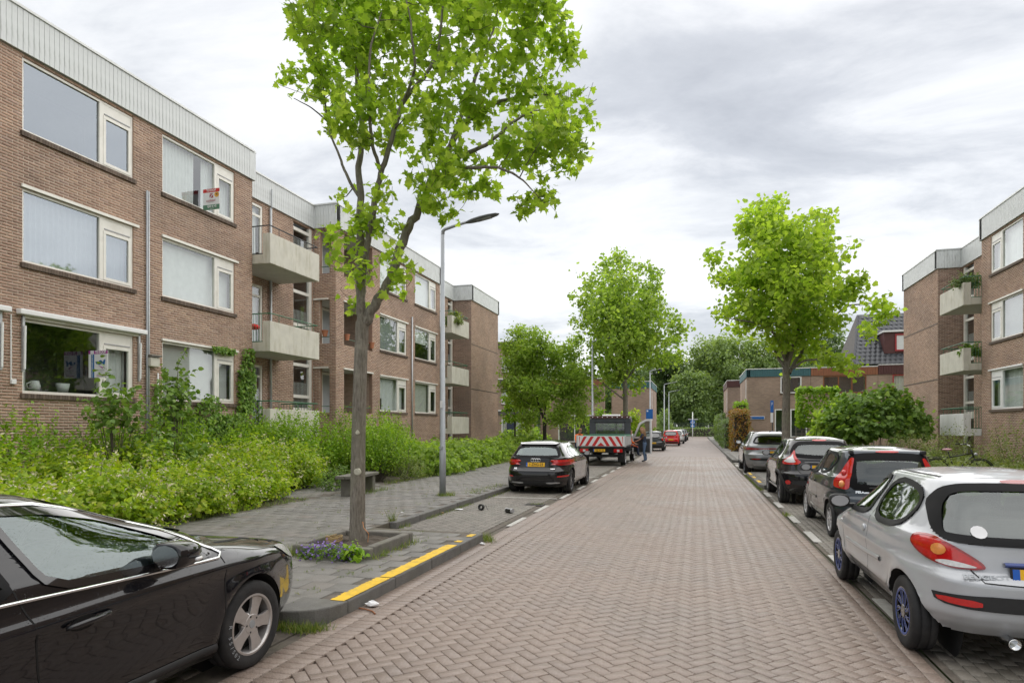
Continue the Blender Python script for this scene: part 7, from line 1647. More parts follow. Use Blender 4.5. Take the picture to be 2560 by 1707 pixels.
class Wood:
    """limbs with grown side twigs"""
    def __init__(s): s.P = []; s.R = []; s.lines = []
    def limb(s, pts, rad):
        pts = np.array(pts, float); K = catmull(pts, 5); rr = np.interp(np.linspace(0, 1, len(K)), np.linspace(0, 1, len(rad)), rad)
        K[1:-1] += rng.normal(0, 1, (len(K) - 2, 3)) * np.minimum(.012, .2 * rr[1:-1, None]) * (rr[1:-1, None] < .09); s.lines.append((K, rr)); s.P += list(K); s.R += list(rr)
    def grow(s, C, lift=.25, rmax=.03, bare=False):
        C = list(C); P = np.array(s.P); Rr = np.array(s.R); C = np.array(C)
        d = np.array([np.min(np.linalg.norm(P - c, axis=1)) for c in C]); order = np.argsort(d)
        for i in order:
            c = C[i]; dist = np.linalg.norm(P - c, axis=1); cost = dist + .6 * np.maximum(0, P[:, 2] - c[2] + .1) ; k = int(np.argmin(cost)); a = P[k]; L = dist[k]
            if L < .05: continue
            mid = (a + c) / 2 + np.array((0, 0, -.12 * L)) + rng.normal(0, .08 * L, 3); tt = np.linspace(0, 1, max(3, min(7, int(L / .18) + 2)))[:, None]
            K = (1 - tt) ** 2 * a + 2 * tt * (1 - tt) * mid + tt ** 2 * c; r0 = min(Rr[k] * .75, .005 + .014 * L, rmax); rr = np.linspace(r0, .0035, len(K)); s.lines.append((K, rr)); P = np.vstack([P, K[1:]]); Rr = np.r_[Rr, rr[1:]]
        s.P, s.R = list(P), list(Rr)
    def build(s, name, m, parent, small_m=None, thr=.012, sides=6):
        big, small = MB(), MB()
        for K, rr in s.lines:
            if rr[0] > thr: big.tube([tuple(k) for k in K], list(rr), 10 if rr[0] > .05 else sides, False)
            else: small.tube([tuple(k) for k in K], list(rr), 4, False)
        o = big.build(name, m, parent, smooth=True, world=True)
        if small.v: small.build('twigs', small_m or m, parent, smooth=True, world=True)['kind'] = 'stuff'
        return o
def blob_points(B, n, edge=.55):
    """points in a set of ellipsoids, denser towards the outside"""
    w = np.array([b[3] * b[4] * b[5] for b in B]) ** .8; k = rng.choice(len(B), n, p=w / w.sum()); d = rng.normal(0, 1, (n, 3)); d /= np.linalg.norm(d, axis=1)[:, None]; r = rng.random(n) ** edge
    A = np.array(B); return A[k, :3] + d * (r * np.exp(rng.normal(0, .16, n)))[:, None] * A[k, 3:6], d
def street_tree(label, base, t0, limbs, blobs, zoom, scale, n_cl, per, lsize, kind, m, bark='bark', cl_r=.28, twigs_bare=0, depth=.9, singles=0, group=None, name='street_tree', trunk_r=(.13, .1)):
    """limbs/blobs are measured in picture units of one zoom and set into the tree's own depth"""
    root = empty(name, base, 0, label, 'tree', group); U = lambda x, y, dt=0: img(zoom[0] + x * scale, zoom[1] + y * scale, t0 + dt); s_ = scale / 1590 * t0; w = Wood()
    for pts, rad in limbs:
        Q = [np.array(p[1:]) if p[0] == 'w' else U(*p) for p in pts]; w.limb(Q, rad)
    B = []
    for b in blobs:
        x, y, rx, ry = b[:4]; dz = b[4] if len(b) > 4 else rng.uniform(-.5, .5) * depth; c = U(x, y, dz); B.append((*c, rx * s_, max(rx, ry) * s_ * 1.1 + .15, ry * s_))
    C, _ = blob_points(B, n_cl, .34); n0 = len(w.lines); w.grow(C); tl = w.lines[n0:]
    if twigs_bare: Cb, _ = blob_points([(b[0], b[1], b[2], b[3] * 1.15, b[4] * 1.1, b[5] * 1.1) for b in B], twigs_bare, .3); w.grow(Cb)
    w.build('trunk', bark, root, 'twig')
    pos, cr = [], []
    for K, _r in tl:
        L = np.linalg.norm(K[-1] - K[0]); q = rng.uniform(max(0, 1 - (cl_r * 2.2) / max(L, .01)), 1.0, per) * (len(K) - 1); j = np.minimum(q.astype(int), len(K) - 2); fr = (q - j)[:, None]
        pos.append(K[j] * (1 - fr) + K[j + 1] * fr + rng.normal(0, cl_r * .42, (per, 3)).clip(-cl_r * .8, cl_r * .8)); cr.append(np.full(per, rng.random()))
    pos = np.vstack(pos); cr = np.concatenate(cr); n = len(pos); rn = (.4 * cr + .6 * rng.random(n)).clip(0, .999)
    if singles:
        k = biggest(pos, singles); ok = np.zeros(n, bool); ok[k] = True; V, F = LEAF[kind]; me = np_mesh('leaf', V, F, (m,), smooth=True)
        b, t, nv = frames(len(k), .8, .9, None, .35)
        for q, i in enumerate(k):
            o = obj('leaf', me); sz = lsize * random.uniform(.75, 1.25); M = Matrix((b[q], t[q], nv[q])).transposed().to_4x4(); o.matrix_world = Matrix.Translation(pos[i]) @ M @ Matrix.Scale(sz, 4)
            loc, rot, sc = o.matrix_world.decompose(); o.location = Vector(pos[i]); o.rotation_euler = M.to_euler(); o.scale = (sz,) * 3; attach(o, root)
        pos, rn = pos[~ok], rn[~ok]
    leaves('crown', kind, pos, lsize, m, root, .8, .9, None, rn, .35)
    return root, w
Z3 = (640, 0); k3 = .523
near_limbs = [
    ([('w', -4.55, 7.95, .05), ('w', -4.55, 7.95, .5), (490, 2100), (498, 1800), (507, 1540)], [.14, .11, .1, .096, .09]),
    ([(505, 1545), (495, 1400), (495, 1200, .05), (500, 940, .1), (492, 800, .2), (500, 600, .25), (482, 380, .3), (490, 180, .3), (480, -80, .35), (470, -260, .4)], [.075, .06, .055, .05, .045, .038, .03, .024, .016, .008]),
    ([(505, 1420), (520, 1250, -.1), (560, 1000, -.2), (600, 830, -.3), (640, 700, -.35), (700, 500, -.4), (800, 370, -.5), (870, 250, -.5), (890, 60, -.5), (930, -150, -.5)], [.05, .045, .042, .038, .034, .03, .026, .022, .016, .008]),
    ([(515, 1545), (555, 1480), (640, 1330, .0), (700, 1150, .0), (780, 1000, .1), (840, 860, .1), (920, 720, .2), (1000, 590, .3), (1100, 510, .4), (1300, 460, .4), (1450, 450, .4)], [.075, .07, .066, .062, .055, .048, .04, .034, .026, .018, .008]),
    ([(850, 850, .1), (960, 810, -.3), (1050, 800, -.5), (1160, 805, -.7), (1260, 850, -.8), (1340, 930, -.8)], [.03, .026, .022, .018, .012, .006]),
    ([(920, 720, .2), (1000, 500, .6), (1060, 340, .8), (1100, 240, .9), (1150, 80, 1.0), (1180, -100, 1.0)], [.036, .032, .026, .02, .014, .007]),
    ([(870, 810, .1), (1000, 740, -.2), (1120, 680, -.4), (1220, 590, -.5), (1310, 540, -.6), (1420, 520, -.6)], [.034, .03, .025, .02, .014, .007]),
    ([(492, 940, .1), (430, 830, .2), (400, 750, .3), (340, 580, .4), (320, 400, .4), (290, 250, .5)], [.026, .022, .018, .014, .01, .006]),
    ([(600, 830, -.3), (560, 700, -.5), (540, 500, -.6), (545, 260, -.6), (600, 60, -.6)], [.03, .026, .022, .016, .008]),
    ([(340, 580, .4), (270, 520, .3), (180, 470, .2)], [.012, .009, .005]),
    ([(700, 500, -.4), (760, 300, -.8), (740, 120, -.9), (700, -60, -.9)], [.022, .018, .012, .006])]
near_blobs = [(400, 200, 190, 200), (330, 60, 160, 130), (620, 120, 200, 170), (900, 130, 220, 170), (1180, 110, 220, 150), (1400, 110, 120, 120), (1470, 210, 70, 90), (650, -120, 330, 150), (1000, -130, 330, 150), (330, -100, 180, 120), (1300, -80, 200, 120),
              (1280, 450, 230, 85), (1540, 510, 95, 110), (1400, 610, 190, 100), (1500, 730, 140, 60), (1250, 690, 150, 90), (1370, 900, 85, 90), (1420, 1010, 55, 55), (1270, 960, 40, 60),
              (190, 350, 85, 55), (120, 420, 40, 50), (290, 400, 70, 60), (640, 420, 140, 170), (470, 540, 120, 140), (400, 620, 70, 80), (850, 580, 100, 100), (1010, 420, 170, 130), (700, 640, 90, 90),
              (850, 820, 130, 110), (1010, 830, 150, 90), (1090, 890, 70, 45), (890, 980, 70, 55), (820, 930, 80, 80), (390, 990, 65, 70), (600, 900, 75, 75), (540, 1040, 80, 70), (400, 1120, 85, 75), (450, 1260, 85, 75), (590, 1180, 60, 60),
              (470, 1380, 60, 55), (510, 1480, 55, 40), (690, 1240, 60, 60), (700, 1340, 40, 40), (640, 1060, 60, 60)]
street_tree('tall young plane tree with two stems in the mossy planter', (-4.55, 7.95, .12), 8.9, near_limbs, near_blobs, Z3, k3, 1200, 8, .112, 'maple', 'leaf_plane', cl_r=.17, twigs_bare=90, depth=1.6, singles=300)
tt = bpy.data.objects['street_tree']
for z, s_ in ((1.18, .055), (1.72, .03), (1.74, .02)):
    ca, sa = math.cos(YAW), math.sin(YAW); M = Matrix.Translation((-4.55 + .11 * sa + .02, 7.95 - .11 * ca + .012, z)) @ Matrix.Rotation(YAW, 4, 'Z') @ Matrix.Rotation(R(90), 4, 'X')
    MB().lathe([(0, .006), (s_ * .8, .004), (s_, -.012)], 12, M).build('lichen_patch', 'lichen', tt, world=True)
# right kerb tree
Z5 = (1740, 460); k5 = .408
rl_ = [([('w', 2.95, 23.5, .1), ('w', 2.95, 23.5, .6), (552, 1400), (555, 1250), (550, 1130)], [.17, .145, .135, .125, .12]),
       ([(550, 1135), (560, 1000, .1), (540, 800, .2), (520, 600, .2), (470, 400, .2), (420, 200, .2), (400, 100, .2)], [.1, .085, .07, .055, .04, .025, .01]),
       ([(560, 1120), (600, 980, -.2), (640, 820, -.3), (690, 600, -.5), (740, 400, -.5), (790, 220, -.5)], [.075, .065, .055, .042, .03, .01]),
       ([(570, 1160), (640, 1040, .3), (720, 900, .6), (830, 820, .8), (960, 740, .9), (1120, 730, 1.0)], [.07, .06, .05, .04, .03, .01]),
       ([(540, 1120), (480, 1020, .3), (440, 930, .5), (400, 780, .8), (300, 640, 1.0), (180, 560, 1.0)], [.06, .05, .042, .034, .024, .01]),
       ([(545, 1080), (500, 960, -.5), (420, 860, -.9), (300, 840, -1.2), (180, 820, -1.2)], [.05, .042, .034, .024, .01]),
       ([(590, 1130), (680, 1080, -.4), (780, 1070, -.7), (900, 1080, -.9)], [.045, .036, .028, .01])]
rbl = [(560, 560, 300, 340), (430, 190, 165, 105), (330, 260, 110, 90), (500, 330, 190, 110), (780, 240, 85, 115), (730, 400, 130, 95), (860, 480, 80, 50), (300, 560, 150, 80), (110, 450, 55, 60), (160, 570, 70, 60), (180, 780, 85, 80), (240, 900, 45, 45), (470, 620, 170, 120), (680, 620, 150, 110), (900, 660, 140, 80), (1130, 770, 95, 90), (1000, 600, 40, 55), (1060, 880, 50, 50), (1050, 960, 40, 40), (600, 820, 160, 110), (820, 830, 120, 80), (550, 960, 110, 80), (380, 830, 110, 70), (880, 1090, 110, 50), (760, 1040, 80, 45), (970, 1160, 40, 35), (600, 1080, 70, 40), (280, 700, 100, 60), (540, 1190, 30, 25), (700, 950, 90, 60)]
street_tree('round crowned plane tree on the kerb island at the right', (2.95, 23.5, .12), 21.8, rl_, rbl, Z5, k5, 1900, 7, .145, 'lobed', 'leaf_plane', cl_r=.28, twigs_bare=40, depth=2.6)
Z2 = (1200, 600); k2 = .3316
ll_ = [([('w', -4.35, 40.0, .1), ('w', -4.35, 40, .8), (1097, 1320), (1095, 1150), (1090, 1050)], [.2, .17, .16, .15, .14]),
       ([(1090, 1050), (1070, 900), (1040, 700), (1050, 500), (1060, 300), (1060, 120)], [.11, .09, .07, .05, .035, .012]), ([(1095, 1040), (1140, 920, -.4), (1200, 760, -.7), (1260, 560, -.9), (1290, 330, -.9)], [.09, .075, .055, .035, .012]), ([(1090, 1080), (1020, 950, .5), (930, 820, .9), (840, 650, 1.2), (780, 480, 1.2)], [.08, .065, .05, .035, .012]), ([(1100, 1060), (1200, 930, .8), (1330, 830, 1.4), (1480, 700, 1.6)], [.07, .055, .04, .012]), ([(1085, 1200), (1030, 1160, -.5), (900, 1060, -1), (760, 980, -1.4)], [.055, .045, .035, .012])]
lbl = [(1080, 620, 280, 380), (1060, 150, 80, 100), (940, 230, 85, 100), (1080, 320, 120, 100), (850, 340, 85, 85), (1290, 260, 70, 105), (1300, 420, 105, 100), (760, 460, 75, 80), (950, 470, 140, 110), (1180, 560, 160, 110), (720, 600, 50, 35), (850, 600, 120, 95), (1050, 640, 160, 110), (1350, 560, 90, 110), (1500, 640, 80, 75), (1460, 760, 80, 55), (1250, 760, 180, 100), (950, 780, 150, 90), (710, 760, 75, 70), (1100, 890, 170, 100), (900, 930, 120, 90), (1350, 910, 110, 70), (1000, 1040, 120, 80), (1180, 1070, 85, 75), (800, 1060, 110, 85), (1480, 870, 70, 40), (900, 1170, 60, 60)]
street_tree('tall plane tree rising behind the flatbed truck', (-4.35, 40, .12), 39.6, ll_, lbl, Z2, k2, 2000, 8, .18, 'lobed', 'leaf_green', cl_r=.42, depth=4)
Zc = (1240, 820); kc = .1786
cl_ = [([('w', -9.1, 39.0, .1), ('w', -9.1, 39, .5), (680, 1440), (685, 1340)], [.15, .13, .12, .115]), ([(680, 1340), (650, 1200), (600, 1080), (560, 900), (500, 600), (420, 250)], [.09, .075, .06, .045, .03, .01]), ([(690, 1330), (790, 1230), (880, 1100), (940, 960), (1040, 700), (1100, 400)], [.09, .08, .07, .055, .035, .01]), ([(685, 1300), (690, 1100, .5), (720, 900, .9), (760, 600, 1.1), (700, 250, 1.2)], [.06, .05, .04, .028, .01]), ([(660, 1230), (540, 1120, -.6), (380, 1000, -1), (250, 900, -1.2)], [.045, .036, .026, .01])]
cbl = [(330, 60, 150, 110), (550, 80, 130, 120), (250, 280, 180, 150), (500, 300, 220, 160), (780, 300, 170, 140), (1000, 380, 200, 170), (200, 520, 160, 140), (450, 560, 240, 160), (750, 560, 240, 170), (1080, 640, 200, 170), (260, 780, 200, 130), (560, 820, 250, 140), (900, 850, 220, 140), (1150, 900, 150, 140), (350, 1000, 190, 110), (620, 1040, 170, 90), (1000, 1100, 180, 120), (480, 1200, 140, 110), (850, 1250, 150, 90), (1180, 1180, 130, 130), (420, 1350, 100, 70), (1100, 1330, 90, 70), (130, 260, 70, 70)]
street_tree('drooping cherry tree standing left of the flatbed truck', (-9.1, 39, .12), 40.0, cl_, cbl, Zc, kc, 1500, 12, .2, 'oval', 'leaf_green', 'bark_dark', cl_r=.45, depth=3, name='garden_tree')
# ------------------------------------------------------------------ shrubs: leafy shoots
def shoots(n, c, rad, k, length, up=.7, shell=.6, zmin=.1):
    d = rng.normal(0, 1, (n, 3)); d[:, 2] = abs(d[:, 2]) * .9 - .12; d /= np.linalg.norm(d, axis=1)[:, None]
    b = np.array(c) + d * np.array(rad) * (shell + (1 - shell) * rng.random((n, 1))); dr = d * .8 + rng.normal(0, .35, (n, 3)); dr[:, 2] += up; dr /= np.linalg.norm(dr, axis=1)[:, None]
    L = length * (.6 + .7 * rng.random((n, 1))); s = (np.arange(k) / k)[None, :, None]
    pos = b[:, None] + dr[:, None] * L[:, None] * s + rng.normal(0, .018, (n, k, 3)); pos = pos.reshape(-1, 3); pos[:, 2] = np.maximum(pos[:, 2], zmin); return pos, np.repeat(d, k, 0), b, b + dr * L
def shrub(label, c, rad, n, k, length, lsize, m, kind='oval', name='shrub', cat='shrub', group=None, up=.7, stem=True, shell=.45, droop=.1, extra=None, stems=14):
    root = empty(name, (c[0], c[1], .1), 0, label, cat, group); pos, out, b0, b1 = shoots(n, c, rad, k, length, up, shell)
    leaves('foliage', kind, pos, lsize, m, root, .6, .7, out * .7, None, droop)
    if stem:
        s = MB()
        for i in rng.choice(len(b0), min(stems, len(b0)), False):
            p = b0[i]; q = b1[i]; s.tube([(c[0] + (p[0] - c[0]) * .25, c[1] + (p[1] - c[1]) * .25, .1), ((p[0] + c[0]) / 2, (p[1] + c[1]) / 2, (p[2]) * .6), tuple(p), tuple(q)], [.012, .009, .006, .003], 4, False)
        s.build('stems', 'twig', root, world=True)
    if extra: extra(root, b1)
    return root
def flowers(cnt, size, m='flower_cream', kind='oval', spread=.03):
    def f(root, tips):
        k = rng.choice(len(tips), min(cnt, len(tips)), False); p = np.repeat(tips[k], 5, 0) + rng.normal(0, spread, (min(cnt, len(tips)) * 5, 3)); leaves('flowers', kind, p, size, m, root, 1, .8)
    return f
SG = 'shrubs in the front garden of the long block'
# low golden mass along the pavement: separate clumps set shoulder to shoulder
gold = [(-9.4, 8.2, .72), (-9.55, 9.7, .8), (-9.8, 11.1, .75), (-10.2, 12.4, .8), (-9.45, 6.7, .7), (-10.9, 8.9, 1.45), (-11.1, 10.6, 1.5), (-11.3, 12.3, 1.55), (-11.0, 7.2, 1.4), (-10.9, 13.7, 1.2), (-10.9, 15.2, 1.1)]
gl = ['golden leaved shrub with cream flowers behind the nose of the black estate', 'golden flowering shrub spilling over the pavement edge, second of the front row', 'golden flowering shrub in the middle of the front row', 'golden shrub at the far end of the front row by the bench', 'golden shrub at the near end, behind the roof of the black estate', 'taller golden shrub behind the front row, near end', 'taller golden shrub behind the front row, in the middle', 'taller golden shrub behind the front row, far end', 'yellow green shrub by the wall at the left picture edge', 'golden shrub left of the bench', 'golden shrub directly behind the bench']
for q_, ((x, y, h_), lb_) in enumerate(zip(gold, gl)): shrub(lb_, (x, y, .25), (random.uniform(.85, 1.05), random.uniform(.8, 1.0), h_ * random.uniform(.62, 1.0)), 900, 8, .42, .085, 'leaf_gold', 'kite', group=SG, up=.4 if h_ < 1 else .9, shell=.5, extra=flowers(150, .055))
gcov = [(-12.3, 9.0, 1.95), (-12.4, 11.0, 1.9), (-12.5, 13.0, 2.2), (-12.3, 7.2, 2.0)]
for (x, y, h_), lb_ in zip(gcov, ('leafy green shrub under the near ground floor window, left', 'leafy green shrub under the near ground floor window, right', 'leafy green shrub below the rain pipe', 'leafy green shrub at the left picture edge against the wall')): shrub(lb_, (x, y, .3), (.9, 1.05, h_ * .85), 620, 9, .42, .075, 'leaf_fresh', 'kite', group=SG, up=.8, shell=.6)
up_ = [(-11.9, 14.9, 1.9, .9), (-11.6, 16.4, 2.1, .9), (-12.0, 18.0, 2.25, 1.0), (-11.6, 19.6, 2.2, .9), (-11.3, 21.2, 2.3, .9), (-11.6, 22.8, 2.15, .9), (-10.6, 18.6, 1.6, .9), (-10.4, 20.6, 1.6, .9), (-12.3, 16.6, 2.0, .8)]
ul = ['bright green upright shrub below the ivy', 'bright green upright shrub left of the lowest balcony', 'tall bright green shrub right in front of the lowest balcony', 'tall bright green shrub at the far end of the lowest balcony', 'tall bright green shrub in front of the corner loggia', 'bright green shrub hidden behind the near tree trunk', 'lower bright shrub in front of the balcony shrubs', 'lower bright shrub just left of the near tree trunk', 'bright shrub against the wall under the lowest balcony']
for (x, y, h_, r_), lb_ in zip(up_, ul): shrub(lb_, (x, y, .35), (r_, r_, h_ * .78), 420, 12, .6, .075, 'leaf_fresh', 'kite', group=SG, up=1.5, shell=.45, stems=30)
shrub('dark leaved sapling with drooping leaves in front of the near window', (-11.5, 10.3, 1.75), (.32, .32, 1.15), 55, 9, .55, .11, 'leaf_deep', 'broad', 'sapling', group=SG, up=.6, shell=.25); shrub('taller dark leaved sapling right of the near window', (-11.7, 12.1, 2.0), (.3, .3, 1.35), 58, 9, .55, .11, 'leaf_deep', 'broad', 'sapling', group=SG, up=.6, shell=.25); shrub('broad dark sapling between the two tall ones, low down', (-11.2, 11.2, .9), (.6, .7, .8), 90, 8, .45, .11, 'leaf_deep', 'broad', 'sapling', group=SG, up=.5, shell=.4)
shrub('tall loose green shrub standing alone between tree and lamp post', (-9.6, 17.9, .5), (.85, .85, 1.35), 460, 13, .6, .07, 'leaf_fresh', 'kite', group=SG, up=1.6, shell=.35, stems=40); shrub('low weedy shrub at the foot of the lone shrub', (-8.9, 18.6, .2), (.6, .7, .6), 160, 9, .4, .05, 'leaf_weed', group=SG, up=1.0); shrub('dark rounded plant by the far leg of the bench', (-9.3, 15.1, .15), (.45, .5, .55), 150, 7, .25, .07, 'leaf_deep', group=SG)
# broad-leaved bed beyond
for q, (x, y) in enumerate([(-9.2, 21.0), (-9.4, 23.2), (-9.6, 25.4), (-9.8, 27.6), (-10.0, 29.8), (-10.3, 32.2), (-11.4, 22.2), (-11.6, 25.2), (-11.8, 28.2), (-12.0, 31.5), (-10.6, 34.6), (-10.8, 37.2)]):
    shrub(['broad leaved green perennial clump right of the lamp post foot', 'second broad leaved clump behind the lamp post', 'third broad leaved clump along the far garden edge', 'fourth broad leaved clump along the far garden edge', 'broad leaved clump left of the black hatchback roof', 'broad leaved clump behind the black hatchback', 'clump under the far block window, nearest', 'clump under the far block window, middle', 'clump below the far balcony', 'clump at the foot of the far end wall', 'clump beyond the far end wall, nearer', 'clump beyond the far end wall, farther'][q], (x, y, .2), (1.1, 1.25, .88), 380, 6, .3, .13, 'leaf_green', 'broad', 'perennial_clump', 'plant', 'broad leaved plants in the far garden bed', up=.5, shell=.65)
# ivy on the wall
iv = empty('ivy', (LX, 15.2, .1), 0, 'ivy covering the wall below and beside the second ground floor window', 'ivy')
def sheet_pts(n, y0, y1, z0, z1, th): return np.c_[LX + .03 + rng.random(n) ** 1.5 * th, rng.uniform(y0, y1, n), rng.uniform(z0, z1, n)]
yy = rng.uniform(13.4, 17.3, 5200); zt = 2.25 + .28 * np.sin(yy * 2.2) + .2 * np.sin(yy * 5.1 + 1); pv = np.c_[LX + .04 + rng.random(5200) * .5 * (1 - .3 * rng.random(5200)), yy, .5 + rng.random(5200) ** .7 * (zt - .5)]
pv = np.vstack([pv, sheet_pts(900, 16.25, 16.98, 2.2, 3.55, .2), sheet_pts(260, 16.45, 16.98, 3.4, 4.25, .14), sheet_pts(220, 15.2, 16.1, 3.98, 4.14, .1), sheet_pts(120, 13.15, 13.4, 1.8, 2.9, .12)]); nvo = np.tile([[1.2, 0, .2]], (len(pv), 1))
leaves('foliage', 'broad', pv, .085, 'leaf_ivy', iv, .2, .5, nvo, None, .5)
# ------------------------------------------------------------------ right side
WG = 'weeds on the right verge'
wd = []
for q in range(26):
    x = 6.9 + (q % 3) * 1.35 + random.uniform(-.3, .3); y = 14.5 + (q // 3) * 2.5 + random.uniform(-.5, .5); wd.append((x, y))
pos = []; outs = []
for x, y in wd:
    p, o_, *_ = shoots(230, (x, y, .15), (.95, 1.4, .5), 7, .35, 1.2, .3); pos.append(p); outs.append(o_)
o = leaves('weed_cover', 'kite', np.vstack(pos), .085, 'leaf_weed', None, .7, .8, np.vstack(outs) * .4, None, 0); tag(o, 'pale green weeds and long grass covering the right verge', 'weeds', kind='stuff')
shrub('tall pale weeds growing beside the lowest right balcony', (9.2, 27.5, .3), (.9, 1.0, 1.3), 260, 10, .6, .07, 'leaf_weed', 'oval', 'tall_weeds', 'weeds', WG, 1.4); shrub('tall weeds in front of the lowest right balcony', (8.6, 30.4, .3), (.7, .8, 1.2), 220, 10, .6, .07, 'leaf_weed', 'oval', 'tall_weeds', 'weeds', WG, 1.4); shrub('tall weeds under the right block window', (10.2, 25.4, .3), (.8, 1.2, 1.5), 240, 10, .6, .07, 'leaf_weed', 'oval', 'tall_weeds', 'weeds', WG, 1.4)
shrub('big leaved maple bush in front of the right block end wall', (8.0, 33.2, 1.5), (2.2, 1.9, 2.0), 800, 6, .5, .2, 'leaf_deep', 'lobed', 'maple_bush', 'bush', None, .35, True, .62, .35, stems=26); shrub('lighter maple shoots at the left of the big maple bush', (6.5, 33.6, 1.2), (1.0, 1.1, 1.5), 150, 6, .45, .24, 'leaf_green', 'lobed', 'maple_bush', 'bush', None, .35, True, .6, .35)
ct = empty('clipped_tree', (7.3, 43.6, .1), 0, 'clipped block shaped tree in front of the brown edged house', 'tree'); MB().tube([(7.3, 43.6, .1), (7.3, 43.6, 2.2)], [.08, .06], 8).build('trunk', 'bark', ct, world=True)
n = 3600; f = rng.integers(0, 6, n); u_ = rng.uniform(-1, 1, (n, 3)); ax = f % 3; u_[np.arange(n), ax] = np.where(f < 3, 1, -1) * rng.uniform(.82, 1.06, n); pc = np.array((7.3, 43.6, 3.05)) + u_ * np.array((1.1, .6, 1.15)); leaves('crown', 'broad', pc, .16, 'leaf_fresh', ct, .6, .7, u_ * .6)
def hedge(label, c, half, n, size, m, name='hedge', cat='hedge', kind='oval'):
    h_ = empty(name, (c[0], c[1], .1), 0, label, cat); MB().box(c[0] - half[0] * .8, c[0] + half[0] * .8, c[1] - half[1] * .9, c[1] + half[1] * .9, .1, c[2] + half[2] * .8).build('branches', 'bark_dark', h_, world=True)
    f = rng.integers(0, 5, n); u_ = rng.uniform(-1, 1, (n, 3)); ax = np.array([0, 1, 2, 0, 1])[f]; u_[np.arange(n), ax] = np.where(f < 3, 1, -1) * rng.uniform(.85, 1.06, n); leaves('foliage', kind, np.array(c) + u_ * np.array(half) + rng.normal(0, .04, (n, 3)), size, m, h_, .5, .7, u_ * .6); return h_
hedge('copper and green hedge at the corner of the teal edged house', (3.0, 48.6, 1.55), (.55, 2.2, 1.4), 3200, .16, 'leaf_copper'); hedge('bright green bush growing out of the copper hedge', (3.2, 50.2, 2.6), (.4, .7, 1.0), 900, .18, 'leaf_fresh', 'bush', 'bush'); hedge('clipped green hedge beyond the copper one', (2.65, 57, 1.2), (.55, 4.5, 1.15), 3600, .16, 'leaf_forest', ); hedge('dark tall hedge at the far right street corner', (3.2, 78, 1.5), (.8, 10, 1.6), 3000, .3, 'leaf_forest')
hedge('low green hedge in front of the mesh fence', (-3, 127.5, .8), (22, .9, .8), 9000, .35, 'leaf_forest_pale'); hedge('low shrub under the trellis beside the house door', (5.2, 50.6, .5), (1.0, .8, .5), 900, .12, 'leaf_weed', 'bush', 'bush')
shrub('small bright bush just left of the truck cab', (-6.6, 46.5, 1.4), (1.0, 1.0, 1.6), 220, 8, .5, .16, 'leaf_fresh', 'broad', 'bush', 'bush'); shrub('yellow green bush right of the truck cab in front of the brick house', (-4.6, 47.5, 1.3), (.7, .8, 1.7), 220, 8, .5, .16, 'leaf_gold', 'broad', 'bush', 'bush'); shrub('conical young conifer by the far lamp posts', (-4.6, 98, 1.6), (1.0, 1.0, 2.6), 240, 8, .7, .3, 'leaf_forest_pale', 'oval', 'conifer', 'tree', None, 1.2); shrub('round bush left of the red hatchback', (-4.9, 66, .8), (1.0, 2.0, 1.0), 200, 8, .4, .2, 'leaf_fresh', 'broad', 'bush', 'bush'); shrub('low green bush between the cherry tree and the far flats', (-12.3, 45.5, .6), (2.0, 1.5, 1.0), 240, 8, .4, .18, 'leaf_green', 'broad', 'bush', 'bush')
shrub('potted trailing plant on the top far balcony', (-12.95, 33.1, 7.55), (.35, .45, .55), 160, 8, .3, .1, 'leaf_weed', 'broad', 'balcony_plant', 'plant', None, .2, False); shrub('brushwood screen and climbing plant on the top right balcony', (11.1, 31.35, 7.75), (.55, .12, .55), 300, 8, .25, .08, 'leaf_forest', 'oval', 'balcony_screen', 'screen', None, .5, False, .1); shrub('ivy garland on the middle right balcony rail', (11.2, 31.35, 4.85), (.4, .08, .45), 150, 8, .2, .09, 'leaf_deep', 'broad', 'balcony_plant', 'plant', None, .3, False, .1)
st = empty('young_tree', (-12.6, 44.3, .1), 0, 'young trained tree at the corner past the far end wall', 'tree'); MB().tube([(-12.6, 44.3, .1), (-12.6, 44.3, 2.0), (-12.6, 44.3, 3.5)], [.07, .06, .03], 8).build('trunk', 'bark_dark', st, world=True)
pc = np.vstack([shoots(90, (-12.6, 44.3, z), (.9, .7, .5), 8, .35, .2, .4)[0] for z in (2.2, 3.0, 3.8)]); leaves('crown', 'broad', pc, .15, 'leaf_fresh', st, .7, .8)
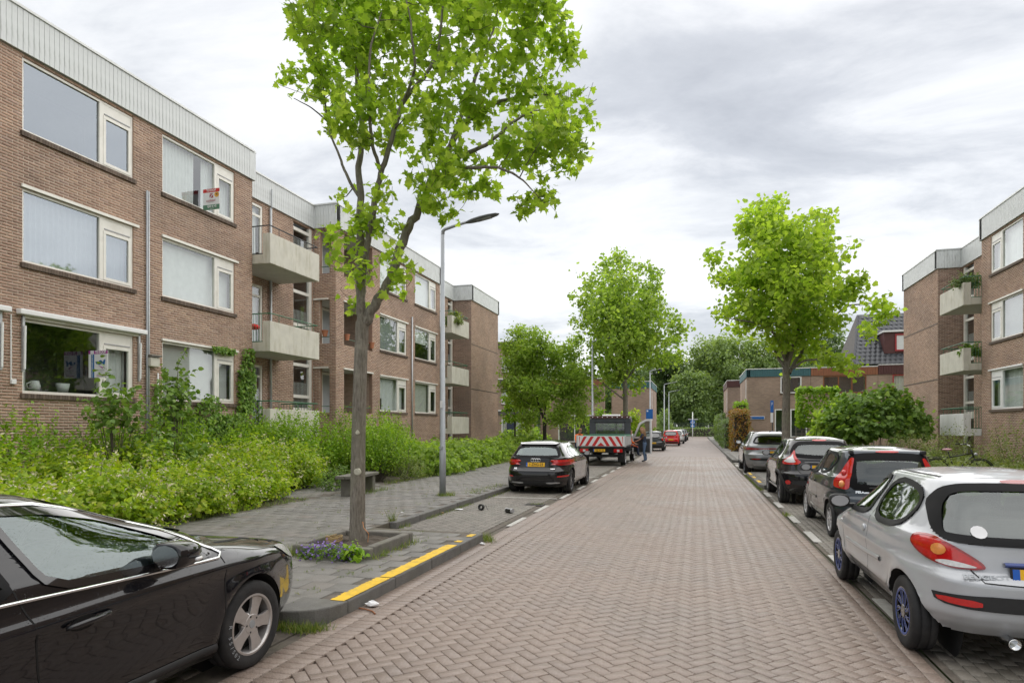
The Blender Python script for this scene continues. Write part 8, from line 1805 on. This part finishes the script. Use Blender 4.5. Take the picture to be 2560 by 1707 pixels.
# ------------------------------------------------------------------ wood at the end of the street
FT = [(-14, 138, 15, 5, 'leaf_forest'), (-7, 146, 19, 5.5, 'leaf_forest'), (1.5, 150, 22, 6, 'leaf_forest_pale'), (9, 142, 21.5, 6.5, 'leaf_forest_pale'), (17, 146, 21, 6.5, 'leaf_forest_pale'), (25, 150, 23, 7, 'leaf_forest'), (33, 142, 19, 6.5, 'leaf_forest'), (5, 158, 20, 6, 'leaf_forest'), (-20, 150, 14, 5, 'leaf_forest_pale'), (42, 150, 20, 7, 'leaf_forest_pale'), (-1, 136, 13, 3.6, 'leaf_forest_pale'), (-28, 140, 15, 5.5, 'leaf_forest'), (-38, 138, 15, 6, 'leaf_forest'), (52, 145, 20, 7, 'leaf_forest'), (21, 136, 14, 5, 'leaf_forest')]
FLB = ['leftmost dark tree of the wood beside the far house', 'dark tree of the wood left of the far lamp posts', 'pale tall tree of the wood left of the street end', 'tallest pale willow at the end of the street', 'pale willow right of the street end', 'dark broad tree behind the teal edged house', 'dark tree behind the brown edged house', 'dark tree deep in the wood behind the pale willows', 'low pale tree behind the far left house', 'pale tree behind the steep tiled roof', 'small pale tree in front of the wood by the cycle sign', 'dark tree hidden behind the left plane tree', 'far dark tree at the left end of the wood', 'dark tree at the right end of the wood', 'lower dark tree in front of the willows behind the houses']
for (x, y, h_, r_, m), lb_ in zip(FT, FLB):
    root = empty('wood_tree', (x, y, 0), 0, lb_, 'tree', 'trees of the wood at the end of the street'); w = Wood(); w.limb([(x, y, -.1), (x + .2, y, h_ * .25), (x, y, h_ * .55), (x + .3, y, h_ * .9)], [.45, .36, .22, .05])
    for k in range(6):
        a = random.random() * 6.28; z_ = h_ * random.uniform(.22, .6); w.limb([(x, y, z_), (x + r_ * .4 * math.cos(a), y + r_ * .4 * math.sin(a), z_ + h_ * .12), (x + r_ * .8 * math.cos(a), y + r_ * .8 * math.sin(a), z_ + h_ * .25)], [.16, .1, .03])
    w.build('trunk', 'bark_dark', root)
    B = [(x + r_ * .55 * math.cos(a_), y + r_ * .5 * math.sin(a_), z_, r_ * .55, r_ * .55, h_ * .13) for z_ in np.linspace(h_ * .24, h_ * .84, 6) for a_ in (rng.random(4) * 6.28)] + [(x, y, h_ * .88, r_ * .5, r_ * .5, h_ * .13)]
    C, d = blob_points(B, 560, .45); n = len(C) * 26; ci = np.repeat(np.arange(len(C)), 26); pos = C[ci] + rng.normal(0, .6, (n, 3)); leaves('crown', 'kite', pos, .55, m, root, .7, .8, d[ci] * .4, (.7 * rng.random(len(C))[ci] + .3 * rng.random(n)).clip(0, .99), .4)
mass = []
for k in range(60): mass.append((rng.uniform(-90, 90), rng.uniform(165, 190), rng.uniform(3, 9), 7, 5, 7))
C, d = blob_points(mass, 9000, .4); tag(leaves('far_wood', 'oval', C, 1.8, 'leaf_forest', None, .5, .8, d * .5), 'dark mass of far trees closing the view', 'wood', kind='stuff')
# ------------------------------------------------------------------ grass in joints, kerb edges, flowers
def tuft(pts, n, h_, spread, m='grass'):
    P = np.repeat(np.array(pts, float), n, 0); P[:, :2] += rng.normal(0, spread, (len(P), 2)); L = h_ * (.4 + .9 * rng.random(len(P))); d = rng.normal(0, .45, (len(P), 3)); d[:, 2] = 1; w_ = rng.normal(0, 1, (len(P), 3)); w_[:, 2] = 0; w_ *= .004 / (np.linalg.norm(w_, axis=1)[:, None] + 1e-6)
    V = np.stack([P - w_, P + w_, P + d * L[:, None]], 1).reshape(-1, 3); F = np.arange(len(V)).reshape(-1, 3); return V, F, rng.random(len(P))
T_ = []
def tf(pts, n, h_, s): T_.append(tuft(pts, n, h_, s))
tf([(-5.25 + random.uniform(-.05, .05), y, .12) for y in np.arange(7.0, 8.6, .18)], 30, .10, .05); tf([(x, 7.2, .12) for x in np.arange(-5.1, -4.7, .1)], 40, .14, .05); tf([(-3.92, y, .12) for y in np.arange(7.3, 8.5, .2)], 26, .10, .04)
tf([(-3.16, 9.55, 0), (-3.2, 9.62, 0), (-3.12, 9.48, 0), (-3.25, 9.66, .02)], 60, .10, .05); tf([(-5.2, 10.3, .12)], 60, .22, .03); tf([(-5.05, 10.32, .0), (-5.02, 10.5, 0)], 40, .08, .05)
tf([(-5.05, y, 0) for y in np.concatenate([np.arange(11.5, 14, .16), np.arange(15.2, 19, .2)])], 22, .07, .05); tf([(-5.9 + .16 * math.cos(a), 14.54 + .16 * math.sin(a), .12) for a in np.arange(0, 6.2, .5)], 26, .10, .05); tf([(-5.5 + random.uniform(-.15, .15), 15.2 + k * .3, .12) for k in range(9)], 40, .07, .10)
tf([(-3.45 + .25 * math.cos(a), 4.97 + .1 * math.sin(a), 0) for a in np.arange(3.2, 6.2, .15)], 40, .07, .05); tf([(-8.72 + random.uniform(-.1, .1), y, .12) for y in np.arange(6, 12.8, .14)], 18, .12, .06); tf([(-8.7, y, .12) for y in np.arange(17, 30, .2)], 26, .14, .1); tf([(-3.6, 14.3, 0), (-3.5, 14.35, 0)], 40, .06, .06); tf([(-8.0, 14.2 + k * .2, .12) for k in range(8)], 22, .14, .07)
tf([(rng.uniform(-8.4, -5.4), rng.uniform(5, 18), .118) for _ in range(110)], 6, .035, .02); tf([(rng.uniform(-5.1, -3.6), rng.uniform(5.2, 9.4), .118) for _ in range(70)], 6, .035, .02); tf([(1.78, y, 0) for y in np.concatenate([np.arange(13.8, 14.3, .1), np.arange(19.3, 25, .15)])], 22, .07, .04); tf([(rng.uniform(-25, 25), rng.uniform(126.3, 128), 0) for _ in range(700)], 12, .35, .3)
V = np.vstack([t[0] for t in T_]); o = obj('grass_tufts', np_mesh('grass_tufts', V, np.arange(len(V)).reshape(-1, 3), ('grass',), rnd=np.concatenate([t[2] for t in T_]))); tag(o, 'grass and weeds sprouting along kerbs, planter and paving joints', 'grass', kind='stuff')
def cf(root, tips):
    k = rng.integers(0, len(tips), 420); leaves('flowers', 'broad', tips[k] + rng.normal(0, .03, (420, 3)), .035, 'flower_purple', root, 1, .8)
shrub('purple bellflowers spilling over the near edge of the tree planter', (-4.5, 7.14, .13), (.42, .13, .12), 130, 5, .08, .04, 'leaf_deep', 'broad', 'flower_clump', 'flowers', None, .5, False, .6, .2, cf); shrub('small green leafy weed at the planter front corner', (-4.15, 7.12, .15), (.12, .1, .14), 40, 5, .1, .055, 'leaf_fresh', 'broad', 'weed_clump', 'weeds', None, .4, False, .5)
